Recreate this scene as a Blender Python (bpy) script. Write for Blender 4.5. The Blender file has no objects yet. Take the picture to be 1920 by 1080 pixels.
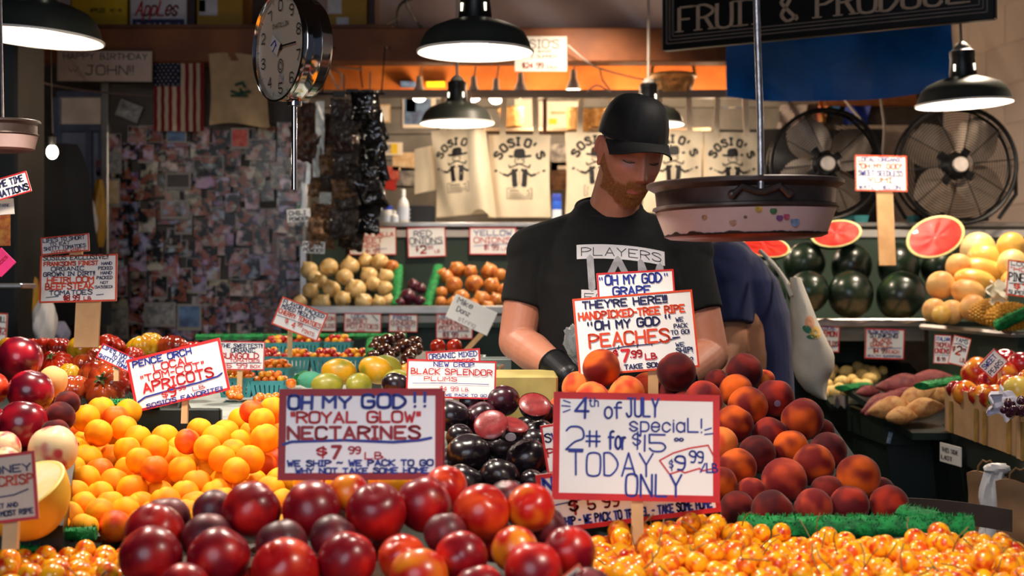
import bpy, math, random
import numpy as np
from mathutils import Vector, Matrix, Euler, noise
from mathutils.bvhtree import BVHTree
R = random.Random(7)
SC = bpy.context.scene
COL = SC.collection
F, H = 2667.0, 1.45            # focal length in pixels, eye height in metres
def S(r, g, b):                # sRGB 0..255 to linear
    return tuple(((c/255)/12.92 if c <= 10 else ((c/255+.055)/1.055)**2.4) for c in (r, g, b))
def W(px, py, Y): return Vector(((px-960)/F*Y, Y, H-(py-540)/F*Y))
rad = math.radians

# ------------------------------------------------------------------ camera, world, exposure, lights
cam = bpy.data.cameras.new('camera'); co = bpy.data.objects.new('camera', cam); COL.objects.link(co)
co.location = (0, 0, H); co.rotation_euler = (rad(90), 0, 0)
cam.sensor_width = 36; cam.lens = 36*F/1920; cam.clip_start = .05; cam.clip_end = 60
cam.dof.use_dof = True; cam.dof.focus_distance = 2.85; cam.dof.aperture_fstop = 5.0
SC.camera = co
SC.view_settings.view_transform = 'Standard'; SC.view_settings.look = 'None'
SC.view_settings.gamma = 1; SC.view_settings.use_curve_mapping = False
SC.view_settings.exposure = 0.08
wd = bpy.data.worlds.new('world'); SC.world = wd; wd.use_nodes = True
wd.node_tree.nodes['Background'].inputs[0].default_value = (.62, .72, 1.0, 1)
wd.node_tree.nodes['Background'].inputs[1].default_value = .055
def light(kind, name, loc, energy, col, size=.1, rot=(0, 0, 0), spot=None, blend=.5):
    l = bpy.data.lights.new(name, kind); l.energy = energy; l.color = col
    if kind == 'AREA': l.shape = 'DISK'; l.size = size
    else: l.shadow_soft_size = size
    if spot: l.spot_size = rad(spot); l.spot_blend = blend
    o = bpy.data.objects.new(name, l); COL.objects.link(o); o.location = loc; o.rotation_euler = rot
    return o
WARM = (1.0, .80, .60); WARM2 = (1.0, .72, .46); NEUT = (1.0, .88, .74)
# pendant lamps of the same kind hanging above the stalls, above the top of the frame
light('SPOT', 'stall_and_fill_light', (-.78, 2.45, 2.12), 48, NEUT, .09, (0, 0, 0), 125, .6)
light('SPOT', 'stall_and_fill_light', (-.16, 2.55, 2.12), 46, NEUT, .09, (0, 0, 0), 120, .6)
light('SPOT', 'stall_and_fill_light', (.60, 1.30, 2.0), 42, NEUT, .09, (0, 0, 0), 130, .6)
light('SPOT', 'stall_and_fill_light', (.62, 2.9, 2.25), 15, NEUT, .09, (0, 0, 0), 120, .6)
light('SPOT', 'stall_and_fill_light', (1.5, 3.7, 2.45), 48, NEUT, .09, (0, 0, 0), 120, .6)
light('SPOT', 'stall_and_fill_light', (-.95, 3.75, 2.5), 60, NEUT, .09, (0, 0, 0), 120, .6)
light('SPOT', 'stall_and_fill_light', (1.75, 5.2, 2.75), 110, WARM, .09, (0, 0, 0), 125, .6)
light('SPOT', 'stall_and_fill_light', (.15, 5.3, 2.9), 90, WARM, .09, (0, 0, 0), 120, .6)
# added unseen spot to brighten the bags, then the clamp lamps under the rafter
light('SPOT', 'stall_and_fill_light', (.3, 6.0, 2.75), 45, WARM, .08, (rad(25), 0, 0), 110, .6)
for x in (-.35, .12, .6, 1.0):
    light('POINT', 'rafter_lamp_light', (x, 7.14, 2.33), 9, WARM2, .05)
# daylight from the street side of the market, behind the viewer
light('AREA', 'street_daylight', (-1.0, -2.2, 2.7), 78, (.78, .86, 1.0), 3.0, (rad(62), 0, rad(-15)))

# ------------------------------------------------------------------ materials
MATS = {}
def _tree(name):
    m = bpy.data.materials.new(name); m.use_nodes = True
    return m, m.node_tree, m.node_tree.nodes['Principled BSDF']
def _mix(nt, a, b, fac):
    n = nt.nodes.new('ShaderNodeMix'); n.data_type = 'RGBA'
    for k, v in ((6, a), (7, b)):
        if hasattr(v, 'node'): nt.links.new(v, n.inputs[k])
        else: n.inputs[k].default_value = (*v, 1)
    if hasattr(fac, 'node'): nt.links.new(fac, n.inputs[0])
    else: n.inputs[0].default_value = fac
    return n.outputs[2]
def _noise(nt, scale, detail=3, w=None, vec=None, rough=.5):
    n = nt.nodes.new('ShaderNodeTexNoise'); n.inputs['Scale'].default_value = scale; n.inputs['Detail'].default_value = detail
    n.inputs['Roughness'].default_value = rough
    if vec is None:
        vec = nt.nodes.new('ShaderNodeTexCoord').outputs['Object']
    nt.links.new(vec, n.inputs['Vector'])
    if w is not None:
        n.noise_dimensions = '4D'; nt.links.new(w, n.inputs['W'])
    return n.outputs[0]
def _math(nt, op, a, b=0.0, c=None):
    n = nt.nodes.new('ShaderNodeMath'); n.operation = op
    for k, v in enumerate((a, b) if c is None else (a, b, c)):
        if hasattr(v, 'node'): nt.links.new(v, n.inputs[k])
        else: n.inputs[k].default_value = v
    return n.outputs[0]
def _ramp(nt, fac, lo, hi):
    n = nt.nodes.new('ShaderNodeMapRange'); n.inputs[1].default_value = lo; n.inputs[2].default_value = hi
    n.interpolation_type = 'SMOOTHSTEP'
    nt.links.new(fac, n.inputs[0]); return n.outputs[0]
def _rnd(nt, k=37.0):
    return _math(nt, 'MULTIPLY', nt.nodes.new('ShaderNodeObjectInfo').outputs['Random'], k)
def _bump(nt, p, h, strength, dist=.002):
    b = nt.nodes.new('ShaderNodeBump'); b.inputs['Strength'].default_value = strength; b.inputs['Distance'].default_value = dist
    nt.links.new(h, b.inputs['Height']); nt.links.new(b.outputs[0], p.inputs['Normal'])
def mat(name, col, rough=.5, metal=0, var=.12, scale=18, bump=0, bscale=80, coat=0, trans=0, emit=0, sheen=0, col2=None, dist=.002, alpha=1, ior=1.45):
    if name in MATS: return MATS[name]
    m, nt, p = _tree(name)
    c2 = col2 or tuple(min(1, c*(1+var)+.001) for c in col); c1 = col if col2 else tuple(c*(1-var) for c in col)
    f = _noise(nt, scale, 4); out = _mix(nt, c1, c2, _ramp(nt, f, .3, .7))
    nt.links.new(out, p.inputs['Base Color'])
    p.inputs['Roughness'].default_value = rough; p.inputs['Metallic'].default_value = metal
    p.inputs['Coat Weight'].default_value = coat; p.inputs['Transmission Weight'].default_value = trans
    p.inputs['Sheen Weight'].default_value = sheen; p.inputs['Alpha'].default_value = alpha; p.inputs['IOR'].default_value = ior
    if emit:
        nt.links.new(out, p.inputs['Emission Color']); p.inputs['Emission Strength'].default_value = emit
    if bump: _bump(nt, p, _noise(nt, bscale, 5), bump, dist)
    MATS[name] = m; return m
def fruit(name, base, blush, lo=.4, hi=.6, scale=14, third=None, rough=.3, coat=0, sheen=0, bump=.0, bscale=300, zbias=0, island=False, spec=.5, t3=(.55, .75)):
    """skin colour that wanders between base and blush, differently on every single fruit"""
    if name in MATS: return MATS[name]
    m, nt, p = _tree(name)
    if island:
        g = nt.nodes.new('ShaderNodeNewGeometry'); w = _math(nt, 'MULTIPLY', g.outputs['Random Per Island'], 37.0)
    else: w = _rnd(nt)
    scale *= .12; bscale *= .12
    f = _noise(nt, scale, 1.2, w)
    if zbias:
        sx = nt.nodes.new('ShaderNodeSeparateXYZ'); nt.links.new(nt.nodes.new('ShaderNodeTexCoord').outputs['Object'], sx.inputs[0])
        f = _math(nt, 'ADD', f, _math(nt, 'MULTIPLY', sx.outputs[2], zbias))
    c = _mix(nt, base, blush, _ramp(nt, f, lo, hi))
    if third: c = _mix(nt, c, third, _ramp(nt, _noise(nt, scale*.8, 3, _math(nt, 'ADD', w, 11.3)), *t3))
    c = _mix(nt, c, tuple(x*.55 for x in blush), _math(nt, 'MULTIPLY', _ramp(nt, _noise(nt, scale*9, 5, w), .5, .8), .10))
    nt.links.new(c, p.inputs['Base Color']); p.inputs['Roughness'].default_value = rough
    p.inputs['Coat Weight'].default_value = coat; p.inputs['Coat Roughness'].default_value = .12
    p.inputs['Sheen Weight'].default_value = sheen; p.inputs['Specular IOR Level'].default_value = spec
    if sheen: p.inputs['Sheen Roughness'].default_value = .4; p.inputs['Sheen Tint'].default_value = (1, .75, .65, 1)
    if bump: _bump(nt, p, _noise(nt, bscale, 3), bump, .001)
    MATS[name] = m; return m

# ------------------------------------------------------------------ mesh builder
class MB:
    def __init__(s): s.v = []; s.f = []; s.m = []; s.M = Matrix()
    def add(s, vs, fs, mi=0):
        n = len(s.v); M = s.M
        s.v += [tuple(M @ Vector(v)) for v in vs]; s.f += [tuple(i+n for i in f) for f in fs]; s.m += [mi]*len(fs); return s
    def box(s, c, d, mi=0, rot=None, taper=1.0):
        x, y, z = d[0]/2, d[1]/2, d[2]/2; vs = []
        for k in (-1, 1):
            t = taper if k > 0 else 1
            for a, b in ((-1, -1), (1, -1), (1, 1), (-1, 1)): vs.append(Vector((a*x*t, b*y*t, k*z)))
        if rot: q = Euler(rot).to_matrix(); vs = [q @ v for v in vs]
        c = Vector(c)
        return s.add([v+c for v in vs], [(3, 2, 1, 0), (4, 5, 6, 7), (0, 1, 5, 4), (1, 2, 6, 5), (2, 3, 7, 6), (3, 0, 4, 7)], mi)
    def bevbox(s, c, d, b=.004, mi=0, rot=None):
        x, y, z = d[0]/2, d[1]/2, d[2]/2; vs = []; fs = []
        prof = [(-z, b), (-z+b, 0), (z-b, 0), (z, b)]
        for zz, i in prof:
            for sx, sy in ((-1, -1), (1, -1), (1, 1), (-1, 1)):
                p = [(sx*(x-i), sy*(y-i-b)), (sx*(x-i-b), sy*(y-i))]
                if sx*sy < 0: p.reverse()
                if (sx, sy) in ((-1, -1), (1, 1)): p = p
                vs += [Vector((a, e, zz)) for a, e in p]
        # order around: keep angular order
        out = []
        for k in range(4):
            ring = vs[k*8:k*8+8]; ring.sort(key=lambda v: math.atan2(v.y/max(y, 1e-6), v.x/max(x, 1e-6))); out += ring
        for k in range(3):
            for j in range(8): a = k*8+j; bb = k*8+(j+1) % 8; fs.append((a, bb, bb+8, a+8))
        fs.append(tuple(range(7, -1, -1))); fs.append(tuple(range(24, 32)))
        if rot: q = Euler(rot).to_matrix(); out = [q @ v for v in out]
        c = Vector(c); return s.add([v+c for v in out], fs, mi)
    def lathe(s, prof, n=32, mi=0, cap=True, M=None):
        vs = []; fs = []
        for r, z in prof:
            for k in range(n): a = 2*math.pi*k/n; vs.append(Vector((r*math.cos(a), r*math.sin(a), z)))
        for i in range(len(prof)-1):
            for k in range(n): k2 = (k+1) % n; fs.append((i*n+k, i*n+k2, i*n+n+k2, i*n+n+k))
        if cap:
            if prof[0][0] > 1e-6: fs.append(tuple(range(n-1, -1, -1)))
            if prof[-1][0] > 1e-6: fs.append(tuple(range((len(prof)-1)*n, len(prof)*n)))
        if M is not None: vs = [M @ v for v in vs]
        return s.add(vs, fs, mi)
    def tube(s, pts, r, n=8, mi=0, closed=False, cap=True):
        pts = [Vector(p) for p in pts]; N = len(pts); vs = []; fs = []; up = None
        rr = r if isinstance(r, (list, tuple)) else [r]*N
        for i, p in enumerate(pts):
            a = pts[(i-1) % N] if (closed or i) else p; b = pts[(i+1) % N] if (closed or i < N-1) else p
            d = (b-a).normalized() if (b-a).length > 1e-9 else Vector((0, 0, 1))
            if up is None: up = Vector((0, 0, 1)) if abs(d.z) < .9 else Vector((1, 0, 0))
            u = d.cross(up).normalized() if d.cross(up).length > 1e-6 else d.orthogonal().normalized()
            w = u.cross(d); up = w
            for k in range(n): t = 2*math.pi*k/n; vs.append(p+(u*math.cos(t)+w*math.sin(t))*rr[i])
        for i in range(N if closed else N-1):
            j = (i+1) % N
            for k in range(n): k2 = (k+1) % n; fs.append((i*n+k, i*n+k2, j*n+k2, j*n+k))
        if cap and not closed: fs.append(tuple(range(n-1, -1, -1))); fs.append(tuple(range((N-1)*n, N*n)))
        return s.add(vs, fs, mi)
    def ball(s, c, r, n=16, mi=0, fn=None, rot=None):
        r = (r, r, r) if not isinstance(r, (tuple, list)) else r; h = n//2+1; vs = []; fs = []
        for i in range(h+1):
            t = math.pi*i/h
            for k in range(n):
                a = 2*math.pi*k/n; d = Vector((math.sin(t)*math.cos(a), math.sin(t)*math.sin(a), math.cos(t)))
                q = fn(d) if fn else d
                vs.append(Vector((q[0]*r[0], q[1]*r[1], q[2]*r[2])))
        for i in range(h):
            for k in range(n): k2 = (k+1) % n; fs.append((i*n+k, i*n+n+k, i*n+n+k2, i*n+k2))
        if rot: q = Euler(rot).to_matrix(); vs = [q @ v for v in vs]
        c = Vector(c); return s.add([v+c for v in vs], fs, mi)
    def cap2(s, p0, p1, r0, r1, n=20, flat=None, ends=(True, True), mi=0):
        """tapered capsule from p0 to p1; flat=(axis vector, factor) squashes it"""
        p0 = Vector(p0); p1 = Vector(p1); d = (p1-p0); L = d.length; d.normalize()
        q = d.to_track_quat('Z', 'Y').to_matrix(); prof = []
        if ends[0]: prof += [(r0*math.sin(t), -r0*math.cos(t)) for t in [i*math.pi/12 for i in range(0, 6)]]
        prof += [(r0, 0), (r0+(r1-r0)*.5, L*.5), (r1, L)]
        if ends[1]: prof += [(r1*math.cos(t), L+r1*math.sin(t)) for t in [i*math.pi/12 for i in range(1, 7)]]
        k = len(s.v); M0 = s.M; s.M = Matrix(); s.lathe(prof, n, mi)
        nv = []
        for v in s.v[k:]:
            v = q @ Vector(v)
            if flat: a = Vector(flat[0]).normalized(); v = v - a*(v.dot(a))*(1-flat[1])
            nv.append(tuple(M0 @ (v+p0)))
        s.v[k:] = nv; s.M = M0; return s
    def loft(s, secs, n=28, mi=0, ex=2.0):
        """secs: (centre, rx, ry) horizontal superellipses"""
        vs = []; fs = []
        for c, rx, ry in secs:
            for k in range(n):
                a = 2*math.pi*k/n; ca, sa = math.cos(a), math.sin(a)
                vs.append((c[0]+rx*math.copysign(abs(ca)**(2/ex), ca), c[1]+ry*math.copysign(abs(sa)**(2/ex), sa), c[2]))
        for i in range(len(secs)-1):
            for k in range(n): k2 = (k+1) % n; fs.append((i*n+k, i*n+k2, i*n+n+k2, i*n+n+k))
        fs.append(tuple(range(n-1, -1, -1))); fs.append(tuple(range((len(secs)-1)*n, len(secs)*n)))
        return s.add(vs, fs, mi)
    def grid(s, fn, nu, nv, mi=0, wrapu=False):
        vs = [fn(i/(nu if wrapu else nu-1), j/(nv-1)) for j in range(nv) for i in range(nu)]; fs = []
        for j in range(nv-1):
            for i in range(nu if wrapu else nu-1): i2 = (i+1) % nu; fs.append((j*nu+i, j*nu+i2, j*nu+nu+i2, j*nu+nu+i))
        return s.add(vs, fs, mi)
    def slab(s, fn, nu, nv, th, mi=0):
        """a sheet with thickness th along y"""
        A = [Vector(fn(i/(nu-1), j/(nv-1))) for j in range(nv) for i in range(nu)]; n = nu*nv
        B = [a+Vector((0, th, 0)) for a in A]; fs = []
        for j in range(nv-1):
            for i in range(nu-1):
                a = j*nu+i; fs.append((a, a+1, a+nu+1, a+nu)); fs.append((n+a+nu, n+a+nu+1, n+a+1, n+a))
        ring = [i for i in range(nu)]+[j*nu+nu-1 for j in range(1, nv)]+[(nv-1)*nu+i for i in range(nu-2, -1, -1)]+[j*nu for j in range(nv-2, 0, -1)]
        for k in range(len(ring)): a, b = ring[k], ring[(k+1) % len(ring)]; fs.append((b, a, n+a, n+b))
        return s.add(A+B, fs, mi)
    def mesh(s, name, mats, smooth=True):
        me = bpy.data.meshes.new(name); me.from_pydata(s.v, [], s.f)
        for m in (mats if isinstance(mats, (list, tuple)) else [mats]): me.materials.append(m)
        if s.f:
            me.polygons.foreach_set('material_index', s.m)
            if smooth is True: me.polygons.foreach_set('use_smooth', [True]*len(s.f))
            elif smooth: me.shade_smooth() if False else me.polygons.foreach_set('use_smooth', [True]*len(s.f)); 
            if smooth == 'auto': me.set_sharp_from_angle(angle=rad(35))
        me.update(); return me
    def obj(s, name, mats, parent=None, smooth='auto', label=None, cat=None, group=None, kind=None, loc=None, rot=None):
        return place(s.mesh(name, mats, smooth), name, parent, label, cat, group, kind, loc, rot)
def place(me, name, parent=None, label=None, cat=None, group=None, kind=None, loc=None, rot=None, scale=None):
    o = bpy.data.objects.new(name, me); COL.objects.link(o)
    if parent: o.parent = parent
    if label: o['label'] = label
    if cat: o['category'] = cat
    if group: o['group'] = group
    if kind: o['kind'] = kind
    if loc is not None: o.location = loc
    if rot is not None: o.rotation_euler = rot
    if scale is not None: o.scale = scale if isinstance(scale, (tuple, list, Vector)) else (scale,)*3
    return o
def thing(name, label, cat, loc=(0, 0, 0), rot=(0, 0, 0), group=None):
    return place(None, name, None, label, cat, group, None, loc, rot)
def copy_tree(o, parent=None, loc=None, rot=None, label=None, scale=None):
    c = o.copy(); COL.objects.link(c); c.parent = parent
    if loc is not None: c.location = loc
    if rot is not None: c.rotation_euler = rot
    if scale is not None: c.scale = scale if isinstance(scale, (tuple, list, Vector)) else (scale,)*3
    if label: c['label'] = label
    for ch in list(o.children): copy_tree(ch, c)
    return c
ORD = 'first second third fourth fifth sixth seventh eighth ninth tenth eleventh twelfth thirteenth fourteenth fifteenth sixteenth seventeenth eighteenth nineteenth twentieth'.split()
def remesh(mb, voxel, smooth=3, name='body'):
    me = mb.mesh('tmp', []); o = bpy.data.objects.new('tmp', me); COL.objects.link(o)
    a = o.modifiers.new('r', 'REMESH'); a.mode = 'VOXEL'; a.voxel_size = voxel
    if smooth: b = o.modifiers.new('s', 'SMOOTH'); b.factor = .5; b.iterations = smooth
    dg = bpy.context.evaluated_depsgraph_get(); ev = o.evaluated_get(dg)
    out = bpy.data.meshes.new_from_object(ev); out.name = name
    bpy.data.objects.remove(o); bpy.data.meshes.remove(me)
    out.polygons.foreach_set('use_smooth', [True]*len(out.polygons)); return out

# ------------------------------------------------------------------ hand lettering
G = {'A': '00 26 40,12 32', 'B': '00 06,~06 26 35 34 23 03,~03 23 42 41 20 00', 'C': '~45 36 16 05 01 10 30 41', 'D': '00 06,~06 26 44 42 20 00',
 'E': '46 06 00 40,03 33', 'F': '46 06 00,03 33', 'G': '~45 36 16 05 01 10 30 41 43,43 23', 'H': '00 06,40 46,03 43', 'I': '00 20,10 16,06 26', '|': '00 06',
 'J': '~36 31 20 10 01,16 46', 'K': '00 06,46 03 40', 'L': '06 00 40', 'M': '00 06 23 46 40', 'N': '00 06 40 46', 'O': '~16 05 01 10 30 41 45 36 16',
 'P': '00 06,~06 26 45 44 23 03', 'Q': '~16 05 01 10 30 41 45 36 16,22 40', 'R': '00 06,~06 26 45 44 23 03,23 40', 'S': '~45 36 16 05 14 33 42 41 30 10 01',
 'T': '06 46,20 26', 'U': '~06 01 10 30 41 46', 'V': '06 20 46', 'W': '06 10 24 30 46', 'X': '06 40,00 46', 'Y': '06 23 46,23 20', 'Z': '06 46 00 40',
 '0': '~16 05 01 10 20 31 35 26 16', '1': '05 16 10', '2': '~05 16 36 45 43 22 00,00 40', '3': '~05 16 36 45 34 13,~13 33 42 41 30 10 01', '4': '30 36 02 42',
 '5': '46 06 03,~03 33 42 41 30 10 01', '6': '~45 36 16 05 01 10 30 41 42 33 13 02', '7': '06 46 10', '8': '~23 04 05 16 36 45 44 23 02 01 10 30 41 42 23',
 '9': '~43 23 04 05 16 36 45 42 30 10', '!': '06 02,00 00', '"': '06 04,16 14', "'": '06 04', '.': '00 00', ',': '10 0m', '-': '03 23', '~': '~03 14 33 44',
 '&': '~41 20 10 01 02 25 16 05 04 40', '$': '~35 26 16 05 04 33 32 21 11 02,27 2m', '#': '10 16,30 36,02 42,04 44', '/': '00 46', '?': '~05 16 26 35 34 22,20 20', '*': '14 34,25 23',
 'a': '34 30,~33 24 14 03 01 10 20 31', 'c': '~33 24 14 03 01 10 20 31', 'd': '36 30,~33 24 14 03 01 10 20 31', 'e': '02 32,~32 33 24 14 03 01 10 20 31', 'f': '~36 26 15 10,04 34',
 'h': '06 00,~03 14 24 33 30', 'i': '04 00,05 05', 'k': '06 00,34 02 30', 'l': '06 00', 'm': '04 00,~03 14 23 20,~23 34 43 40', 'n': '04 00,~03 14 24 33 30',
 'o': '~14 03 01 10 20 31 33 24 14', 'p': '04 0n,~04 24 33 31 20 00', 'q': '34 3n,~33 24 14 03 01 10 20 31', 'r': '04 00,~02 14 24', 's': '~33 24 14 03 12 31 20 10 01', 't': '16 11 20 30,04 24', 'u': '~04 01 10 20 31,34 30',
 'w': '04 10 23 30 44', 'y': '04 11,34 0n', 'z': '04 34 00 30', 'g': '34 3m 2n 1n,~33 24 14 03 01 10 20 31'}
def _pts(st):
    sm = st[0] == '~'; st = st.lstrip('~'); P = []
    for t in st.split(): P.append([{'m': -1, 'n': -2}.get(c, None) if c in 'mn' else int(c) for c in t])
    P = [Vector((a, b, 0)) for a, b in P]
    if sm and len(P) > 2:
        cl = (P[0]-P[-1]).length < 1e-6; Q = []; n = len(P)
        for i in range(n-1):
            p0 = P[i-1] if i else (P[-2] if cl else P[0]); p3 = P[i+2] if i+2 < n else (P[1] if cl else P[-1])
            for k in range(4):
                t = k/4; Q.append(.5*((2*P[i])+(P[i+1]-p0)*t+(2*p0-5*P[i]+4*P[i+1]-p3)*t*t+(-p0+3*P[i]-3*P[i+1]+p3)*t**3))
        Q.append(P[-1]); P = Q
    return P
def glyph_width(c):
    if c == ' ': return 2.4
    return max(int(t[0]) for st in G.get(c, G['-']).split(',') for t in st.lstrip('~').split())
def stroke(mb, P, w, y, depth=0, nib=0, n=8):
    """flat marker stroke through points (x, z) at depth y"""
    for i in range(len(P)-1):
        a, b = P[i], P[i+1]; d = Vector((b[0]-a[0], b[1]-a[1])); L = d.length
        if L < 1e-7: continue
        d /= L; ww = w*(1-nib+nib*abs(d.y))/2; nx, nz = -d.y*ww, d.x*ww
        mb.add([(a[0]+nx, y, a[1]+nz), (a[0]-nx, y, a[1]-nz), (b[0]-nx, y, b[1]-nz), (b[0]+nx, y, b[1]+nz)], [(0, 1, 2, 3)])
    if nib: return
    for p in P:
        mb.add([(p[0]+math.cos(2*math.pi*k/n)*w/2, y-.00003, p[1]+math.sin(2*math.pi*k/n)*w/2) for k in range(n)], [tuple(range(n))])
def text(mb, s, x, z, w, h, y=0, th=.12, jit=.03, nib=0, shear=0, serif=False, rnd=None):
    """write s inside x..x+w with its baseline at z and cap height h"""
    rnd = rnd or R; adv = [glyph_width(c)+1.3 for c in s]; tot = sum(adv)-1.3; k = w/max(tot, 1); cx = x; lw = th*h
    for c, a in zip(s, adv):
        if c != ' ':
            j = rnd.uniform(-jit, jit); dz = rnd.uniform(-jit, jit)*h*.6; sc = 1+rnd.uniform(-jit, jit)
            for st in G.get(c, G['-']).split(','):
                P = [(cx+(p.x*k)*sc+(p.y/6)*h*(shear+j), z+dz+p.y/6*h*sc) for p in _pts(st)]
                if len(P) > 1 and (Vector(P[0])-Vector(P[-1])).length < 1e-6 and len(P) == 2: P = [P[0], (P[0][0]+lw*.1, P[0][1]+lw*.1)]
                stroke(mb, P, lw, y, nib=nib)
                if serif and st[0] != '~':
                    for q in (P[0], P[-1]):
                        zz = (q[1]-z-dz)/h
                        if abs(zz) < .02 or abs(zz-1) < .04: stroke(mb, [(q[0]-lw*1.05, q[1]), (q[0]+lw*1.05, q[1])], lw*.32, y)
        cx += a*k
INK = {'b': mat('ink_blue', S(28, 48, 150), .5, var=.1), 'n': mat('ink_navy', S(30, 34, 84), .5, var=.1), 'r': mat('ink_red', S(205, 30, 34), .5, var=.1),
       'o': mat('ink_orange', S(226, 72, 26), .5, var=.1), 'k': mat('ink_black', S(24, 22, 26), .5, var=.1), 'd': mat('ink_dark_red', S(165, 24, 34), .5, var=.1)}
PAPER = mat('sign_card', S(250, 248, 244), .35, var=.03, scale=6, bump=.15, bscale=14, coat=.3)
PAPER2 = mat('plain_paper', S(214, 206, 196), .7, var=.04, scale=9, bump=.1, bscale=20)
WOOD = mat('stake_wood', S(196, 150, 100), .6, col2=S(222, 180, 128), scale=9, bump=.3, bscale=40)
def sign(label, px, py, Y, w, h, rot, bord, lines, yaw=0, tilt=None, stake=None, paper=None, bw=.04, name='price_sign', cat='price sign', group=None, marks=(), extra=None, stakew=.02, seed=None):
    """a card with painted border and hand lettering; w, h are its pixels at depth Y"""
    tilt = (-9 if stake else 0) if tilt is None else tilt
    k = Y/F; ww, hh = w*k, h*k; rnd = random.Random(hash(seed or label) % 1 if False else len(label)*7+int(px))
    t = thing(name, label, cat, W(px, py, Y), (rad(tilt), rad(-rot), rad(yaw)), group)
    MB().bevbox((0, .0015, 0), (ww, .003, hh), .0007).obj('board', paper or PAPER, t, smooth=False)
    if bord:
        b = bw*ww*.9; m = MB()
        for c, d in (((0, -.0004, hh/2-b/2), (ww, .0008, b)), ((0, -.0004, -hh/2+b/2), (ww, .0008, b)), ((-ww/2+b/2, -.0004, 0), (b, .0008, hh-2*b)), ((ww/2-b/2, -.0004, 0), (b, .0008, hh-2*b))): m.box(c, d)
        m.obj('border', INK[bord], t, smooth=False)
    by = {}
    for ln in lines:
        s, x, y, lw, lh, c, th = (list(ln)+[.2])[:7]
        m = by.setdefault(c, MB()); text(m, s, (x-.5)*ww, (.5-y)*hh-.0, lw*ww, lh*hh, -.0014, th*(1.25 if hh > .05*1 and w > 120 else 1.08), rnd=rnd)
    for c, P, lw in marks:
        m = by.setdefault(c, MB()); stroke(m, [((a-.5)*ww, (.5-b)*hh) for a, b in P], lw*hh, -.0013)
    for c, m in by.items(): m.obj('lettering', INK[c], t, smooth=False)
    if stake:
        sx, L = stake[0], stake[1]*k; m = MB(); m.box(((sx-.5)*ww, .009, -hh/2-L/2+hh*.3), (stakew, .010, L+hh*.6), rot=(0, rad(rot) if len(stake) < 3 else stake[2], 0)); m.obj('stake', WOOD, t, smooth=False)
    return t

# ------------------------------------------------------------------ setting
GREEN = mat('dark_green_paint', S(34, 54, 44), .5, var=.2, scale=5, bump=.15, bscale=30)
GREEN2 = mat('panel_green_paint', S(50, 68, 56), .55, var=.15, scale=4, bump=.1, bscale=30)
DGREEN = mat('counter_green_paint', S(17, 32, 28), .4, var=.25, scale=6, bump=.15, bscale=25)
METAL = mat('shelf_steel', S(170, 165, 160), .35, .8, var=.1, bump=.05)
BLACK = mat('black_paint', S(16, 16, 18), .45, var=.2)
TURF = mat('turf_green', S(6, 92, 44), .7, col2=S(20, 150, 70), scale=60, bump=.5, bscale=200)
DARKWALL = mat('dark_brown_boards', S(44, 34, 28), .8, var=.3, scale=5, bump=.3, bscale=20)
GREY = mat('grey_weathered_boards', S(118, 116, 112), .8, var=.2, scale=6, bump=.3, bscale=26)
WHITEP = mat('white_painted_block', S(226, 208, 196), .75, var=.05, scale=4, bump=.35, bscale=30)
BEAM = mat('fir_beam', S(112, 62, 32), .6, col2=S(146, 84, 42), scale=5, bump=.25, bscale=30)
MB().box((0, 3.8, -.05), (7, 11, .1)).obj('floor', mat('concrete_floor', S(70, 66, 62), .8, var=.2, scale=3, bump=.2), kind='structure')
MB().box((0, 4.2, 3.35), (7, 10, .1)).obj('ceiling', mat('dark_ceiling_boards', S(50, 40, 36), .9, var=.2, scale=3, bump=.2), kind='structure')
wb = MB().box((0, 7.75, 1.6), (6.4, .1, 3.4)).obj('wall_back', mat('wall_base', S(64, 58, 54), .9, var=.15), kind='structure')
z = 1.5; pm = MB().box((0, 0, 0), (2.62, .02, .135)).mesh('plank', GREY, False)
while z < 2.75:
    place(pm, 'plank', wb, loc=(.18, 7.685, z), rot=(0, R.uniform(-.002, .002), 0)); z += .142
# grey plastic sheeting stretched over the wall above the beam
m = MB(); m.slab(lambda u, v: (-1.05+2.1*u, 7.62+.03*math.sin(u*9+v*2)+.02*math.sin(v*7+u*23), 2.7+.65*v), 60, 14, .01)
m.obj('plastic_sheet', mat('grey_plastic_sheet', S(112, 100, 104), .35, var=.1, scale=3, bump=.4, bscale=9), label='grey plastic sheeting stretched over the wall above the wooden beam', cat='sheet')
wr = MB(); wr.add([(2.275, 8.2, 0), (2.95, 3.2, 0), (3.15, 3.2, 0), (2.475, 8.2, 0), (2.275, 8.2, 3.4), (2.95, 3.2, 3.4), (3.15, 3.2, 3.4), (2.475, 8.2, 3.4)],
    [(0, 1, 5, 4), (1, 2, 6, 5), (2, 3, 7, 6), (3, 0, 4, 7), (4, 5, 6, 7), (3, 2, 1, 0)])
wr = wr.obj('wall_right', mat('mortar_white', S(216, 200, 188), .9, var=.05), kind='structure', smooth=False)
d = Vector((.675, -5, 0)).normalized(); ang = math.atan2(d.y, d.x); bm_ = MB().bevbox((0, 0, 0), (.392, .016, .19), .004).mesh('block', WHITEP, False)
for j in range(7):
    for i in range(9):
        s_ = .2+i*.4+(.2 if j % 2 else 0); p = Vector((2.275, 8.2, 1.55+j*.2))+d*s_; place(bm_, 'block', wr, loc=p, rot=(0, 0, ang))
MB().box((-3.2, 4, 1.6), (.1, 9, 3.4)).obj('wall_left', DARKWALL, kind='structure')
# post on the left with its green side
MB().bevbox((-1.92, 5.15, 1.6), (.36, .3, 3.3), .01).obj('column_left', mat('dark_post_paint', S(13, 17, 19), .5, var=.2), kind='structure', smooth=False)
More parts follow.
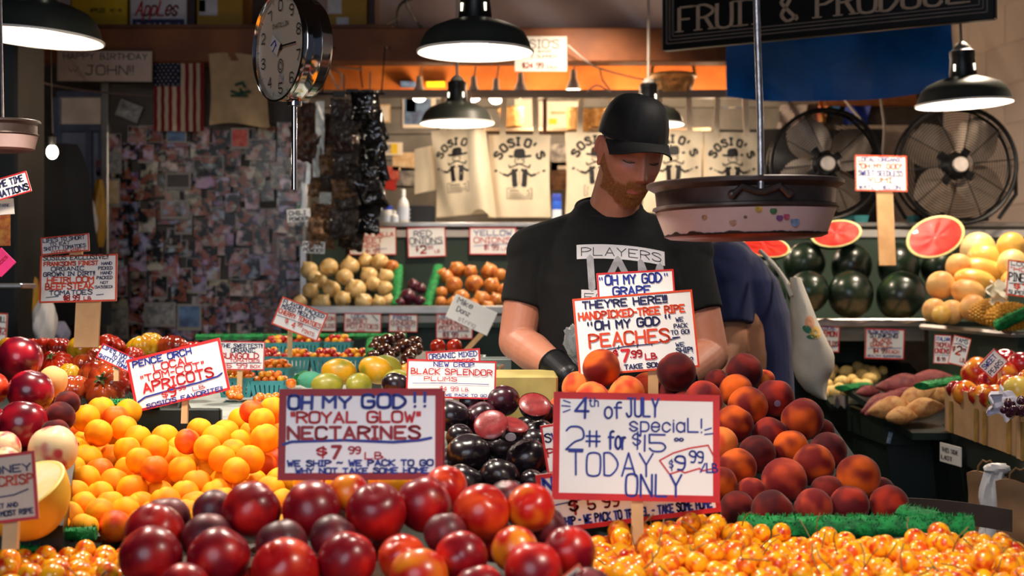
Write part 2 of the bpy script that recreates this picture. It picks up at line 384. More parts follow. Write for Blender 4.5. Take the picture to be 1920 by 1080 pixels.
# partition that carries the snapshots
pw = MB().box((-1.42, 6.66, 1.45), (.94, .06, 1.9)).obj('wall_partition', mat('grey_board', S(92, 86, 80), .8, var=.2, scale=4, bump=.2, bscale=20), kind='structure', smooth=False)
for x in (-1.885, -.965): MB().bevbox((x, 6.6, 1.45), (.035, .05, 1.9), .004).obj('trim_1', METAL, kind='structure', smooth=False)
# big beam and the shelf of fruit boxes above it
MB().bevbox((-.6, 6.52, 2.555), (3.5, .12, .155), .006).obj('beam_front', BEAM, kind='structure', smooth=False)
MB().bevbox((.2, 7.4, 2.545), (2.7, .05, .13), .005).obj('beam_rear', mat('orange_fir', S(176, 92, 32), .6, col2=S(204, 118, 48), scale=6, bump=.2, bscale=30), kind='structure', smooth=False)
MB().box((-1.5, 6.75, 2.645), (1.9, .5, .02)).obj('box_shelf', BEAM, label='wooden shelf above the beam carrying the fruit boxes', cat='shelf')
# window behind the dark jacket, upper left
wn = MB(); wx = -2.12
wn.box((wx, 7.2, 2.43), (.36, .03, .03)); wn.box((wx, 7.2, 2.26), (.36, .04, .035)); wn.box((wx, 7.2, 1.83), (.4, .05, .03)); wn.box((wx-.02, 7.2, 2.03), (.03, .04, .42)); wn.box((wx+.04, 7.2, 2.03), (.02, .04, .42))
wn.box((wx-.18, 7.2, 2.1), (.03, .05, .62)); wn.box((wx+.18, 7.2, 2.1), (.03, .05, .62))
wn = wn.obj('window_1', mat('blue_grey_window_paint', S(120, 132, 160), .5, var=.1), kind='structure', smooth=False)
MB().box((wx, 7.22, 2.345), (.35, .008, .14)).obj('pane', mat('frosted_pane_warm', S(196, 170, 150), .3, var=.2, scale=6, emit=.10), wn, smooth=False)
MB().box((wx, 7.23, 2.04), (.35, .008, .40)).obj('pane', mat('frosted_pane_grey', S(120, 122, 134), .3, var=.2, scale=5, emit=.06), wn, smooth=False)
MB().box((wx, 7.2, 1.45), (.42, .04, .75)).obj('trim_2', mat('grey_plaster', S(96, 100, 110), .8, var=.1), kind='structure', smooth=False)

# ------------------------------------------------------------------ counters and display beds
def turf_strip(name, a, b, th=.03, hgt=.03, label='', n=260, group='green turf dividers'):
    """a soft plastic grass strip from a to b"""
    a = Vector(a); b = Vector(b); L = (b-a).length; rr = random.Random(int(L*999)); dv = (b-a)/L; sd = Vector((-dv.y, dv.x, 0)).normalized(); up = dv.cross(sd) if dv.cross(sd).z > 0 else -dv.cross(sd)
    m = MB(); nu = max(8, int(L/.012)); vs = []; fs = []; K = 10
    for i in range(nu+1):
        for k in range(K):
            t = 2*math.pi*k/K; q = 1+rr.uniform(-.12, .12); vs.append(a+dv*(L*i/nu)+sd*(math.cos(t)*th/2*q)+up*(math.sin(t)*hgt/2*q))
    for i in range(nu):
        for k in range(K): k2 = (k+1) % K; fs.append((i*K+k, i*K+k2, i*K+K+k2, i*K+K+k))
    fs += [tuple(range(K-1, -1, -1)), tuple(range(nu*K, nu*K+K))]; m.add(vs, fs)
    for _ in range(int(n*L/.3)):
        t = rr.uniform(-.4, math.pi+.4); s_ = rr.uniform(0, L); base = a+dv*s_+sd*math.cos(t)*th*.48+up*math.sin(t)*hgt*.48
        o = (sd*math.cos(t)+up*math.sin(t)+dv*rr.uniform(-.7, .7)).normalized()*rr.uniform(.005, .009); w = dv*.0011
        m.add([base-w, base+w, base+o], [(0, 1, 2)])
    return m.obj(name, TURF, label=label, cat='turf strip', group=group)
def bed(name, quad, th, label, m_=DGREEN, skirt=None):
    """sloping display board through four (x, y, z) corners"""
    A = [Vector(q) for q in quad]; B = [a-Vector((0, 0, th if skirt is None else a.z-skirt)) for a in A]
    return MB().add(A+B, [(0, 1, 2, 3), (7, 6, 5, 4), (0, 4, 5, 1), (1, 5, 6, 2), (2, 6, 7, 3), (3, 7, 4, 0)]).obj(name, m_, label=label, cat='display stand', smooth=False)
def px_bed(name, pts, label, drop=.0, **k):
    q = []
    for x, y, Y in pts: p = W(x, y, Y); q.append((p.x, p.y, p.z-drop))
    return bed(name, q, .02, label, **k)
# long front counter body
MB().box((-.15, 2.26, .49), (1.9, 1.16, .98)).obj('front_counter', DGREEN, label='dark green counter body under the peaches, plums and cherries', cat='counter', smooth=False)
MB().box((-1.25, 3.86, .5), (2.3, 1.9, 1.0)).obj('side_counter', DGREEN, label='dark green counter body under the tomatoes and berry baskets', cat='counter', smooth=False)
px_bed('peach_bed', [(1010, 1003, 2.36), (1735, 1003, 2.36), (1560, 762, 2.92), (1010, 762, 2.92)], 'sloping dark green board under the peach pyramid', .035, skirt=.98)
px_bed('apricot_bed', [(60, 1010, 2.2), (905, 1000, 2.22), (760, 800, 2.74), (110, 800, 2.74)], 'sloping board under the apricots', .03, skirt=.98)
px_bed('plum_bed', [(790, 985, 2.3), (1035, 985, 2.3), (1010, 800, 2.80), (800, 800, 2.80)], 'sloping board under the black plums', .02, skirt=.98)
px_bed('nectarine_bed', [(205, 1120, 1.62), (1125, 1120, 1.62), (1110, 1003, 1.98), (240, 1003, 1.98)], 'low board under the red nectarines at the front', .03, skirt=.98)
px_bed('cherry_bed', [(1080, 1165, 1.74), (2000, 1165, 1.74), (1880, 1033, 2.24), (1060, 1033, 2.24)], 'tray under the yellow cherries at the front right', .012, skirt=.98)
px_bed('left_cherry_bed', [(-150, 1165, 1.74), (300, 1165, 1.74), (300, 1060, 2.1), (-150, 1060, 2.1)], 'tray under the yellow cherries at the front left', .012, skirt=.98)
px_bed('left_fruit_bed', [(-180, 960, 2.1), (118, 960, 2.1), (150, 800, 2.62), (-180, 800, 2.62)], 'board under the fruit pile at the left edge of the stall', .02, skirt=.98)
px_bed('tomato_bed', [(-80, 775, 2.9), (325, 775, 2.9), (345, 668, 3.8), (-80, 668, 3.8)], 'sloping board under the heirloom tomatoes', .035, skirt=1.0)
bed('basket_table', [(-.685, 3.1, 1.155), (-.02, 3.1, 1.155), (-.1, 4.7, 1.21), (-1.13, 4.7, 1.21)], .02, 'pale table top under the berry baskets', m_=mat('pale_table', S(190, 196, 190), .6, var=.05), skirt=1.0)
turf_strip('turf_strip', W(1385, 988, 2.27), W(1822, 988, 2.27), .035, .035, 'green turf strip in front of the peaches', 700)
turf_strip('turf_strip', W(1690, 958, 2.33), W(1760, 972, 2.29), .05, .02, 'short piece of green turf beside the last peach of the bottom row', 300)
turf_strip('turf_strip', W(368, 632, 4.45), W(762, 630, 4.45), .03, .018, 'long green turf strip behind the cherry tomato baskets', 160)
turf_strip('turf_strip', W(694, 668, 4.0), W(697, 640, 4.4), .03, .03, 'short green turf divider beside the dark tomatoes', 200)
turf_strip('turf_strip', W(196, 757, 2.86), W(300, 757, 2.86), .025, .02, 'green turf strip between the tomatoes and the apricots', 300)
turf_strip('turf_strip', W(95, 1003, 2.17), W(180, 1000, 2.17), .02, .02, 'dark green turf tuft between apricots and left cherries', 300)
turf_strip('turf_strip', W(20, 1033, 2.1), W(78, 1030, 2.1), .02, .014, 'small green turf tuft among the left cherries', 300)
turf_strip('turf_strip', W(742, 575, 5.84), W(747, 500, 6.16), .04, .03, 'green turf divider between the pale and the red onions', 200)
turf_strip('turf_strip', W(800, 577, 5.84), W(822, 500, 6.16), .04, .03, 'green turf divider between the red and the brown onions', 200)
turf_strip('turf_strip', W(560, 712, 3.62), W(572, 705, 3.8), .03, .03, 'short green turf divider beside the papayas', 200)
turf_strip('turf_strip', W(1728, 724, 4.1), W(1800, 711, 4.25), .05, .022, 'green turf strip between the sweet potatoes and the apples', 300)
turf_strip('turf_strip', W(1580, 728, 4.75), W(1622, 722, 4.95), .06, .02, 'green turf strip between the potatoes and the sweet potatoes', 300)
turf_strip('turf_strip', W(1868, 612, 4.55), W(1925, 585, 4.5), .05, .04, 'green turf strip along the pineapples', 400)
turf_strip('turf_strip', W(945, 735, 3.3), W(935, 690, 3.9), .03, .02, 'green turf edge beside the pepper boxes', 250)
turf_strip('turf_strip', W(1862, 752, 3.6), W(1885, 748, 3.55), .03, .02, 'small green turf end beside the pale pear', 250)
# onion bench, green back panel, ledge
ob = MB().box((-.13, 5.98, 1.30), (1.62, .46, .02)); ob.box((-.13, 6.2, .6), (1.62, .1, 1.2))
ob = ob.obj('onion_bench', GREEN, label='dark green bench holding the onions below the panel of price cards', cat='bench', smooth=False)
MB().bevbox((-.13, 5.755, 1.362), (1.62, .02, .034), .004).obj('front_lip', METAL, ob, smooth=False)
MB().box((-.13, 5.77, 1.322), (1.62, .012, .03)).obj('label_rail', mat('label_rail_white', S(200, 196, 190), .5, var=.04), ob, smooth=False)
MB().box((-.13, 5.80, 1.0), (1.62, .02, .62)).obj('front_panel', GREEN, ob, smooth=False)
bed('onion_board', [(-.95, 5.78, 1.345), (.67, 5.78, 1.345), (.67, 6.22, 1.42), (-.95, 6.22, 1.42)], .02, 'sloping board under the onions')
bp = MB().box((.72, 6.27, 1.48), (3.2, .03, .42)).obj('back_panel', GREEN2, label='green painted panel behind the onions and watermelons', cat='panel', smooth=False)
MB().bevbox((.72, 6.24, 1.728), (3.2, .02, .02), .003).obj('metal_edge', METAL, bp, smooth=False)
MB().box((.72, 6.25, 1.69), (3.2, .012, .032)).obj('white_strip', mat('label_rail_white2', S(190, 186, 182), .5, var=.04), bp, smooth=False)
MB().box((.72, 6.6, 1.725), (3.2, .7, .02)).obj('ledge', mat('ledge_paint', S(150, 148, 142), .6, var=.1), bp, smooth=False)
# watermelon shelf and melon shelf
ws = MB().box((1.5, 5.62, 1.315), (1.6, .75, .022)).obj('watermelon_shelf', GREEN, label='dark green shelf with steel edge under the watermelons', cat='shelf', smooth=False)
MB().bevbox((1.22, 5.235, 1.322), (.60, .02, .03), .004).obj('steel_edge', METAL, ws, smooth=False)
MB().box((1.22, 5.25, 1.28), (.60, .012, .05)).obj('label_rail', mat('rail_grey', S(110, 108, 100), .5), ws, smooth=False)
MB().box((1.22, 5.62, 1.16), (.62, .02, .28)).obj('front_panel', GREEN, ws, smooth=False)
MB().slab(lambda u, v: (1.12+.42*u, 5.22+.3*v, 1.330+.006*math.sin(u*14)*(1-v)+.003*math.sin(u*31)), 30, 4, .002).obj('kraft_paper', mat('kraft_paper', S(196, 160, 120), .8, var=.1, bump=.3, bscale=40), label='crumpled brown paper on the shelf edge under the watermelons', cat='paper')
ms = MB().add([(1.50, 5.12, 1.31), (1.62, 4.55, 1.30), (2.6, 4.55, 1.30), (2.6, 5.3, 1.31), (1.50, 5.12, 1.28), (1.62, 4.55, 1.27), (2.6, 4.55, 1.27), (2.6, 5.3, 1.28)],
   [(0, 1, 2, 3), (7, 6, 5, 4), (0, 4, 5, 1), (1, 5, 6, 2), (2, 6, 7, 3), (3, 7, 4, 0)]).obj('melon_shelf', GREEN, label='dark green shelf with steel edge under the yellow melons', cat='shelf', smooth=False)
e = MB(); e.tube([(1.47, 5.1, 1.312), (1.6, 4.54, 1.302), (1.9, 4.5, 1.302)], .011, 6); e.obj('steel_edge', METAL, ms)
MB().add([(1.50, 5.12, 1.28), (1.62, 4.56, 1.27), (1.62, 4.56, 1.03), (1.50, 5.12, 1.03), (2.4, 4.56, 1.27), (2.4, 4.56, 1.03)], [(0, 3, 2, 1), (1, 2, 5, 4)]).obj('front_panel', GREEN, ms, smooth=False)
# counter on the right with potatoes and apples
rc = MB(); P = [(1.14, 5.5), (1.165, 4.44), (1.3, 4.42), (1.19, 3.25), (1.12, 2.6), (2.6, 2.6), (2.5, 5.5)]; n = len(P)
rc.add([(x, y, 1.02) for x, y in P]+[(x, y, .96) for x, y in P], [tuple(range(n)), tuple(range(2*n-1, n-1, -1))]+[(i, n+i, n+(i+1) % n, (i+1) % n) for i in range(n)])
rc = rc.obj('side_stand', DGREEN, label='dark green stand on the right carrying potatoes and apple boxes', cat='counter', smooth=False)
q = [(1.15, 5.4), (1.175, 4.46), (1.31, 4.44), (1.20, 3.25), (1.13, 2.6)]
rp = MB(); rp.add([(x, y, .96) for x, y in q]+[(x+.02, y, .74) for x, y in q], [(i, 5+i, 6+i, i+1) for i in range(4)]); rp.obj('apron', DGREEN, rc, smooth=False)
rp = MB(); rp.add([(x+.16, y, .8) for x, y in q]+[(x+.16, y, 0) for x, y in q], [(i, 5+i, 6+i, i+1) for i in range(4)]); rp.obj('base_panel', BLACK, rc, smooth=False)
rp = MB(); rp.add([(x-.01, y, 1.045) for x, y in q]+[(x-.01, y, 1.0) for x, y in q]+[(x+.012, y, 1.045) for x, y in q], [(i, 5+i, 6+i, i+1) for i in range(4)]+[(i, i+1, 11+i, 10+i) for i in range(4)]); rp.obj('rim_board', DGREEN, rc, smooth=False)

MB().bevbox((-.755, 2.865, 1.09), (.34, .02, .235), .003).obj('divider_board', DGREEN, label='dark green divider board under the turf between tomatoes and apricots', cat='board', smooth=False)
hr = MB().tube([W(596, 176, 6.02), W(722, 176, 6.02)], .005, 6)
for x_ in (604, 715): p_ = W(x_, 176, 6.02); hr.tube([p_, Vector((p_.x, 6.2, 2.5)), Vector((p_.x, 6.45, 2.54))], .003, 5)
hr.obj('hanging_rail', BLACK, label='thin black rail that carries the clips and dried food packs', cat='rail')

# ------------------------------------------------------------------ fruit shapes and skins
def fruit_mesh(name, m_, n=28, cleft=.05, dip=.10, tip=0.0, sz=(1, 1, 1), lobes=0, lobe=0.0, seed=0, wob=.02, mats=None):
    """unit fruit: stem dimple on top, a suture down one side, soft irregularity"""
    rr = random.Random(seed); off = Vector((rr.uniform(0, 50), rr.uniform(0, 50), 0))
    def fn(d):
        th = math.acos(max(-1, min(1, d.z))); a = math.atan2(d.y, d.x); r = 1.0
        r -= dip*math.exp(-(th/.34)**2); r -= dip*.35*math.exp(-((math.pi-th)/.25)**2); r += tip*math.exp(-((math.pi-th)/.28)**2)
        r -= cleft*math.exp(-((a+math.pi/2)/.22)**2)*math.sin(th)**.5 if th > 0 else 0
        if lobes: r -= lobe*(1-abs(math.cos(lobes*a/2+seed)))**2*min(1, math.sin(th)*1.2)*(1 if th < 1.9 else max(0, 1-(th-1.9)))
        r += wob*noise.noise(d*1.6+off)
        return Vector((d.x*sz[0], d.y*sz[1], d.z*sz[2]))*r
    return MB().ball((0, 0, 0), 1, n, fn=fn).mesh(name, mats or m_, True)
NECT = fruit('nectarine_skin', S(206, 30, 20), S(126, 4, 22), .30, .58, 8, third=S(226, 112, 24), rough=.33, coat=.12, t3=(.66, .86))
NECTB = fruit('nectarine_skin_bright', S(226, 70, 26), S(176, 10, 16), .34, .60, 8, third=S(238, 136, 60), rough=.30, coat=.2, t3=(.66, .85))
NECTD = fruit('nectarine_skin_dusky', S(126, 34, 40), S(70, 8, 24), .30, .65, 9, rough=.45, coat=.05)
PEACH = fruit('peach_skin', S(218, 92, 18), S(108, 16, 14), .32, .58, 7, rough=.75, sheen=.12, bump=.15, bscale=500, spec=.2)
PEACHD = fruit('peach_skin_dark', S(120, 28, 20), S(62, 8, 16), .34, .62, 8, rough=.8, sheen=.15, spec=.2)
PEACHP = fruit('peach_skin_pale', S(240, 130, 56), S(206, 62, 36), .38, .66, 9, rough=.8, sheen=.15, spec=.2)
APR = fruit('apricot_skin', S(255, 172, 2), S(248, 140, 6), .38, .68, 8, rough=.62, sheen=.0, spec=.3, bump=.1)
APRB = fruit('apricot_skin_blush', S(240, 118, 10), S(214, 62, 14), .38, .68, 8, rough=.5, spec=.3)
PLUM = fruit('plum_skin', S(34, 24, 32), S(20, 10, 16), .35, .65, 8, rough=.27, coat=.35)
PLUMR = fruit('plum_skin_purple', S(74, 26, 40), S(38, 12, 24), .35, .65, 8, rough=.27, coat=.35)
CHER = fruit('cherry_skin', S(252, 176, 22), S(224, 84, 26), .44, .66, 9, third=S(196, 24, 22), rough=.24, coat=.3, t3=(.54, .72))
CHERI = fruit('cherry_skin_heap', S(252, 176, 22), S(224, 84, 26), .44, .66, 600, third=S(196, 24, 22), rough=.24, coat=.3, island=True, t3=(.54, .72))
WHITEP_ = fruit('white_peach_skin', S(246, 214, 160), S(212, 70, 74), .46, .62, 10, rough=.5, coat=.1)
YPEACH = fruit('yellow_peach_skin', S(240, 184, 110), S(232, 160, 84), .4, .7, 6, rough=.6, sheen=.2)
TOMR = fruit('tomato_skin_red', S(196, 48, 22), S(150, 24, 16), .4, .7, 7, rough=.16, coat=.5)
TOMB = fruit('tomato_skin_brown', S(184, 74, 30), S(138, 34, 20), .4, .65, 7, rough=.16, coat=.5)
TOMY = fruit('tomato_skin_yellow', S(238, 176, 30), S(222, 120, 24), .5, .75, 7, rough=.16, coat=.5)
KUMA = fruit('dark_tomato_skin', S(92, 48, 26), S(60, 20, 16), .4, .65, 14, rough=.12, coat=.6)
CHTR = fruit('cherry_tomato_red', S(206, 50, 24), S(170, 22, 20), .4, .6, 10, rough=.15, coat=.5)
CHTY = fruit('cherry_tomato_yellow', S(244, 176, 34), S(236, 140, 26), .4, .7, 10, rough=.15, coat=.5)
CHTO = fruit('cherry_tomato_orange', S(238, 132, 30), S(216, 88, 24), .4, .7, 10, rough=.15, coat=.5)
PAP = fruit('papaya_skin', S(200, 146, 14), S(122, 122, 28), .42, .75, 8, third=S(226, 140, 20), rough=.4, coat=.1, bump=.1, bscale=100)
PAPG = fruit('papaya_skin_green', S(150, 142, 44), S(88, 108, 36), .4, .75, 8, rough=.4, coat=.1)
ONP = fruit('pale_onion_skin', S(232, 200, 138), S(206, 158, 84), .42, .7, 12, rough=.32, coat=.15, bump=.2, bscale=60)
ONB = fruit('brown_onion_skin', S(216, 138, 62), S(176, 92, 40), .42, .7, 12, rough=.3, coat=.2, bump=.2, bscale=60)
ONR = fruit('red_onion_skin', S(96, 32, 52), S(58, 18, 34), .42, .7, 12, rough=.3, coat=.2, bump=.2, bscale=60)
WMEL = fruit('watermelon_rind', S(26, 44, 28), S(14, 26, 18), .35, .65, 9, third=S(62, 92, 34), rough=.3, coat=.15, t3=(.68, .82))
YMEL = fruit('yellow_melon_rind', S(244, 196, 96), S(236, 168, 70), .4, .7, 8, rough=.35, coat=.15)
YMELP = fruit('pale_melon_rind', S(248, 226, 160), S(240, 204, 110), .4, .7, 8, rough=.35, coat=.15)
SQUA = fruit('squash_skin', S(236, 186, 112), S(222, 150, 80), .4, .7, 10, rough=.45)
POTY = fruit('yellow_potato_skin', S(230, 196, 118), S(196, 148, 74), .45, .8, 20, rough=.6, bump=.3, bscale=80)
SWP = fruit('sweet_potato_skin', S(150, 70, 66), S(118, 44, 48), .4, .7, 16, rough=.6, bump=.4, bscale=60)
SWY = fruit('pale_sweet_potato_skin', S(214, 160, 96), S(186, 120, 66), .4, .7, 16, rough=.6, bump=.4, bscale=60)
APPL = fruit('apple_skin', S(238, 150, 44), S(196, 34, 28), .42, .60, 9, rough=.22, coat=.4)
APPR = fruit('apple_skin_red', S(190, 30, 36), S(130, 14, 26), .42, .62, 9, third=S(226, 120, 50), rough=.22, coat=.4, t3=(.68, .8))
STEM = mat('stem_green', S(70, 92, 40), .7, var=.2); STEMB = mat('stem_brown', S(120, 96, 50), .7, var=.2)

def rand_rot(rr, t=.6): return (rr.uniform(-t, t), rr.uniform(-t, t), rr.uniform(0, 6.28))
def heap(items, Yf, rmul=1.0, step=.93):
    """items: (px, py, r_px, ...) front first; each is pushed back along its sight line until it only touches those before it"""
    out = []
    for it in items:
        px, py, rp = it[:3]; Y = Yf(px, py)
        for _ in range(60):
            r = rp*Y/F*rmul; p = W(px, py, Y); bad = False
            for q, rq in out:
                if (p-q).length < (r+rq)*step: bad = True; break
            if not bad: break
            Y += .006
        out.append((p, r))
    return out
def rows_labels(items, tol, fmt, front='front'):
    """row and place words for every item, from its spot in the heap"""
    idx = sorted(range(len(items)), key=lambda i: -items[i][1]); rows = []
    for i in idx:
        for rw in rows:
            if abs(items[rw[0]][1]-items[i][1]) < tol: rw.append(i); break
        else: rows.append([i])
    lab = {}
    for k, rw in enumerate(rows):
        rw.sort(key=lambda i: items[i][0])
        for j, i in enumerate(rw): lab[i] = (ORD[k], ORD[j], len(rw))
    return lab

# ---- red nectarines in front
nl = [(283, 1045, 58, 'r'), (410, 1047, 57, 'r'), (535, 1072, 62, 'b'), (650, 1052, 55, 'r'), (785, 1082, 56, 'o'), (865, 1045, 50, 'r'), (1000, 1072, 55, 'r'), (900, 1108, 50, 'r'), (1105, 1108, 46, 'd'),
 (1068, 1035, 50, 'r'), (755, 1048, 46, 'b'), (965, 1030, 45, 'o'), (472, 957, 55, 'r'), (585, 957, 55, 'r'), (705, 962, 56, 'r'), (795, 945, 52, 'r'), (902, 962, 54, 'b'), (290, 1000, 57, 'r'),
 (995, 952, 47, 'o'), (1020, 990, 43, 'd'), (528, 1022, 48, 'd'), (390, 1010, 50, 'd'), (625, 1008, 44, 'd'), (400, 957, 40, 'd'), (925, 1010, 42, 'r'), (313, 975, 45, 'd'), (835, 1000, 42, 'd'), (455, 1110, 50, 'r'), (835, 915, 42, 'b'), (655, 925, 38, 'o'), (710, 1010, 42, 'r'), (950, 935, 36, 'd'), (345, 1105, 48, 'r'), (1050, 1118, 40, 'd')]
nl.sort(key=lambda t: 0)
NM = {'r': [fruit_mesh('nectarine', NECT, 36, .045, .13, .05, (1, 1, 1.04), seed=s) for s in (1, 2)], 'b': [fruit_mesh('nectarine', NECTB, 36, .05, .13, .06, (1, 1, 1.06), seed=3)],
      'o': [fruit_mesh('nectarine', fruit('nectarine_skin_orange', S(242, 140, 26), S(200, 28, 18), .34, .62, 8, rough=.32, coat=.2), 36, .05, .12, .05, seed=4)], 'd': [fruit_mesh('nectarine', NECTD, 36, .045, .13, .04, seed=5)]}
TN = {'r': 'deep red', 'b': 'bright red', 'o': 'orange-red', 'd': 'dusky purple-red'}
lab = rows_labels(nl, 32, '')
for i, ((p, r), it) in enumerate(zip(heap(nl, lambda x, y: 1.70+(1080-y)/140*.16), nl)):
    rr = random.Random(i+50); a, b, n = lab[i]
    place(rr.choice(NM[it[3]]), 'nectarine', None, f'{TN[it[3]]} nectarine, {b} from left, {a} row, front heap', 'nectarine', 'red nectarines at the front', None, p, rand_rot(rr, .9), r*rr.uniform(.97, 1.03))

# ---- peach pyramid
pl = [(1448, 958, 40, 'd'), (1525, 951, 36, 'p'), (1593, 948, 38, 'r'), (1667, 946, 37, 'r'), (1382, 953, 33, 'd'), (1609, 894, 42, 'o'), (1470, 901, 43, 'p'), (1382, 877, 37, 'o'), (1525, 872, 40, 'o'), (1408, 925, 30, 'p'), (1551, 922, 32, 'd'), (1651, 922, 28, 'd'), (1350, 906, 32, 'o'),
 (1552, 846, 36, 'd'), (1419, 852, 36, 'd'), (1352, 832, 32, 'q'), (1483, 840, 34, 'o'), (1377, 795, 36, 'o'), (1505, 786, 40, 'o'), (1444, 815, 34, 'r'), (1402, 762, 38, 'o'), (1453, 746, 36, 'r'), (1541, 808, 24, 'd'), (1380, 733, 32, 'o'), (1444, 786, 24, 'd'),
 (1395, 697, 35, 'd'), (1345, 716, 24, 'd'), (1433, 712, 20, 'q'), (1318, 750, 37, 'r'), (1268, 697, 37, 'd'), (1128, 690, 36, 'o'), (1285, 768, 36, 'o'), (1258, 742, 33, 'd'), (1175, 738, 34, 'q'), (1110, 748, 33, 'q'), (1085, 728, 32, 'q'), (1215, 730, 33, 'q'), (1150, 762, 34, 'q'), (1220, 776, 34, 'q'), (1062, 766, 32, 'q')]
pl += [(x_+(12 if j_ % 2 else 0), y_, 35, 'ordop'[(i_+j_) % 5]) for j_, y_ in enumerate((935, 890, 845, 805)) for i_, x_ in enumerate(range(1070, 1330, 62))]
PMs = {'o': [fruit_mesh('peach', PEACH, 32, .045, .12, .02, seed=s) for s in (11, 12, 13)], 'r': [fruit_mesh('peach', fruit('peach_skin_red', S(178, 44, 20), S(92, 8, 16), .32, .60, 8, rough=.75, sheen=.12, spec=.25), 32, .05, .12, seed=14)],
      'd': [fruit_mesh('peach', PEACHD, 32, .045, .12, .02, seed=15)], 'p': [fruit_mesh('peach', fruit('peach_skin_rosy', S(186, 66, 36), S(112, 20, 24), .32, .60, 8, rough=.8, sheen=.15, spec=.2), 32, .045, .12, seed=16)], 'q': [fruit_mesh('peach', PEACHP, 32, .05, .12, seed=17)]}
TP = {'o': 'orange and red', 'r': 'deep red', 'd': 'dark maroon', 'p': 'rosy red', 'q': 'pale pink-orange'}
lab = rows_labels(pl, 26, '')
pos = heap(pl, lambda x, y: 2.42+(960-y)/265*.40)
for i, ((p, r), it) in enumerate(zip(pos, pl)):
    rr = random.Random(i+150); a, b, n = lab[i]
    o = place(rr.choice(PMs[it[3]]), 'peach', None, f'{TP[it[3]]} peach, {b} from left in {a} row up of the pyramid', 'peach', 'peaches in the pyramid', None, p, rand_rot(rr, .8), r)
    if (it[0], it[1]) == (1453, 746):
        o.rotation_euler = (0, 0, 0); k = Vector((-.05, -1, -.22)).normalized()
        MB().lathe([(.0, .0), (.17, .0), (.17, .02), (0, .03)], 20, M=Matrix.Translation(k*1.0) @ k.to_track_quat('Z', 'Y').to_matrix().to_4x4()).obj('sticker', mat('sticker', S(130, 110, 130), .5), o)

# ---- apricots, sloping drift
ap = []; rr = random.Random(5); row = 0; y = 985.0
while y > 752:
    r = 30-(985-y)*.022; x0 = 112+(row % 2)*r*.95 if y < 930 else 100+(row % 2)*r; xe = 560 if y > 905 else 862
    x = x0
    if y < 800: x0 = 165; x = x0+(row % 2)*25
    while x < xe:
        if not (x < 150 and y < 860 and y > 830 and False): ap.append((x+rr.uniform(-5, 5), y+rr.uniform(-6, 6), r*rr.uniform(.92, 1.06), 'b' if rr.random() < .13 else 'a', row))
        x += r*1.84
    y -= r*.70; row += 1
AM = {'a': [fruit_mesh('apricot', APR, 26, .10, .12, .02, (1, .94, 1), seed=s) for s in (21, 22, 23)], 'b': [fruit_mesh('apricot', APRB, 26, .09, .12, .02, (1, .95, 1), seed=s) for s in (24,)]}
keep = [a for a in ap if not (250 < a[0] < 440 and a[1] < 806) and a[1] > 768 and not (a[0] > 800 and a[1] < 900) and not (a[0] < 128 and a[1] > 890 and a[1] < 960 and a[0] < 118)]
counts = {}
for i, ((p, r), it) in enumerate(zip(heap(keep, lambda x, y: 2.24+(985-y)/235*.44, step=.95), keep)):
    rr2 = random.Random(i+300); k = it[4]; counts[k] = counts.get(k, 0)+1
    nm = ORD[min(counts[k]-1, 19)]
    place(rr2.choice(AM[it[3]]), 'apricot', None, f"{'blushed red-orange' if it[3] == 'b' else 'golden orange'} apricot, {nm} from left in {ORD[min(k, 19)]} row of the drift from the front", 'apricot', 'apricots in the sloping drift', None, p, (rr2.uniform(-.9, .3), rr2.uniform(-.5, .5), rr2.uniform(-1, 1)), r)

# ---- black plums
bl = [(870, 903, 36, 'k'), (955, 922, 26, 'k'), (937, 893, 37, 'k'), (987, 858, 38, 'k'), (878, 850, 40, 'k'), (945, 838, 35, 'k'), (1003, 830, 30, 'k'), (998, 900, 22, 'k'), (862, 820, 26, 'd'), (940, 820, 22, 'k'), (1010, 812, 28, 'k'), (848, 780, 34, 'k'), (899, 785, 34, 'p'), (880, 757, 30, 'p'), (942, 752, 32, 'p'), (990, 800, 26, 'k'), (868, 800, 22, 'k'),
 (965, 880, 34, 'k'), (905, 925, 30, 'k'), (840, 870, 34, 'k'), (1020, 870, 30, 'k'), (830, 930, 30, 'k'), (1035, 905, 28, 'k'), (742, 722, 26, 'k'), (1030, 840, 28, 'k'), (1015, 775, 28, 'p')]
BM = {'k': [fruit_mesh('plum', PLUM, 32, .03, .13, 0, (1.04, 1.04, .92), seed=s) for s in (31, 32)], 'p': [fruit_mesh('plum', PLUMR, 32, .03, .13, 0, (1.04, 1.04, .94), seed=33)], 'd': [fruit_mesh('plum', PLUM, 32, .03, .13, 0, seed=34)]}
lab = rows_labels(bl, 26, '')
for i, ((p, r), it) in enumerate(zip(heap(bl, lambda x, y: 2.34+(930-y)/200*.42), bl)):
    rr = random.Random(i+500); a, b, n = lab[i]
    place(rr.choice(BM[it[3]]), 'plum', None, f"{'purple-red' if it[3] == 'p' else 'glossy black'} plum, {b} from left in {a} row up of the plum heap", 'plum', 'black plums', None, p, rand_rot(rr, .5), r)
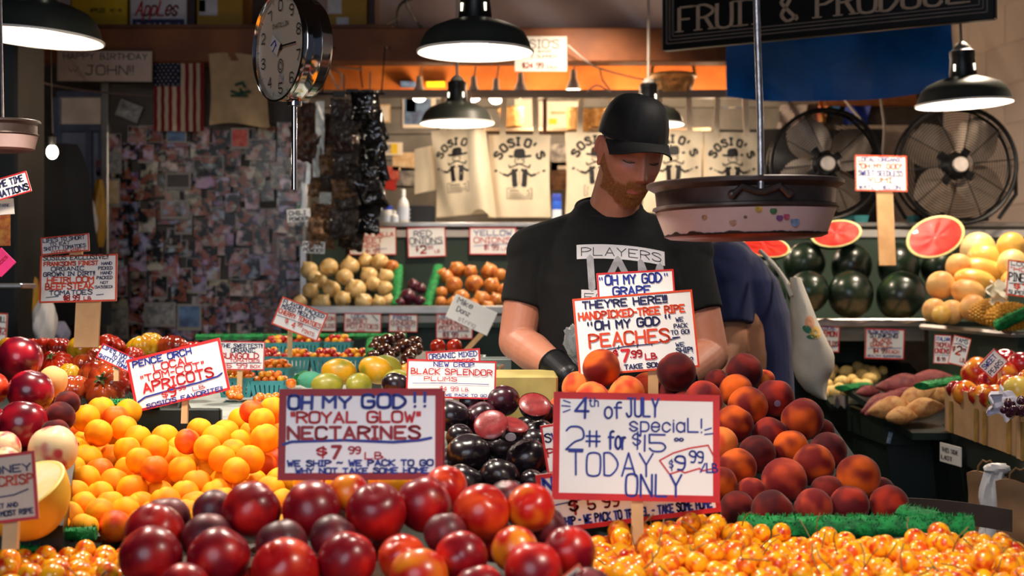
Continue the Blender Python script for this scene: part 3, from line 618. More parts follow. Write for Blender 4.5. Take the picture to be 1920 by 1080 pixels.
# cut plums in clear wrap lying on the plums
FLESH = mat('plum_flesh', S(120, 26, 30), .35, col2=S(150, 44, 46), scale=60, coat=.4, bump=.3, bscale=120)
def half_plum(px, py, Y, r, rot, lbl):
    t = thing('half_plum', lbl, 'cut plum', W(px, py, Y), rot, 'wrapped plum halves')
    m = MB(); n = 24; prof = [(r*math.sin(a), -r*math.cos(a)) for a in [i*math.pi/20 for i in range(0, 11)]]; m.lathe(prof, n, cap=False); m.obj('skin', PLUM, t)
    MB().lathe([(r*.99, -.001), (r*.85, .002), (.45*r, .003), (0.0001, .003)], n, cap=False).obj('cut_face', FLESH, t)
    return t
half_plum(920, 795, 2.44, .030, (rad(52), rad(-12), 0), 'cut plum half in clear wrap showing dull red flesh, left of the stickered one')
hp = half_plum(958, 795, 2.47, .032, (rad(18), rad(12), 0), 'cut black plum half with a round pale sticker on its skin')
k = Vector((.12, -1, -.35)).normalized()
MB().lathe([(0, 0), (.0095, 0), (.0095, .0006), (0, .0008)], 20, M=Matrix.Translation(k*.0322) @ k.to_track_quat('Z', 'Y').to_matrix().to_4x4()).obj('sticker', mat('sticker_pale', S(196, 190, 200), .5), hp)
half_plum(1003, 758, 2.58, .030, (rad(40), rad(10), 0), 'wrapped cut plum half with shiny red flesh at the back of the plum heap')

# ---- fruit pile at the left edge
ll = [(38, 672, 42, 'r'), (58, 735, 43, 'r'), (44, 795, 46, 'r'), (100, 843, 46, 'w'), (82, 872, 40, 'w'), (5, 842, 34, 'w'), (-14, 728, 30, 'b'), (98, 716, 29, 'y'), (112, 782, 29, 'd'), (126, 756, 24, 'd'), (104, 812, 27, 'd'), (10, 868, 30, 'w'), (-25, 790, 34, 'r'), (0, 700, 28, 'd'), (55, 850, 34, 'd'), (90, 760, 28, 'd')]
LMm = {'r': fruit_mesh('nectarine', fruit('nectarine_skin_crimson', S(180, 24, 40), S(96, 8, 28), .34, .58, 8, rough=.25, coat=.35), 36, .03, .12, .02, seed=41), 'w': fruit_mesh('white_peach', WHITEP_, 32, .05, .12, seed=42), 'b': NM['b'][0],
      'y': fruit_mesh('yellow_peach', YPEACH, 32, .04, .10, sz=(.95, .95, 1.1), seed=43), 'd': PMs['d'][0]}
LN = {'r': ('nectarine', 'glossy crimson nectarine'), 'w': ('white_peach', 'cream and pink white peach'), 'b': ('nectarine', 'bright red nectarine at the edge'), 'y': ('yellow_peach', 'pale yellow oval peach'), 'd': ('peach', 'dusky purple peach')}
lab = rows_labels(ll, 22, '')
for i, ((p, r), it) in enumerate(zip(heap(ll, lambda x, y: 2.2+(880-y)/200*.36, step=.88), ll)):
    rr = random.Random(i+600); a, b, n = lab[i]
    place(LMm[it[3]], LN[it[3]][0], None, f"{LN[it[3]][1]} by the tomatoes, {b} from left on {a} level up", LN[it[3]][0].replace('_', ' ').split()[-1], 'mixed fruit pile at the edge of the stall', None, p, rand_rot(rr, .5), r)
# halved melons: shell, rind ring and flesh
def half_melon(name, label, loc, r, rot, skin, rind, flesh, cat, sz=(1, 1, 1), group=None, part=.0, thick=.09):
    t = thing(name, label, cat, loc, rot, group); q = [i*math.pi/2/14 for i in range(15)]
    MB().lathe([(r*math.sin(a)*sz[0], -r*math.cos(a)*sz[2]) for a in q], 36, cap=False).obj('skin', skin, t, smooth=True)
    MB().lathe([(r*sz[0], 0), (r*(1-thick*.35)*sz[0], .0015), (r*(1-thick)*sz[0], .001)], 36, cap=False).obj('rind', rind, t)
    m = MB(); n = 36; rings = [1-thick, .75, .5, .25, .02]; vs = [(r*sz[0]*k*math.cos(2*math.pi*j/n), r*sz[0]*k*math.sin(2*math.pi*j/n), .001+.002*noise.noise(Vector((k*3, math.cos(2*math.pi*j/n)*2, math.sin(2*math.pi*j/n)*2)))*(1 if k < 1-thick else 0)) for k in rings for j in range(n)]
    m.add(vs, [(i*n+j, i*n+(j+1) % n, i*n+n+(j+1) % n, i*n+n+j) for i in range(4) for j in range(n)]+[tuple(range(4*n, 5*n))]); m.obj('flesh', flesh, t)
    t.scale = (1, sz[1], 1); return t
half_melon('half_melon', 'cut half of a yellow melon with pale flesh behind the small red-edged sign', W(38, 918, 2.06), .068, (rad(26), rad(-20), 0),
    mat('melon_yellow_rind', S(246, 206, 84), .35, col2=S(240, 186, 50), scale=12, coat=.2), mat('melon_pale_rind', S(250, 226, 130), .4, var=.03), mat('melon_pale_flesh', S(250, 240, 200), .3, col2=S(246, 226, 150), scale=20, coat=.3, bump=.2), 'melon', (1, 1, 1.15))

# ---- yellow cherries
CM = [fruit_mesh('cherry', CHER, 18, .05, .16, 0, (1.03, .98, .97), seed=s) for s in (51, 52, 53)]
def cherries(x0f, x1f, y0, y1, zf, r0, seed, lim, lbl, grp, mound=None):
    rr = random.Random(seed); P = []; y = y0; k = 0
    while y < y1:
        x = x0f(y)+(k % 2)*r0; 
        while x < x1f(y):
            r = r0*rr.uniform(.86, 1.12); P.append([x+rr.uniform(-.004, .004), y+rr.uniform(-.004, .004), zf(x, y)+r, r]); x += r0*2.06
        y += r0*1.62; k += 1
    n = len(P)
    for _ in range(int(n*.26)):       # a second layer thrown on top
        q = rr.choice(P[:n]); r = r0*rr.uniform(.86, 1.12); P.append([q[0]+rr.uniform(-.02, .02), q[1]+rr.uniform(-.02, .02), q[2]+r0*1.9, r])
    for _ in range(mound[3] if mound else 0):
        a, d = rr.uniform(0, 6.28), rr.random()**.6; x, y = mound[0]+math.cos(a)*d*mound[2]*1.6, mound[1]+math.sin(a)*d*mound[2]*.7; P.append([x, y, zf(x, y)+.02+(1-d)*.055+r0, r0*rr.uniform(.9, 1.1)])
    A = np.array(P); r = A[:, 3]
    for it in range(70):
        D = A[:, None, :3]-A[None, :, :3]; L = np.sqrt((D**2).sum(2))+np.eye(len(A)); pen = np.clip((r[:, None]+r[None, :])-L, 0, None); np.fill_diagonal(pen, 0)
        A[:, :3] += (D/L[:, :, None]*pen[:, :, None]*.32).sum(1); A[:, 2] -= .0012
        fl = np.array([zf(a[0], a[1]) for a in A])+r; A[:, 2] = np.maximum(A[:, 2], fl)
    A = A[A[:, 1].argsort()]; st = MB().tube([(0, 0, .8), (.15, .05, 1.6), (.5, .1, 2.6), (1.1, .1, 3.4)], .06, 5).mesh('stem', STEMB); joined = MB(); cnt = 0
    for a in A:
        px = 960+a[0]/a[1]*F; py = 540-(a[2]-H)/a[1]*F
        if py > 1105 or px > 1950 or px < -30: continue
        if cnt < lim:
            o = place(rr.choice(CM), 'cherry', None, lbl, 'cherry', grp, None, a[:3], (rr.uniform(-1.2, 1.2), rr.uniform(-1.2, 1.2), rr.uniform(0, 6.28)), a[3]); cnt += 1
            if rr.random() < .22 and a[2] > 1.0: place(st, 'stem', o, rot=(rr.uniform(-.4, .4), rr.uniform(-.3, .3), rr.uniform(0, 6)))
        else: joined.ball(a[:3], float(a[3]), 12)
    if joined.v: joined.obj('cherry_heap', CHERI, smooth=True, label='rest of the yellow cherries towards the back of the front tray', kind='stuff')
zc = lambda x, y: 1.036+(y-1.8)*.02
cherries(lambda y: .12*y/2+.0 if y < 2.05 else .10, lambda y: (1935-960)/F*y if y < 2.02 else (1935-960)/F*y-(y-2.02)*.35, 1.72, 2.18, zc, .0158, 3, 262, 'yellow and red cherry in the wide tray at the front', 'yellow cherries in the wide front tray', (.27, 2.17, .055, 22))
cherries(lambda y: (-20-960)/F*y, lambda y: (235-960)/F*y, 1.72, 2.06, zc, .0158, 4, 38, 'yellow and red cherry in the small tray beside the red nectarines', 'yellow cherries beside the red nectarines')

# ------------------------------------------------------------------ heirloom tomatoes
def calyx(parent, r=1.0, m_=STEM):
    m = MB()
    for k in range(5):
        a = 2*math.pi*k/5+R.uniform(-.2, .2); u = Vector((math.cos(a), math.sin(a), 0)); v = Vector((-u.y, u.x, 0)); L = R.uniform(.32, .45)
        z0 = .86; m.add([Vector((0, 0, z0+.03))+v*.05, Vector((0, 0, z0+.03))-v*.05, u*L*.6-v*.07+Vector((0, 0, z0+.1)), u*L*.6+v*.07+Vector((0, 0, z0+.1)), u*L+Vector((0, 0, z0+.02))], [(0, 1, 2, 3), (3, 2, 4)])
    m.tube([(0, 0, .82), (.03, 0, 1.0), (.08, .03, 1.12)], .045, 6); return m.obj('stem', m_, parent)
TM = {k: [fruit_mesh('tomato', mm, 48, 0, .20, 0, (1.12, 1.12, .84), lobes=L, lobe=.17, seed=s, wob=.06) for s, L in sd] for k, mm, sd in (('r', TOMR, ((61, 9), (62, 7))), ('b', TOMB, ((63, 8), (64, 10))), ('y', TOMY, ((65, 6), (66, 8))))}
tl = [(200, 725, 40, 'b', 1), (139, 728, 30, 'b', 0), (228, 690, 27, 'b', 0), (107, 688, 30, 'r', 1), (183, 702, 32, 'b', 0), (131, 698, 18, 'y', 0), (160, 684, 24, 'b', 0), (173, 673, 22, 'b', 0), (208, 651, 27, 'r', 0), (155, 651, 27, 'y', 0), (111, 651, 22, 'r', 0), (88, 652, 24, 'r', 0), (268, 652, 28, 'y', 0), (284, 640, 20, 'y', 0), (252, 666, 18, 'r', 0),
 (324, 652, 28, 'b', 0), (186, 661, 15, 'y', 0), (101, 674, 18, 'r', 0), (20, 650, 20, 'o', 0), (60, 650, 18, 'r', 0), (360, 660, 24, 'r', 0), (300, 690, 30, 'b', 0), (270, 715, 32, 'r', 0), (350, 700, 30, 'b', 0), (75, 720, 26, 'r', 0), (398, 668, 22, 'y', 0)]
TNm = {'r': 'red ridged', 'b': 'brownish red ridged', 'y': 'yellow ridged', 'o': 'small orange'}
lab = rows_labels(tl, 18, '')
for i, ((p, r), it) in enumerate(zip(heap(tl, lambda x, y: 3.02+(735-y)/90*.62, step=.85), tl)):
    rr = random.Random(i+700); a, b, n = lab[i]; k = it[3] if it[3] != 'o' else 'y'
    rot = (rad(62), rad(-6), 0) if (it[0], it[1]) == (200, 725) else ((rad(40), rad(-20), 0) if it[4] else (rr.uniform(-.6, .5), rr.uniform(-.5, .5), rr.uniform(0, 6)))
    o = place(rr.choice(TM[k]), 'tomato', None, f'{TNm[it[3]]} heirloom tomato, {b} from left in {a} row up of the tomato slope', 'tomato', 'heirloom tomatoes', None, p, rot, r)
    if it[4]: calyx(o)
# dark tomatoes
KM = fruit_mesh('dark_tomato', KUMA, 26, 0, .10, 0, (1, 1, .95), seed=71)
kl = [(722, 697, 15), (745, 705, 15), (765, 672, 14), (752, 690, 14), (735, 683, 13), (712, 680, 14), (720, 657, 14), (727, 640, 15), (702, 652, 12), (757, 650, 16), (778, 643, 14), (749, 633, 12), (741, 660, 11), (771, 662, 12), (700, 668, 12), (782, 655, 12), (708, 640, 11), (730, 670, 12), (748, 720, 14), (765, 700, 13)]
lab = rows_labels(kl, 10, '')
for i, (p, r) in enumerate(heap(kl, lambda x, y: 3.75+(705-y)/75*.5, step=.9)):
    a, b, n = lab[i]; place(KM, 'dark_tomato', None, f'glossy brown-green small tomato, {b} from left in {a} row up beside the berry baskets', 'tomato', 'dark brown tomatoes', None, p, rand_rot(random.Random(i)), r)
bed('dark_tomato_board', [(-.40, 3.6, 1.185), (-.22, 3.6, 1.185), (-.25, 4.5, 1.25), (-.48, 4.5, 1.25)], .015, 'sloping board under the dark brown tomatoes')
# papayas
PM_ = MB().ball((0, 0, 0), 1, 30, fn=lambda d: Vector((d.x*(1.28 if d.x > 0 else 1.16), d.y*(.92+.06*d.x), d.z*(.92+.06*d.x)))*(1+.02*noise.noise(d*2))).mesh('papaya', PAP)
PG_ = PM_.copy(); PG_.materials.clear(); PG_.materials.append(PAPG)
for px, py, Y, r, rot, me, l in ((634, 697, 3.30, .034, (0, .1, .1), PM_, 'yellow papaya with dark blotches, nearer the berry baskets'), (703, 693, 3.28, .034, (.3, .35, -.2), PM_, 'yellow papaya with dark spots, nearer the dark tomatoes'), (722, 690, 3.38, .034, (0, .2, .6), PG_, 'yellow-green papaya behind the spotted one'),
        (612, 722, 3.24, .030, (0, 0, .2), PG_, 'green papaya in the lower layer below the yellow one'), (672, 722, 3.22, .030, (0, 0, 1.2), PG_, 'green papaya between the two yellow ones, lower layer'), (746, 716, 3.24, .031, (0, .2, -.4), PG_, 'green papaya at the lower end next to the plum sign'), (770, 700, 3.4, .028, (0, .2, .4), PM_, 'orange papaya half hidden behind the plum sign')):
    place(me, 'papaya', None, l, 'papaya', 'papayas', None, W(px, py, Y), rot, r)
m = MB(); m.ball((0, 0, 0), (.032, .03, .02), 24, fn=lambda d: d*(1+.1*noise.noise(d*5))); m.obj('sage_pad', mat('sage_foam', S(70, 150, 120), .8, bump=.4), label='rounded sage green foam pad next to the papayas', cat='pad', loc=W(583, 712, 3.4))

# ------------------------------------------------------------------ pint baskets of cherry tomatoes
BLUE = mat('pint_blue_green', S(66, 150, 156), .6, var=.12, bump=.2)
def basket_mesh(w, d, h):
    m = MB(); t = 1.0
    for sx, sy, L, ang in ((0, -1, w, 0), (0, 1, w, 0), (-1, 0, d, 1), (1, 0, d, 1)):
        hw, hd = w/2, d/2; n = 7
        def P(u, z):     # along the side, tapering to the foot
            k = .80+.20*z/h
            return ((u*hw*k, sy*hd*k, z) if not ang else (sx*hw*k, u*hd*k, z))
        for za, zb in ((0, h*.16), (h*.78, h)):
            a, b, c, e = P(-1, za), P(1, za), P(1, zb), P(-1, zb); off = Vector((sx, sy, 0))*.0022
            m.add([Vector(q) for q in (a, b, c, e)]+[Vector(q)-off for q in (a, b, c, e)], [(0, 1, 2, 3), (7, 6, 5, 4), (0, 4, 5, 1), (2, 6, 7, 3), (1, 5, 6, 2), (0, 3, 7, 4)])
        for i in range(n):
            u0 = -1+2*(i+.06)/n; u1 = -1+2*(i+.80)/n; a, b, c, e = P(u0, h*.16), P(u1, h*.16), P(u1, h*.78), P(u0, h*.78); off = Vector((sx, sy, 0))*.0018
            m.add([Vector(q) for q in (a, b, c, e)]+[Vector(q)-off for q in (a, b, c, e)], [(0, 1, 2, 3), (7, 6, 5, 4), (0, 4, 5, 1), (2, 6, 7, 3), (1, 5, 6, 2), (0, 3, 7, 4)])
    m.box((0, 0, .001), (w*.8, d*.8, .002)); return m.mesh('pint_basket', BLUE, False)
BK = basket_mesh(.088, .088, .048)
CT = {'r': fruit_mesh('cherry_tomato', CHTR, 14, 0, .08, seed=1), 'y': fruit_mesh('cherry_tomato', CHTY, 14, 0, .08, seed=2), 'o': fruit_mesh('cherry_tomato', CHTO, 14, 0, .08, seed=3)}
bk = [(556, 668, 4.12, 'mix', 'second from left in the rear row'), (612, 668, 4.12, 'mix', 'third from left in the rear row'), (667, 668, 4.12, 'mix', 'fourth in the rear row, next to the dark tomatoes'), (500, 667, 4.12, 'mix', 'first in the rear row, behind the tomato card'), (519, 688, 3.80, 'ora', 'in the middle row behind the nectarine sign'), (455, 690, 3.80, 'ora', 'in the middle row under the card'),
      (508, 712, 3.52, 'ora', 'nearest one, just above the nectarine sign'), (446, 707, 3.52, 'ora', 'nearest one, just above the apricots'), (577, 640, 4.42, 'mix', 'in the far row below the tilted card'), (522, 642, 4.42, 'mix', 'far row behind the tilted card'), (635, 640, 4.42, 'mix', 'in the far row next to the green turf'), (110, 668, 3.5, 'none', 'empty one among the red tomatoes')]
for bi, (px, py, Y, kind, l) in enumerate(bk):
    p = W(px, py, Y); z0 = p.z-.048
    place(BK, 'pint_basket', None, f'blue-green pint basket, {l}', 'basket', 'pint baskets', None, (p.x, p.y, z0), (0, 0, R.uniform(-.08, .08)), (1, 1, 1) if kind != 'none' else .5)
    if kind == 'none': continue
    rr = random.Random(bi); P = []
    for layer, (n, rz) in enumerate(((4, .036), (4, .048), (3, .060))):
        if layer == 0 : continue
        sp = .080/n if layer == 1 else .058/n
        for a in range(n):
            for b in range(n):
                P.append((p.x+(a-(n-1)/2)*sp*1.0+rr.uniform(-.003, .003), p.y+(b-(n-1)/2)*sp+rr.uniform(-.003, .003), z0+rz+rr.uniform(-.002, .003)))
    for q in P:
        k = rr.choice('rrryyo') if kind == 'mix' else rr.choice('ooy'); r = (.0105 if kind == 'mix' else .009)*rr.uniform(.9, 1.12)
        place(CT[k], 'cherry_tomato', None, f"{ {'r': 'red', 'y': 'yellow', 'o': 'orange'}[k]} cherry tomato in basket {l}", 'tomato', f'cherry tomatoes in the basket {l}', None, q, rand_rot(rr), r)
rr = random.Random(9)
for i in range(34):
    x, y = rr.uniform(478, 522), rr.uniform(742, 756)
    if i > 16: x, y = rr.uniform(430, 450), rr.uniform(728, 745)
    place(CT['o'], 'cherry_tomato', None, 'small orange cherry tomato lying loose between baskets and apricots', 'tomato', 'loose orange cherry tomatoes', None, W(x, y, 3.05+(756-y)/30*.15), rand_rot(rr), .0095*rr.uniform(.8, 1.1))
place(CT['o'], 'cherry_tomato', None, 'single larger orange tomato lying beside the green divider', 'tomato', None, None, W(546, 719, 3.4), (0, 0, 0), .013)
# clear boxes with peppers and red tomatoes behind the organic card
CLEAR = mat('clear_plastic', (.9, .95, .95), .12, trans=.9, var=.02, ior=1.3)
PEPM = [fruit_mesh('pepper', fruit('pepper_'+n, c, tuple(k*.7 for k in c), .4, .7, 6, rough=.2, coat=.4), 12, 0, .05, .2, (.6, .6, 1.3), seed=5) for n, c in (('red', S(190, 30, 24)), ('green', S(60, 120, 40)), ('orange', S(230, 120, 30)))]
for bi, (px, py, Y, w, n) in enumerate(((918, 712, 3.15, .11, 16), (915, 672, 3.7, .12, 14), (860, 668, 3.9, .14, 16))):
    p = W(px, py, Y); h = .05
    t = thing('clear_box', ('clear plastic box of red and green peppers next to the plum sign', 'clear plastic box of mixed peppers behind the nearer pepper box', 'clear plastic box of mixed peppers below the red tomatoes')[bi], 'box', (p.x, p.y, p.z-h))
    m = MB()
    for c, d in (((0, -w*.4, h/2), (w, .0015, h)), ((0, w*.4, h/2), (w, .0015, h)), ((-w/2, 0, h/2), (.0015, w*.8, h)), ((w/2, 0, h/2), (.0015, w*.8, h)), ((0, 0, .001), (w, w*.8, .0015))): m.box(c, d)
    m.obj('tray', CLEAR, t, smooth=False); m = MB()
    for c, d in (((0, -w*.4, h), (w+.008, .006, .003)), ((0, w*.4, h), (w+.008, .006, .003)), ((-w/2, 0, h), (.006, w*.8, .003)), ((w/2, 0, h), (.006, w*.8, .003))): m.box(c, d)
    m.obj('rim', mat('clear_rim', S(220, 226, 220), .3, var=.05), t, smooth=False)
    rr = random.Random(bi)
    for i in range(n):
        k = rr.randrange(3) if bi else (0 if rr.random() < .6 else 1)
        place(PEPM[k], 'pepper', None, f"small {('red', 'green', 'orange')[k]} pepper in the clear box {('next to the plum sign', 'behind the nearer box', 'below the red tomatoes')[bi]}", 'pepper', f'peppers in clear box {bi+1}', None, (p.x+rr.uniform(-.4, .4)*w, p.y+rr.uniform(-.3, .3)*w, p.z-h+.012+(i % 3)*.013), rand_rot(rr, 1.5), .012)
RT = fruit_mesh('round_tomato', TOMR, 26, 0, .08, seed=8)
for px, l in ((821, 'round red tomato, the one closer to the dark tomatoes'), (852, 'round red tomato, the one closer to the note on a stick')):
    place(RT, 'round_tomato', None, l, 'tomato', None, None, W(px, 650, 4.15), (0, 0, 0), .023)
bx = MB(); bx.bevbox((0, 0, 0), (.10, .10, .02), .003); bx.obj('tray_of_tomatoes', mat('cream_card', S(196, 190, 140), .7), label='low cream tray under the two round red tomatoes', cat='tray', loc=W(840, 676, 4.15), smooth=False)
bx = MB(); bx.bevbox((0, 0, 0), (.13, .22, .16), .004); bx.obj('yellow_carton', mat('yellow_carton', S(176, 160, 92), .6, bump=.1), label='plain pale yellow carton in front of the man beside the plums', cat='carton', loc=W(985, 770, 2.98), smooth=False)

# ------------------------------------------------------------------ onions
def onion_mesh(m_, seed, top=.35):
    def fn(d):
        th = math.acos(max(-1, min(1, d.z))); r = 1+.03*noise.noise(d*2+Vector((seed, 0, 0))); r += top*math.exp(-(th/.20)**2)+.10*math.exp(-((math.pi-th)/.2)**2)
        r += .012*math.sin(14*math.atan2(d.y, d.x))*math.sin(th)
        return Vector((d.x, d.y, d.z*.92))*r
    return MB().ball((0, 0, 0), 1, 30, fn=fn).mesh('onion', m_)
OM = {'p': [onion_mesh(ONP, s, .4) for s in (1, 2)], 'b': [onion_mesh(ONB, s, .3) for s in (3, 4)], 'r': [onion_mesh(ONR, 5, .3)]}
ol = [(580, 507, 17, 'p'), (617, 502, 18, 'p'), (656, 500, 18, 'p'), (686, 490, 15, 'p'), (712, 492, 17, 'p'), (646, 520, 17, 'p'), (692, 517, 17, 'p'), (724, 519, 15, 'p'), (601, 528, 14, 'p'), (582, 546, 16, 'p'), (622, 543, 17, 'p'), (667, 543, 20, 'p'), (700, 533, 15, 'p'), (722, 541, 15, 'p'), (642, 561, 16, 'p'), (602, 569, 18, 'p'), (562, 567, 14, 'p'), (682, 566, 17, 'p'), (710, 567, 13, 'p'), (728, 565, 13, 'p'), (590, 520, 14, 'p'), (735, 500, 13, 'b'),
      (765, 557, 16, 'r'), (789, 541, 11, 'r'), (788, 565, 11, 'r'), (775, 535, 12, 'r'), (750, 568, 10, 'r'),
      (830, 515, 12, 'b'), (857, 506, 16, 'b'), (882, 510, 14, 'b'), (918, 510, 17, 'b'), (938, 516, 13, 'b'), (851, 535, 17, 'b'), (889, 533, 18, 'b'), (922, 536, 16, 'b'), (828, 549, 12, 'b'), (903, 562, 17, 'b'), (865, 558, 16, 'b'), (930, 563, 14, 'b'), (826, 567, 12, 'b'), (850, 570, 14, 'b'), (885, 572, 13, 'b'), (915, 575, 12, 'b'), (838, 520, 13, 'b'), (945, 545, 14, 'b')]
ol.sort(key=lambda t: -t[1]); lab = rows_labels(ol, 12, '')
for i, ((p, r), it) in enumerate(zip(heap(ol, lambda x, y: 5.84+(572-y)/75*.3, step=.88), ol)):
    rr = random.Random(i+900); a, b, n = lab[i]
    place(rr.choice(OM[it[3]]), 'onion', None, f"{ {'p': 'pale yellow', 'b': 'orange-brown', 'r': 'dark red'}[it[3]]} onion, {b} from left in {a} onion row above the bench lip", 'onion', { 'p': 'sweet onions', 'b': 'yellow onions', 'r': 'red onions'}[it[3]], None, p, rand_rot(rr, .8), r)

# ------------------------------------------------------------------ watermelons and yellow melons
wl = [(1515, 545, 40, 44), (1595, 550, 46, 44), (1689, 552, 49, 44), (1508, 492, 42, 38), (1597, 497, 43, 36), (1685, 498, 46, 36), (1762, 500, 38, 36), (1432, 552, 44, 44), (1424, 505, 40, 40)]
WM = [fruit_mesh('watermelon', WMEL, 36, 0, .03, seed=s, sz=(1, 1, .95)) for s in (81, 82)]
wn_ = ['at the bottom, half hidden by the canvas bag', 'in the middle of the bottom row with a green-yellow patch', 'at the end of the bottom row by the yellow melons', 'on top behind the canvas bag strap', 'in the upper row just behind the wooden post', 'in the upper row in front of the wooden post', 'in the upper row touching the yellow melons', 'in the bottom row hidden behind the navy shirt', 'in the upper row hidden behind the navy shirt']
for i, (px, py, rx, rz) in enumerate(wl):
    Y = 5.5 if py > 520 else 5.68; p = W(px, py+2, Y)
    place(WM[i % 2], 'watermelon', None, f'small dark green watermelon {wn_[i]}', 'watermelon', 'whole watermelons', None, p, (.5+i, .3*i, i), (rx*Y/F*.98, rx*Y/F*.98, rx*Y/F*.98 if i > 6 else (rx+rz)/2*Y/F))
RIND = mat('watermelon_white_rind', S(236, 226, 150), .4, var=.05); WFLESH = mat('watermelon_flesh', S(206, 22, 12), .35, col2=S(224, 50, 26), scale=16, coat=.4, bump=.3, bscale=90)
WSK = mat('watermelon_skin_cut', S(28, 44, 26), .3, var=.3, scale=12, coat=.2)
half_melon('half_watermelon', 'cut watermelon half showing red flesh, lying on top next to the scale pan', W(1568, 438, 5.62), .098, (rad(62), rad(-10), 0), WSK, RIND, WFLESH, 'watermelon', (1, .92, .75), 'cut watermelons', thick=.10).scale = (1.04, .62, 1)
half_melon('half_watermelon', 'cut watermelon half tipped up on top beside the yellow melons', W(1754, 444, 5.42), .108, (rad(72), rad(-22), 0), WSK, RIND, WFLESH, 'watermelon', (1, .9, .75), 'cut watermelons', thick=.10).scale = (1.06, .74, 1)
half_melon('half_watermelon', 'cut watermelon half just above the navy shirt', W(1436, 462, 5.3), .092, (rad(64), rad(8), 0), WSK, RIND, WFLESH, 'watermelon', (1, .9, .8), 'cut watermelons', thick=.10).scale = (1, .5, 1)
yl = [(1834, 468, 33, 'P', (1, 1, 1), 'pale round melon on top of the pile'), (1850, 486, 33, 'Y', (1.1, 1, .9), 'large yellow melon under the pale round one'), (1896, 462, 27, 'Y', (1, 1, 1), 'yellow melon at the top end by the frame edge'), (1898, 495, 28, 'P', (1, 1, 1), 'pale yellow melon below the one at the top end'), (1798, 500, 25, 'S', (1, 1, 1), 'tan round melon at the upper near side of the pile'), (1845, 508, 28, 'Y', (1.6, 1, .85), 'long yellow squash lying across the middle'),
      (1764, 535, 27, 'S', (1, 1, 1), 'tan round melon next to the watermelons'), (1829, 528, 30, 'Y', (1.35, 1, .8), 'yellow oval melon in the second row'), (1815, 548, 27, 'S', (1.2, 1, .9), 'tan squash with its end towards the viewer'), (1752, 582, 23, 'S', (1, 1, 1), 'tan melon at the bottom by the watermelons'), (1785, 585, 23, 'S', (1, 1, 1), 'tan melon in the bottom row with a dull end'), (1765, 590, 18, 'Y', (1, 1, 1), 'small bright yellow melon squeezed in the bottom row'), (1825, 578, 26, 'S', (1, 1, 1), 'round tan melon with a dark stem scar'), (1900, 530, 24, 'Y', (1, 1, 1), 'yellow melon behind the pineapple sign')]
YMs = {k: fruit_mesh('yellow_melon', m_, 30, .0, .06, seed=9) for k, m_ in (('P', YMELP), ('Y', YMEL), ('S', SQUA))}
for i, ((p, r), it) in enumerate(zip(heap(list(reversed(yl)), lambda x, y: 4.85+(600-y)/140*.35-(x-1740)*.0006, step=.8), list(reversed(yl)))):
    place(YMs[it[3]], 'yellow_melon', None, it[5], 'melon', 'yellow melons', None, p, (rad(70), .25, 0) if it[4] == (1, 1, 1) else (0, .25, 0), [r*k for k in it[4]])
# pineapples lying down, corn-yellow eyes
def pineapple(px, py, Y, L, rr0, rot, lbl):
    t = thing('pineapple', lbl, 'pineapple', W(px, py, Y), rot, 'pineapples'); body = MB(); ey = MB()
    prof = [(rr0*math.sin(math.pi*i/12)**.6, -L/2+L*i/12) for i in range(13)]; body.lathe([(max(a, .001), b) for a, b in prof], 20)
    body.obj('body', mat('pineapple_body', S(190, 130, 40), .6, var=.2), t)
    eye = MB().ball((0, 0, 0), 1, 6).v; ef = MB().ball((0, 0, 0), 1, 6).f
    for j in range(1, 15):
        z = -L/2+L*(j+.2)/15.2; q = rr0*math.sin(math.pi*(z/L+.5))**.6; n = max(5, int(2*math.pi*q/(L/13)))
        for k in range(n):
            a = 2*math.pi*(k+.5*(j % 2))/n; c = Vector((q*math.cos(a), q*math.sin(a), z)); ey.add([c+Vector(v)*L*.034 for v in eye], ef)
    e = ey.obj('eyes', mat('pineapple_eye', S(232, 182, 66), .45, col2=S(206, 140, 40), scale=60, bump=.3), t); e['kind'] = 'stuff'
    lf = MB()
    for k in range(16):
        a = k*2.4; u = Vector((math.cos(a), math.sin(a), 0)); v = Vector((-u.y, u.x, 0)); h = .04+.03*(k/16)
        lf.add([Vector((0, 0, L/2))+u*.008+v*.006, Vector((0, 0, L/2))+u*.008-v*.006, Vector((0, 0, L/2+h*.6))+u*(.02)-v*.005, Vector((0, 0, L/2+h*.6))+u*.02+v*.005, Vector((0, 0, L/2+h))+u*.045], [(0, 1, 2, 3), (3, 2, 4)])
    lf.obj('crown', mat('pineapple_leaf', S(40, 100, 44), .5, var=.3), t)
pineapple(1858, 585, 4.70, .15, .042, (rad(90), 0, rad(62)), 'golden pineapple lying on the melon shelf, the farther one')
pineapple(1893, 594, 4.58, .16, .045, (rad(88), 0, rad(70)), 'golden pineapple lying in front of the farther one at the frame edge')
# ------------------------------------------------------------------ potatoes and sweet potatoes
def spud(m_, seed, sx=1.3, taper=0, bend=0):
    def fn(d):
        k = sx*(1-0*d.x); w = 1-taper*abs(d.x)**1.5; q = Vector((d.x*k, d.y*w, d.z*w)); q *= 1+.08*noise.noise(d*1.7+Vector((seed*3.1, 0, 0))); q.z += bend*math.cos(d.x*2); return q
    return MB().ball((0, 0, 0), 1, 24, fn=fn, rot=(0, 0, 0)).mesh('potato', m_)
PT = [spud(POTY, s) for s in (1, 2, 3)]
pt = [(1563, 693, 11), (1587, 697, 13), (1609, 688, 11), (1625, 694, 12), (1637, 696, 11), (1655, 695, 10), (1555, 703, 12), (1578, 716, 13), (1616, 704, 14), (1630, 711, 14), (1560, 735, 14), (1572, 728, 11), (1608, 720, 12), (1598, 712, 12), (1552, 721, 12), (1640, 705, 12), (1545, 690, 11), (1622, 722, 13), (1543, 738, 12), (1590, 735, 12), (1538, 712, 12)]
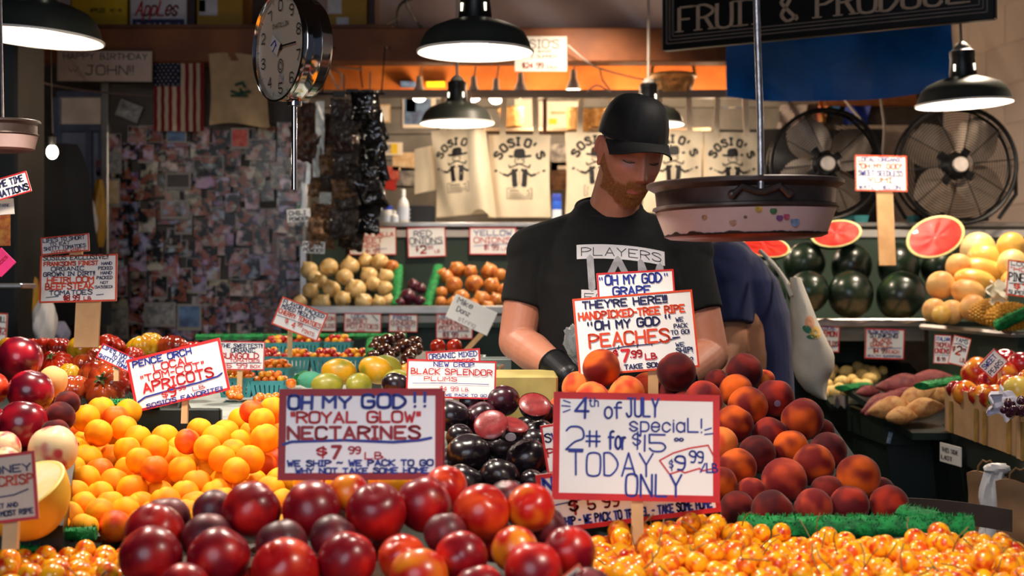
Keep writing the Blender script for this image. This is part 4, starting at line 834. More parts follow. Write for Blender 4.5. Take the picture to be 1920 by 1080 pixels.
pt.sort(key=lambda t: -t[1]); lab = rows_labels(pt, 9, '')
for i, ((p, r), it) in enumerate(zip(heap(pt, lambda x, y: 5.0+(740-y)/50*.4, step=.9), pt)):
    rr = random.Random(i); a, b, n = lab[i]
    place(rr.choice(PT), 'potato', None, f'yellow potato, {b} from left in {a} row up of the potato pile', 'potato', 'yellow potatoes', None, p, rand_rot(rr, .5), r*.9)
bed('potato_tray', [(1.10, 4.9, 1.05), (1.5, 4.9, 1.05), (1.55, 5.55, 1.16), (1.1, 5.55, 1.16)], .02, 'tilted board under the yellow potatoes')
SP = [spud(SWP, s, 2.6, .55, .12) for s in (5, 6)]; SY = [spud(SWY, s, 2.2, .5, .2) for s in (7, 8)]
for i, (px, py, Y, r, rot, me, l) in enumerate(((1700, 726, 4.55, .040, (0, .05, .15), SP[0], 'big purple-red sweet potato lying on top'), (1745, 715, 4.75, .036, (0, -.1, -.3), SP[1], 'purple-red sweet potato behind the biggest one'), (1675, 748, 4.42, .024, (0, -.2, .5), SP[0], 'slim sweet potato sticking out towards the turf'), (1650, 757, 4.40, .028, (.3, -.35, .3), SP[1], 'purple sweet potato in front, the one nearer the counter corner'), (1655, 765, 4.33, .024, (.3, -.3, .2), SP[0], 'small sweet potato at the bottom front'),
     (1672, 768, 4.28, .034, (0, -.1, .1), SY[0], 'tan sweet potato at the very front'), (1715, 750, 4.36, .034, (0, -.5, .2), SY[1], 'tan sweet potato standing tipped against the turf'), (1730, 768, 4.25, .030, (0, -.2, -.2), SY[0], 'long tan sweet potato pointing to the apple box'), (1690, 782, 4.2, .028, (0, 0, .5), SY[1], 'tan sweet potato lowest at the front edge'), (1628, 735, 4.6, .020, (0, 0, .5), SP[1], 'small dark sweet potato end by the green turf'), (1700, 745, 4.5, .030, (0, 0, .1), SP[1], 'sweet potato wedged under the biggest one'), (1750, 745, 4.45, .034, (0, 0, .2), SY[0], 'tan sweet potato wedged under the turf strip'))):
    place(me, 'sweet_potato', None, l, 'sweet potato', 'sweet potatoes', None, W(px, py, Y), rot, r)
bed('sweet_potato_board', [(1.16, 4.12, 1.03), (1.45, 4.12, 1.03), (1.5, 4.85, 1.12), (1.12, 4.85, 1.12)], .02, 'board under the sweet potatoes')
# ------------------------------------------------------------------ apples in wooden-handled cardboard tills
KR = mat('till_cardboard', S(196, 156, 112), .75, var=.08, bump=.15, bscale=50); KW = mat('till_wood', S(170, 130, 60), .6, var=.25)
def till(lbl, a, b, depth, z0, z1):
    """cardboard till whose near side runs from a to b (x, y)"""
    a = Vector((*a, 0)); b = Vector((*b, 0)); d = (b-a).normalized(); nrm = Vector((d.y, -d.x, 0)); nrm = nrm if nrm.x < 0 else -nrm
    t = thing('fruit_till', lbl, 'box', ((a.x+b.x)/2, (a.y+b.y)/2, z0)); o = Vector(t.location); L = (b-a).length
    fr = Matrix((( *d, ), (*(-nrm),), (0, 0, 1))).transposed()
    def wall(p0, p1, name, lean=.02):
        m = MB(); u = (p1-p0).normalized(); w = Vector((u.y, -u.x, 0))*.003; ls = -Vector((u.y, -u.x, 0))*0
        m.add([p0+w, p1+w, p1+w+Vector((0, 0, z1-z0)), p0+w+Vector((0, 0, z1-z0)), p0-w, p1-w, p1-w+Vector((0, 0, z1-z0)), p0-w+Vector((0, 0, z1-z0))], [(0, 1, 2, 3), (7, 6, 5, 4), (3, 2, 6, 7), (0, 4, 5, 1), (0, 3, 7, 4), (1, 5, 6, 2)]); m.obj(name, KR, t, smooth=False)
    P = [Vector((*q, 0)) for q in ((-L/2, 0), (L/2, 0), (L/2, depth), (-L/2, depth))]; P = [fr @ p for p in P]
    for i in range(4): wall(P[i], P[(i+1) % 4], 'side_panel')
    m = MB(); m.add([p+Vector((0, 0, .003)) for p in P], [(0, 1, 2, 3)]); m.obj('bottom', KR, t, smooth=False)
    for s_ in (.12, .5, .62, .93):
        c = P[0]+(P[1]-P[0])*s_+nrm*.007; m = MB(); m.box((0, 0, 0), (.016, .006, (z1-z0)*.7), rot=(0, 0, math.atan2(d.y, d.x))); m.obj('wood_slat', KW, t, smooth=False, loc=c+Vector((0, 0, (z1-z0)*.36)))
    return t
till('brown cardboard till of apples on the corner of the dark stand', (1.235, 4.05), (1.215, 3.42), .26, 1.045, 1.17)
till('brown cardboard till with pears and grapes at the frame edge', (1.205, 3.39), (1.17, 2.85), .28, 1.045, 1.175)
AMh = {'o': fruit_mesh('apple', APPL, 30, 0, .22, 0, (1.05, 1.05, .94), lobes=5, lobe=.02, seed=91), 'r': fruit_mesh('apple', APPR, 30, 0, .22, 0, (1.05, 1.05, .94), lobes=5, lobe=.02, seed=92), 'p': fruit_mesh('pear', fruit('pear_skin', S(232, 200, 90), S(206, 130, 60), .5, .75, 9, rough=.3, coat=.2), 30, 0, .1, 0, (1, 1, 1.05), seed=93)}
al = [(1829, 697, 28, 'o', 'orange and red apple, the one standing highest by the small sweet sign'), (1880, 702, 27, 'o', 'orange-red apple next to the highest one'), (1884, 675, 22, 'r', 'deep red apple in the back row'), (1915, 685, 26, 'r', 'red apple cut by the frame edge at the back'), (1793, 730, 18, 'r', 'small red apple at the corner of the till'), (1810, 737, 24, 'o', 'speckled orange apple at the till rim near the corner'), (1838, 740, 22, 'o', 'orange-red apple in the front row, behind the till rim'), (1862, 744, 25, 'o', 'yellow-orange apple at the till rim by the green turf end'),
      (1855, 716, 22, 'r', 'red apple in the gap between the upper ones'), (1908, 732, 27, 'p', 'pale yellow pear-shaped fruit at the frame edge'), (1890, 722, 20, 'o', 'orange apple behind the pale fruit'), (1935, 715, 26, 'o', 'orange apple just outside the tills')]
for i, ((p, r), it) in enumerate(zip(heap(al, lambda x, y: 3.92-(x-1790)*.0036+(745-y)*.006, step=.85), al)):
    o = place(AMh[it[3]], 'apple' if it[3] != 'p' else 'pear', None, it[4], 'apple' if it[3] != 'p' else 'pear', 'apples in the till' if it[3] != 'p' else None, None, p, (rad(50) if i in (0, 5) else R.uniform(-.5, .5), R.uniform(-.6, .6), R.uniform(0, 6)), r)
    MB().tube([(0, 0, .65), (.02, 0, .85), (.08, 0, 1.0)], .035, 5).obj('stem', STEMB, o)
gr = thing('grape_bunch', 'bunch of dark purple grapes in the second till', 'grapes', W(1910, 765, 3.28)); g = MB().ball((0, 0, 0), .009, 12).mesh('grape', mat('grape_skin', S(70, 26, 44), .25, var=.3, coat=.3))
rr = random.Random(4)
for i in range(30): place(g, 'grape', gr, loc=(rr.uniform(-.035, .035), rr.uniform(-.03, .03), rr.uniform(-.015, .02)))
m = MB(); m.slab(lambda u, v: (.07*(u-.5)+.01*math.sin(v*9), .02*math.sin(u*7)+.01*math.sin(v*13), .07*(v-.5)*(1-.3*u)+.008*math.sin(u*17)), 16, 12, .002)
m.obj('tissue_wrap', mat('white_tissue', S(226, 220, 230), .6, bump=.3), label='crumpled white tissue tucked beside the pale fruit', cat='paper', loc=W(1884, 760, 3.36), rot=(.2, .4, .3))
m = MB(); m.slab(lambda u, v: (.06*(u-.5)+.01*math.sin(v*9), .02*math.sin(u*7)+.01*math.sin(v*13), .07*(v-.5)+.008*math.sin(u*17)), 16, 12, .002)
m.obj('net_wrap', mat('white_net', S(236, 226, 200), .6, bump=.5, bscale=200), label='crumpled pale foam net on the melon beside the pineapple sign', cat='wrapping', loc=W(1872, 548, 4.62))
m = MB(); m.slab(lambda u, v: (.05*(u-.5), .015*math.sin(u*7), .04*(v-.5)+.006*math.sin(u*17)), 12, 8, .002)
m.obj('paper_scrap', mat('grey_scrap', S(150, 140, 134), .7, bump=.3), label='crumpled grey paper scrap at the rim of the dark stand by the sweet potatoes', cat='paper', loc=W(1578, 752, 4.85))

# ------------------------------------------------------------------ hand painted price cards
ul = lambda c, y, x0=.12, x1=.88, lw=.02, k=.03: (c, [(x0, y+k), (x0+.12, y), (.5, y-.01), (x1-.06, y), (x1, y-k)], lw)
sign('large white card with red edge and blue fourth of July writing on a wooden stake', 1193, 838, 2.12, 313, 201, -1.2, 'r', [
 ("4", .13, .24, .08, .19, 'b', .10), ("th", .215, .13, .055, .08, 'b', .12), ("of", .31, .235, .10, .15, 'b', .10), ("JULY", .44, .215, .19, .17, 'b', .09), ("speciaL!", .46, .352, .43, .125, 'b', .10),
 ("2", .08, .535, .10, .21, 'b', .07), ("#", .20, .505, .08, .14, 'b', .10), ("for", .335, .52, .10, .16, 'b', .11), ("$", .48, .50, .04, .12, 'b', .10), ("|5", .55, .535, .12, .15, 'b', .09), ("oo", .73, .435, .05, .035, 'b', .3),
 ("TODAY", .10, .77, .50, .21, 'b', .065), ("ONLY", .44, .955, .33, .20, 'b', .08), ("9", .735, .70, .055, .12, 'b', .13), ("99", .82, .63, .08, .10, 'b', .13), ("$", .70, .70, .02, .08, 'b', .1), ("/LB", .885, .72, .10, .08, 'b', .15)],
 stake=(.51, 105), bw=.045, marks=[('r', [(.64, .62), (.72, .55), (.82, .50), (.93, .47), (.96, .56), (.99, .57), (.975, .68), (.89, .71), (.88, .685), (.79, .73), (.765, .71), (.70, .745), (.64, .62)], .013), ('b', [(.06, .08), (.10, .10)], .012), ('b', [(.05, .13), (.10, .135)], .012), ('b', [(.06, .19), (.10, .165)], .012), ('b', [(.91, .33), (.95, .31)], .012), ('b', [(.91, .37), (.96, .36)], .012)], stakew=.017)
sign('white card with purplish red edge for royal glow nectarines above the front heap', 676, 814, 2.0, 308, 171, 0.3, 'd', [
 ("OH", .06, .22, .14, .14, 'b', .20), ("MY", .27, .21, .17, .12, 'b', .22), ("GOD", .51, .21, .26, .14, 'b', .20), ("!!", .83, .20, .06, .15, 'b', .17), ('"ROYAL GLOW"', .08, .37, .78, .11, 'r', .20), ('NECTARINES', .06, .55, .80, .13, 'd', .20),
 ("$", .24, .74, .05, .09, 'r', .2), ("7", .33, .76, .05, .13, 'd', .22), ("99", .43, .71, .07, .07, 'r', .2), ("LB.", .53, .77, .12, .07, 'r', .18), ("WE SHIP ~ WE PACK TO GO", .06, .845, .88, .06, 'b', .26), ("WHY NOT TAKE SOME HOME", .11, .925, .80, .055, 'b', .26)],
 marks=[('b', [(.03, .61), (.08, .58), (.4, .565), (.7, .59), (.86, .57), (.93, .545)], .03)], bw=.05, stake=(.5, 70))
sign('second red-edged card standing just behind the royal glow nectarines card', 700, 815, 2.035, 268, 168, -0.5, 'd', [("NECTARINES", .1, .5, .8, .14, 'b', .18)], bw=.06)
sign('tilted white card with red edge for local apricots, sun-bleached at its corner', 334, 703, 2.78, 181, 101, 13.6, 'r', [  # card colour is even; the corner pales only under strong lamp light
 ("PENCE ORCH", .06, .17, .62, .11, 'b', .19), ("LOCAL", .27, .33, .40, .12, 'r', .17), ('"TOM-COT"', .12, .48, .66, .12, 'r', .16), ("APRICOTS", .12, .68, .74, .17, 'r', .17), ("$", .30, .86, .05, .10, 'r', .15), ("9", .37, .86, .07, .15, 'r', .18), ("99", .47, .79, .08, .06, 'r', .2), ("LB.", .62, .86, .14, .07, 'r', .15), ("SOSIO'S FAVORITE!!", .12, .97, .80, .07, 'b', .22)],
 marks=[('b', [(.04, .82), (.12, .76), (.4, .74), (.7, .73), (.9, .70), (.95, .66)], .03)], stake=(.52, 42), stakew=.012, bw=.03)
sign('bright white card with red edge for new crop plums above the black plums', 846, 711, 2.72, 168, 72, -1.5, 'r', [
 ("NEW CROP", .30, .17, .45, .11, 'b', .17), ("BLACK SPLENDOR", .05, .38, .90, .14, 'r', .15), ("PLUMS", .20, .55, .36, .10, 'r', .15), ("$4 99", .38, .80, .20, .10, 'r', .13), ("LB.", .62, .80, .08, .08, 'r', .13), ("WE SHIP - WE PACK TO GO", .12, .94, .78, .06, 'b', .2)],
 marks=[('b', [(.07, .63), (.5, .61), (.92, .61)], .014)], stake=(.56, 40), stakew=.012, bw=.02)
sign('small red-edged card for organic mixed peppers just behind the plum card', 850, 676, 3.35, 102, 40, 4, 'r', [("ORGANIC MIXED", .06, .36, .88, .22, 'b', .18), ("PEPPERS", .30, .72, .60, .24, 'r', .18)], stake=(.5, 30), stakew=.012)
sign('orange-edged white card for hand picked peaches in front of the man', 1192, 624, 2.86, 226, 147, 4.6, 'o', [
 ("THEY'RE HERE!!!", .08, .14, .70, .09, 'n', .19), ("HANDPICKED-TREE RIPE", .04, .28, .88, .09, 'o', .20), ('"', .11, .42, .03, .10, 'n', .18), ("OH MY GOD", .17, .42, .53, .10, 'n', .19), ('"', .76, .41, .03, .10, 'n', .18), ("PEACHES", .11, .64, .66, .16, 'o', .15),
 ("$", .30, .79, .03, .08, 'r', .2), ("7", .37, .85, .06, .14, 'r', .2), (".99", .44, .81, .09, .08, 'r', .2), ("LB", .56, .85, .09, .07, 'r', .2), ("TAKE SOME HOME", .38, .955, .52, .055, 'n', .22), ("WE", .84, .40, .06, .05, 'n', .18), ("PACK", .82, .48, .11, .05, 'n', .18), ("TO GO!", .79, .56, .15, .05, 'n', .18), ("WE", .82, .72, .07, .05, 'n', .18), ("SHIP!", .82, .80, .13, .06, 'n', .18), ("?", .93, .92, .02, .05, 'n', .2)],
 marks=[('n', [(.22, .69), (.4, .665), (.6, .66), (.76, .63), (.86, .60), (.80, .60)], .014), ('n', [(.34, .69), (.35, .65)], .014), ('n', [(.5, .685), (.51, .645)], .014), ('n', [(.62, .675), (.63, .635)], .014), ('n', [(.74, .66), (.75, .62)], .014)], stake=(.62, 60), stakew=.02, bw=.018)
sign('small red-edged white card for grapes sitting on top of the peaches card', 1192, 533, 2.885, 145, 50, 3.2, 'r', [('"', .04, .42, .03, .25, 'b', .15), ("OH MY GOD", .11, .46, .72, .33, 'b', .15), ('"', .88, .38, .03, .22, 'b', .15), ("GRAPE", .20, .88, .48, .30, 'b', .17)], bw=.025, stake=(.5, 30), stakew=.012)
sign('long white card with red edge half hidden behind the fourth of July card', 1178, 925, 2.17, 338, 112, 7.2, 'r', [("NEW CROP", .04, .30, .5, .22, 'b', .2), ("$", .17, .70, .04, .2, 'd', .17), ("5 99", .27, .68, .17, .17, 'd', .17), ("WE SHIP - WE PACK TO TRAVEL - TAKE SOME HOME", .05, .90, .90, .13, 'b', .2)], marks=[('b', [(.05, .55), (.25, .50), (.6, .5)], .02)], bw=.03)
sign('little red-edged card peeking out beside the plums, behind the fourth of July card', 1058, 838, 2.3, 78, 92, 9, 'r', [("SWEET", .08, .35, .8, .16, 'b', .2), ("PLUM", .08, .65, .8, .16, 'r', .2)], bw=.06)
sign('tilted orange-edged card for mixed medley cherry tomatoes on a thin stake', 562, 598, 3.95, 92, 56, -21.5, 'o', [("FLAVOR PACKED", .06, .20, .88, .13, 'n', .20), ("MIXED MEDLEY", .07, .37, .72, .13, 'n', .20), ("CHERRY TOMATOES", .05, .56, .90, .14, 'o', .20), ("$", .24, .80, .06, .14, 'o', .15), ("4", .40, .86, .06, .18, 'o', .17), ("99", .50, .74, .10, .10, 'o', .2), ("PINTS", .64, .88, .25, .12, 'o', .15)], marks=[('n', [(.04, .66), (.5, .62), (.94, .62)], .02)], stake=(.44, 48), stakew=.013, bw=.03)
sign('red-edged card for the sweetest organic golden tomatoes beside the apricots card', 450, 667, 3.45, 92, 54, -0.5, 'r', [("THE SWEETEST!!", .1, .22, .85, .13, 'n', .2), ("ORGANIC", .32, .38, .48, .13, 'n', .2), ("SUNGOLD", .10, .60, .78, .18, 'r', .2), ("TOMATOES", .3, .72, .60, .09, 'r', .2), ("$5 99", .15, .92, .50, .14, 'r', .18), ("BOX", .72, .92, .2, .10, 'r', .18)], marks=[('n', [(.04, .77), (.95, .75)], .018)], stake=(.5, 40), bw=.025, stakew=.012)
sign('small tilted red-edged card tucked behind the apricots card among tomatoes', 226, 675, 3.02, 88, 30, -25, 'r', [("LIFE'S TOO SHORT", .04, .30, .92, .22, 'b', .2), ("TO EAT", .30, .58, .35, .20, 'b', .2), ("SHITTY TOMATOES", .04, .88, .92, .22, 'b', .2)], bw=.03, stake=(.5, 26), stakew=.010)
sign('orange-edged white card for heirloom beefsteak tomatoes on a wide wooden post', 147, 522, 3.4, 145, 90, 1.6, 'o', [
 ("SOSIOS EXCLUSIVE!!", .04, .10, .84, .09, 'k', .16), ("FRANKSON'S FINEST", .05, .22, .70, .08, 'o', .24), ("ORGANIC", .15, .33, .42, .08, 'n', .18), ("GROWN IN DIRT!!", .05, .44, .66, .08, 'n', .2), ("HEIRLOOM", .10, .58, .60, .11, 'o', .2), ("BEEFSTEAK", .08, .72, .62, .12, 'o', .2), ("TOMATOES", .13, .84, .55, .09, 'n', .18), ("$8 99", .32, .96, .20, .10, 'r', .2), ("LB", .58, .96, .09, .07, 'r', .2), ("HAND", .80, .23, .13, .06, 'n', .2), ("PICKED", .76, .33, .18, .06, 'n', .2), ("HAND", .79, .43, .14, .06, 'n', .2), ("PACKED", .74, .53, .20, .06, 'n', .2), ("NOT", .79, .63, .10, .05, 'n', .2), ("GASSED!", .72, .72, .22, .05, 'n', .2)], marks=[('n', [(.09, .885), (.25, .87)], .015), ('n', [(.74, .86), (.83, .85)], .015)], bw=.025, stake=(.62, 85), stakew=.058)
sign('narrow orange-edged card sitting on top of the heirloom tomato card', 122, 458, 3.42, 91, 34, 5.5, 'o', [("LIFE'S TO SHORT", .05, .30, .86, .20, 'n', .2), ("TO EAT", .18, .52, .42, .16, 'n', .2), ("SHITTY TOMATOES", .06, .76, .86, .18, 'n', .2), ("CHOOSE WISELY", .22, .94, .7, .13, 'o', .22)], bw=.03, stake=(.7, 20), stakew=.03)
g = 'price cards fixed to the green panel'
sign('red-edged card for sweet onions partly hidden by hanging bags', 699, 452, 6.235, 88, 52, 0.5, 'r', [("WALLA WALLA", .08, .33, .86, .15, 'r', .16), ("SWEET", .12, .56, .58, .18, 'r', .16), ("ONIONS", .2, .74, .45, .12, 'r', .15), ("$1 99", .35, .93, .3, .12, 'r', .15)], group=g, bw=.02, marks=[('b', [(.08, .82), (.3, .78)], .018), ('b', [(.55, .79), (.8, .78)], .018)])
sign('red-edged card for red onions, above the small purple onions', 800, 454, 6.235, 72, 56, 2, 'r', [("RED", .18, .30, .45, .18, 'n', .13), ("ONIONS", .06, .55, .84, .20, 'n', .13), ("$", .22, .80, .05, .15, 'r', .15), ("2", .34, .86, .13, .23, 'r', .2), ("99", .52, .74, .13, .10, 'r', .16), ("LB", .70, .86, .13, .10, 'r', .16)], group=g, bw=.03, marks=[('n', [(.1, .62), (.5, .60), (.93, .56)], .018)])
sign('red-edged card for yellow onions next to the man', 924, 452, 6.235, 88, 51, 0, 'r', [("YELLOW", .10, .29, .80, .18, 'b', .14), ("ONIONS", .10, .56, .78, .19, 'r', .14), ("$1 99", .32, .82, .30, .17, 'r', .16), ("LB.", .68, .82, .18, .09, 'r', .16)], group=g, bw=.025, marks=[('b', [(.1, .68), (.5, .62), (.93, .60)], .018)])
g = 'price cards under the onion bench'
sign('red-edged card for russet potatoes under the bench', 680, 605, 5.74, 70, 36, -1, 'r', [("LOCAL", .20, .25, .42, .16, 'b', .2), ("RUSSET", .08, .52, .55, .20, 'r', .17), ("POTATOES", .08, .80, .84, .22, 'r', .16), ("99", .35, .97, .2, .10, 'r', .2)], group=g, bw=.03, marks=[('n', [(.75, .1), (.9, .38)], .04)])
sign('small red-edged card for fresh ginger under the bench', 756, 606, 5.74, 54, 33, -1, 'r', [("FRESH", .16, .30, .60, .22, 'b', .17), ("GINGER", .08, .60, .84, .24, 'd', .17), ("$2 99", .30, .92, .45, .20, 'r', .16)], group=g, bw=.03, marks=[('b', [(.1, .68), (.92, .66)], .02)])
sign('red-edged card for fingerling potatoes under the bench', 852, 612, 5.74, 69, 47, -0.5, 'r', [("LOCAL-ORG", .06, .18, .70, .12, 'b', .2), ("FINGERLING", .06, .42, .88, .18, 'r', .18), ("POTATOES", .08, .66, .80, .17, 'r', .18), ("$3 99", .2, .93, .40, .18, 'r', .18), ("LB", .7, .93, .16, .10, 'r', .2)], group=g, bw=.03, marks=[('b', [(.05, .72), (.92, .70)], .02)])
sign('red-edged card half hidden behind the tilted cherry tomato card', 613, 604, 5.74, 34, 34, -1, 'r', [("YUKON", .1, .4, .8, .2, 'r', .18), ("GOLDS", .1, .8, .8, .2, 'r', .18)], group=g, bw=.04)
sign('red-edged card for sweet seedless watermelon on a tall wooden post', 1652, 325, 5.46, 97, 69, -1.2, 'o', [("LOCAL-ORGANIC", .06, .17, .86, .11, 'b', .16), ('"OH MY GOD"', .08, .37, .82, .13, 'o', .18), ("SWEET-SEEDLESS", .06, .57, .86, .14, 'b', .15), ("YUMI", .24, .76, .46, .13, 'o', .2), ("WATERMELON", .07, .94, .80, .11, 'b', .17)], bw=.03, stake=(.58, 140), stakew=.063)
sign('orange-edged card for pineapples cut by the frame edge', 1924, 524, 4.45, 72, 68, -7, 'o', [("LOCAL", .08, .14, .7, .10, 'k', .16), ('"HOT"', .08, .30, .7, .11, 'o', .2), ("PINEAPPLE", .05, .58, .98, .22, 'k', .13), ("$7", .2, .80, .4, .14, 'o', .2), ("SUPER SWEET", .06, .96, .98, .11, 'k', .16)], bw=.035, marks=[('k', [(.06, .66), (.9, .60)], .02)], stake=(.8, 40))
sign('red-edged card for black garlic under the watermelon shelf', 1659, 645, 5.20, 74, 57, -1.8, 'r', [("SLOW ROASTED", .06, .15, .78, .09, 'b', .22), ("STINKING", .12, .29, .70, .12, 'n', .22), ("BLACK", .20, .44, .46, .12, 'o', .2), ("GARLIC", .14, .60, .54, .13, 'o', .2), ("$4 99", .22, .80, .34, .14, 'o', .2), ("EACH", .60, .80, .26, .10, 'o', .2), ("HEALTHY SUPERFOOD", .06, .93, .86, .06, 'b', .22)], bw=.035, marks=[('b', [(.08, .66), (.92, .62)], .018)])
sign('red-edged card half hidden behind the canvas bag', 1548, 636, 5.20, 52, 48, -2, 'r', [("LOCAL", .35, .12, .5, .12, 'b', .2), ("LEMON", .3, .38, .6, .2, 'r', .2), ("GOLDS", .45, .75, .5, .17, 'r', .2)], bw=.04, marks=[('b', [(.3, .86), (.9, .78)], .02)])
sign('narrow pink-edged card under the melon shelf, beside the yams card', 1767, 655, 4.72, 31, 54, -3, 'r', [("ITALIAN", .10, .2, .8, .12, 'b', .18), ("TROPEA", .08, .42, .84, .15, 'r', .18), ("ONIONS", .08, .63, .84, .15, 'r', .18), ("$6 99", .2, .90, .5, .12, 'r', .18)], bw=.05, marks=[('b', [(.1, .70), (.9, .70)], .015)])
sign('tilted orange-edged card for yams under the melon shelf', 1799, 658, 4.60, 33, 54, -14, 'o', [("YAMS", .12, .20, .72, .14, 'n', .14), ("$", .1, .55, .12, .16, 'o', .18), ("2", .32, .62, .25, .28, 'o', .18), ("99", .65, .48, .2, .1, 'o', .2), ("LB", .65, .85, .25, .13, 'o', .18)], bw=.05, marks=[('n', [(.1, .30), (.4, .25), (.9, .32)], .02)])
sign('small steeply tilted card for sweet pears behind the apples', 1862, 682, 3.78, 46, 36, 47, 'r', [("SWEET", .1, .42, .7, .25, 'b', .17), ("PEARS", .1, .85, .7, .25, 'n', .15)], bw=.05, stake=(.5, 20), stakew=.008)
sign('red-edged card at the bottom of the frame edge in front of the cut melon', 15, 915, 1.92, 108, 128, 7, 'r', [("HONEY", .08, .28, .84, .10, 'n', .2), ("CRISP", .35, .46, .60, .13, 'o', .2), ("SWEET AND", .1, .78, .55, .06, 'n', .25), ("MOST RIPE", .35, .90, .56, .07, 'n', .25)], bw=.06, marks=[('n', [(.3, .62), (.6, .61), (.85, .55)], .02)], paper=mat('buff_card', S(222, 190, 166), .5, var=.06), stake=(.5, 50))
sign('corner of a small orange-edged card poking up between nectarines and cherries at the bottom', 1078, 1090, 1.66, 52, 44, 38, 'o', [('RIPE', .2, .5, .6, .3, 'n', .15)], bw=.07, paper=mat('buff_card', S(222, 190, 166), .5), stake=(.5, 20))
nt_ = sign('curled white note with the handwritten name Mike on a thin stick', 884, 590, 4.6, 86, 48, -25, None, [("Mike", .10, .30, .35, .22, 'k', .10), ("Donz", .16, .62, .30, .20, 'k', .10), ("string", .28, .92, .40, .18, 'k', .06)], name='handwritten_note', cat='note', stake=(.80, 70, rad(18)), stakew=.016)
sign('white handwritten card stuck up on the beam beside the front lamp', 1014, 101, 6.44, 98, 66, 0, None, [("SOSIO'S", -.02, .33, .86, .22, 'k', .10), ("KEY BAGS", .2, .46, .5, .07, 'k', .14), ("IT'S SUMMER", .18, .62, .62, .09, 'k', .12), ("$24 99", .15, .90, .40, .14, 'd', .18), ("EACH", .62, .92, .2, .08, 'd', .16)], name='handwritten_card', cat='card', paper=PAPER2)
sign('wide birthday banner card with the name John, hung under the beam', 196, 124, 6.42, 178, 57, -0.5, None, [("HAPPY BIRTHDAY", .07, .28, .88, .20, 'k', .10), ("W", .12, .70, .10, .15, 'k', .10), ("JOHN!!", .30, .78, .50, .30, 'k', .09)], name='birthday_banner', cat='banner', paper=mat('banner_card', S(206, 180, 166), .7, var=.05))
sign('red-edged card fixed below the scale pan at the left frame edge', 10, 352, 2.9, 92, 40, 16, 'r', [("PRIME TIME", .2, .42, .70, .28, 'n', .16), ("DONATIONS", .1, .86, .86, .28, 'n', .2)], bw=.03, name='counter_card', cat='card')
sign('plain paper card hanging under the red-edged one at the frame edge', 6, 388, 2.92, 40, 30, 4, None, [("THANK", .3, .5, .5, .2, 'n', .12)], name='counter_card', cat='card', paper=PAPER2)
sign('magenta square of paper turned on its corner at the frame edge', 2, 492, 2.95, 40, 40, 45, None, [("SPICES", .1, .55, .8, .12, 'd', .16)], name='counter_card', cat='card', paper=mat('magenta_paper', S(206, 40, 110), .6))
sign('photo of red tomatoes in orange tones stuck on the post at the frame edge', 6, 430, 3.0, 26, 62, 0, None, [], name='counter_card', cat='card', paper=mat('orange_photo', S(200, 80, 30), .4, col2=S(240, 170, 60), scale=60))
sign('orange-edged card low on the post at the frame edge', -2, 615, 4.8, 30, 56, -3, 'o', [("DILL", .4, .3, .5, .18, 'k', .13), ("$2", .5, .7, .4, .2, 'r', .15)], bw=.08)
sign('white card reading this side last, stuck on the front of the dark stand', 1786, 852, 4.03, 29, 36, -6, None, [("THIS SIDE", .12, .42, .76, .20, 'k', .10), ("LAST", .1, .82, .50, .20, 'k', .12)], name='paper_label', cat='label', yaw=-78, paper=PAPER)
# the label faces the aisle
lb = bpy.data.objects['paper_label']; lb.location = (1.232, 4.0, .0+H-(852-540)/F*4.0); lb.rotation_euler = (0, 0, rad(-83)); lb.scale = (3.2, 1, 1)
MB().bevbox((0, 0, 0), (.012, .002, .035), .0005).obj('paper_tag', mat('tag_blue_white', S(120, 170, 214), .5, col2=S(220, 222, 226), scale=90), label='small blue and white tag on the corner of the dark stand', cat='tag', loc=W(1668, 821, 4.40), rot=(0, rad(14), 0), smooth=False)

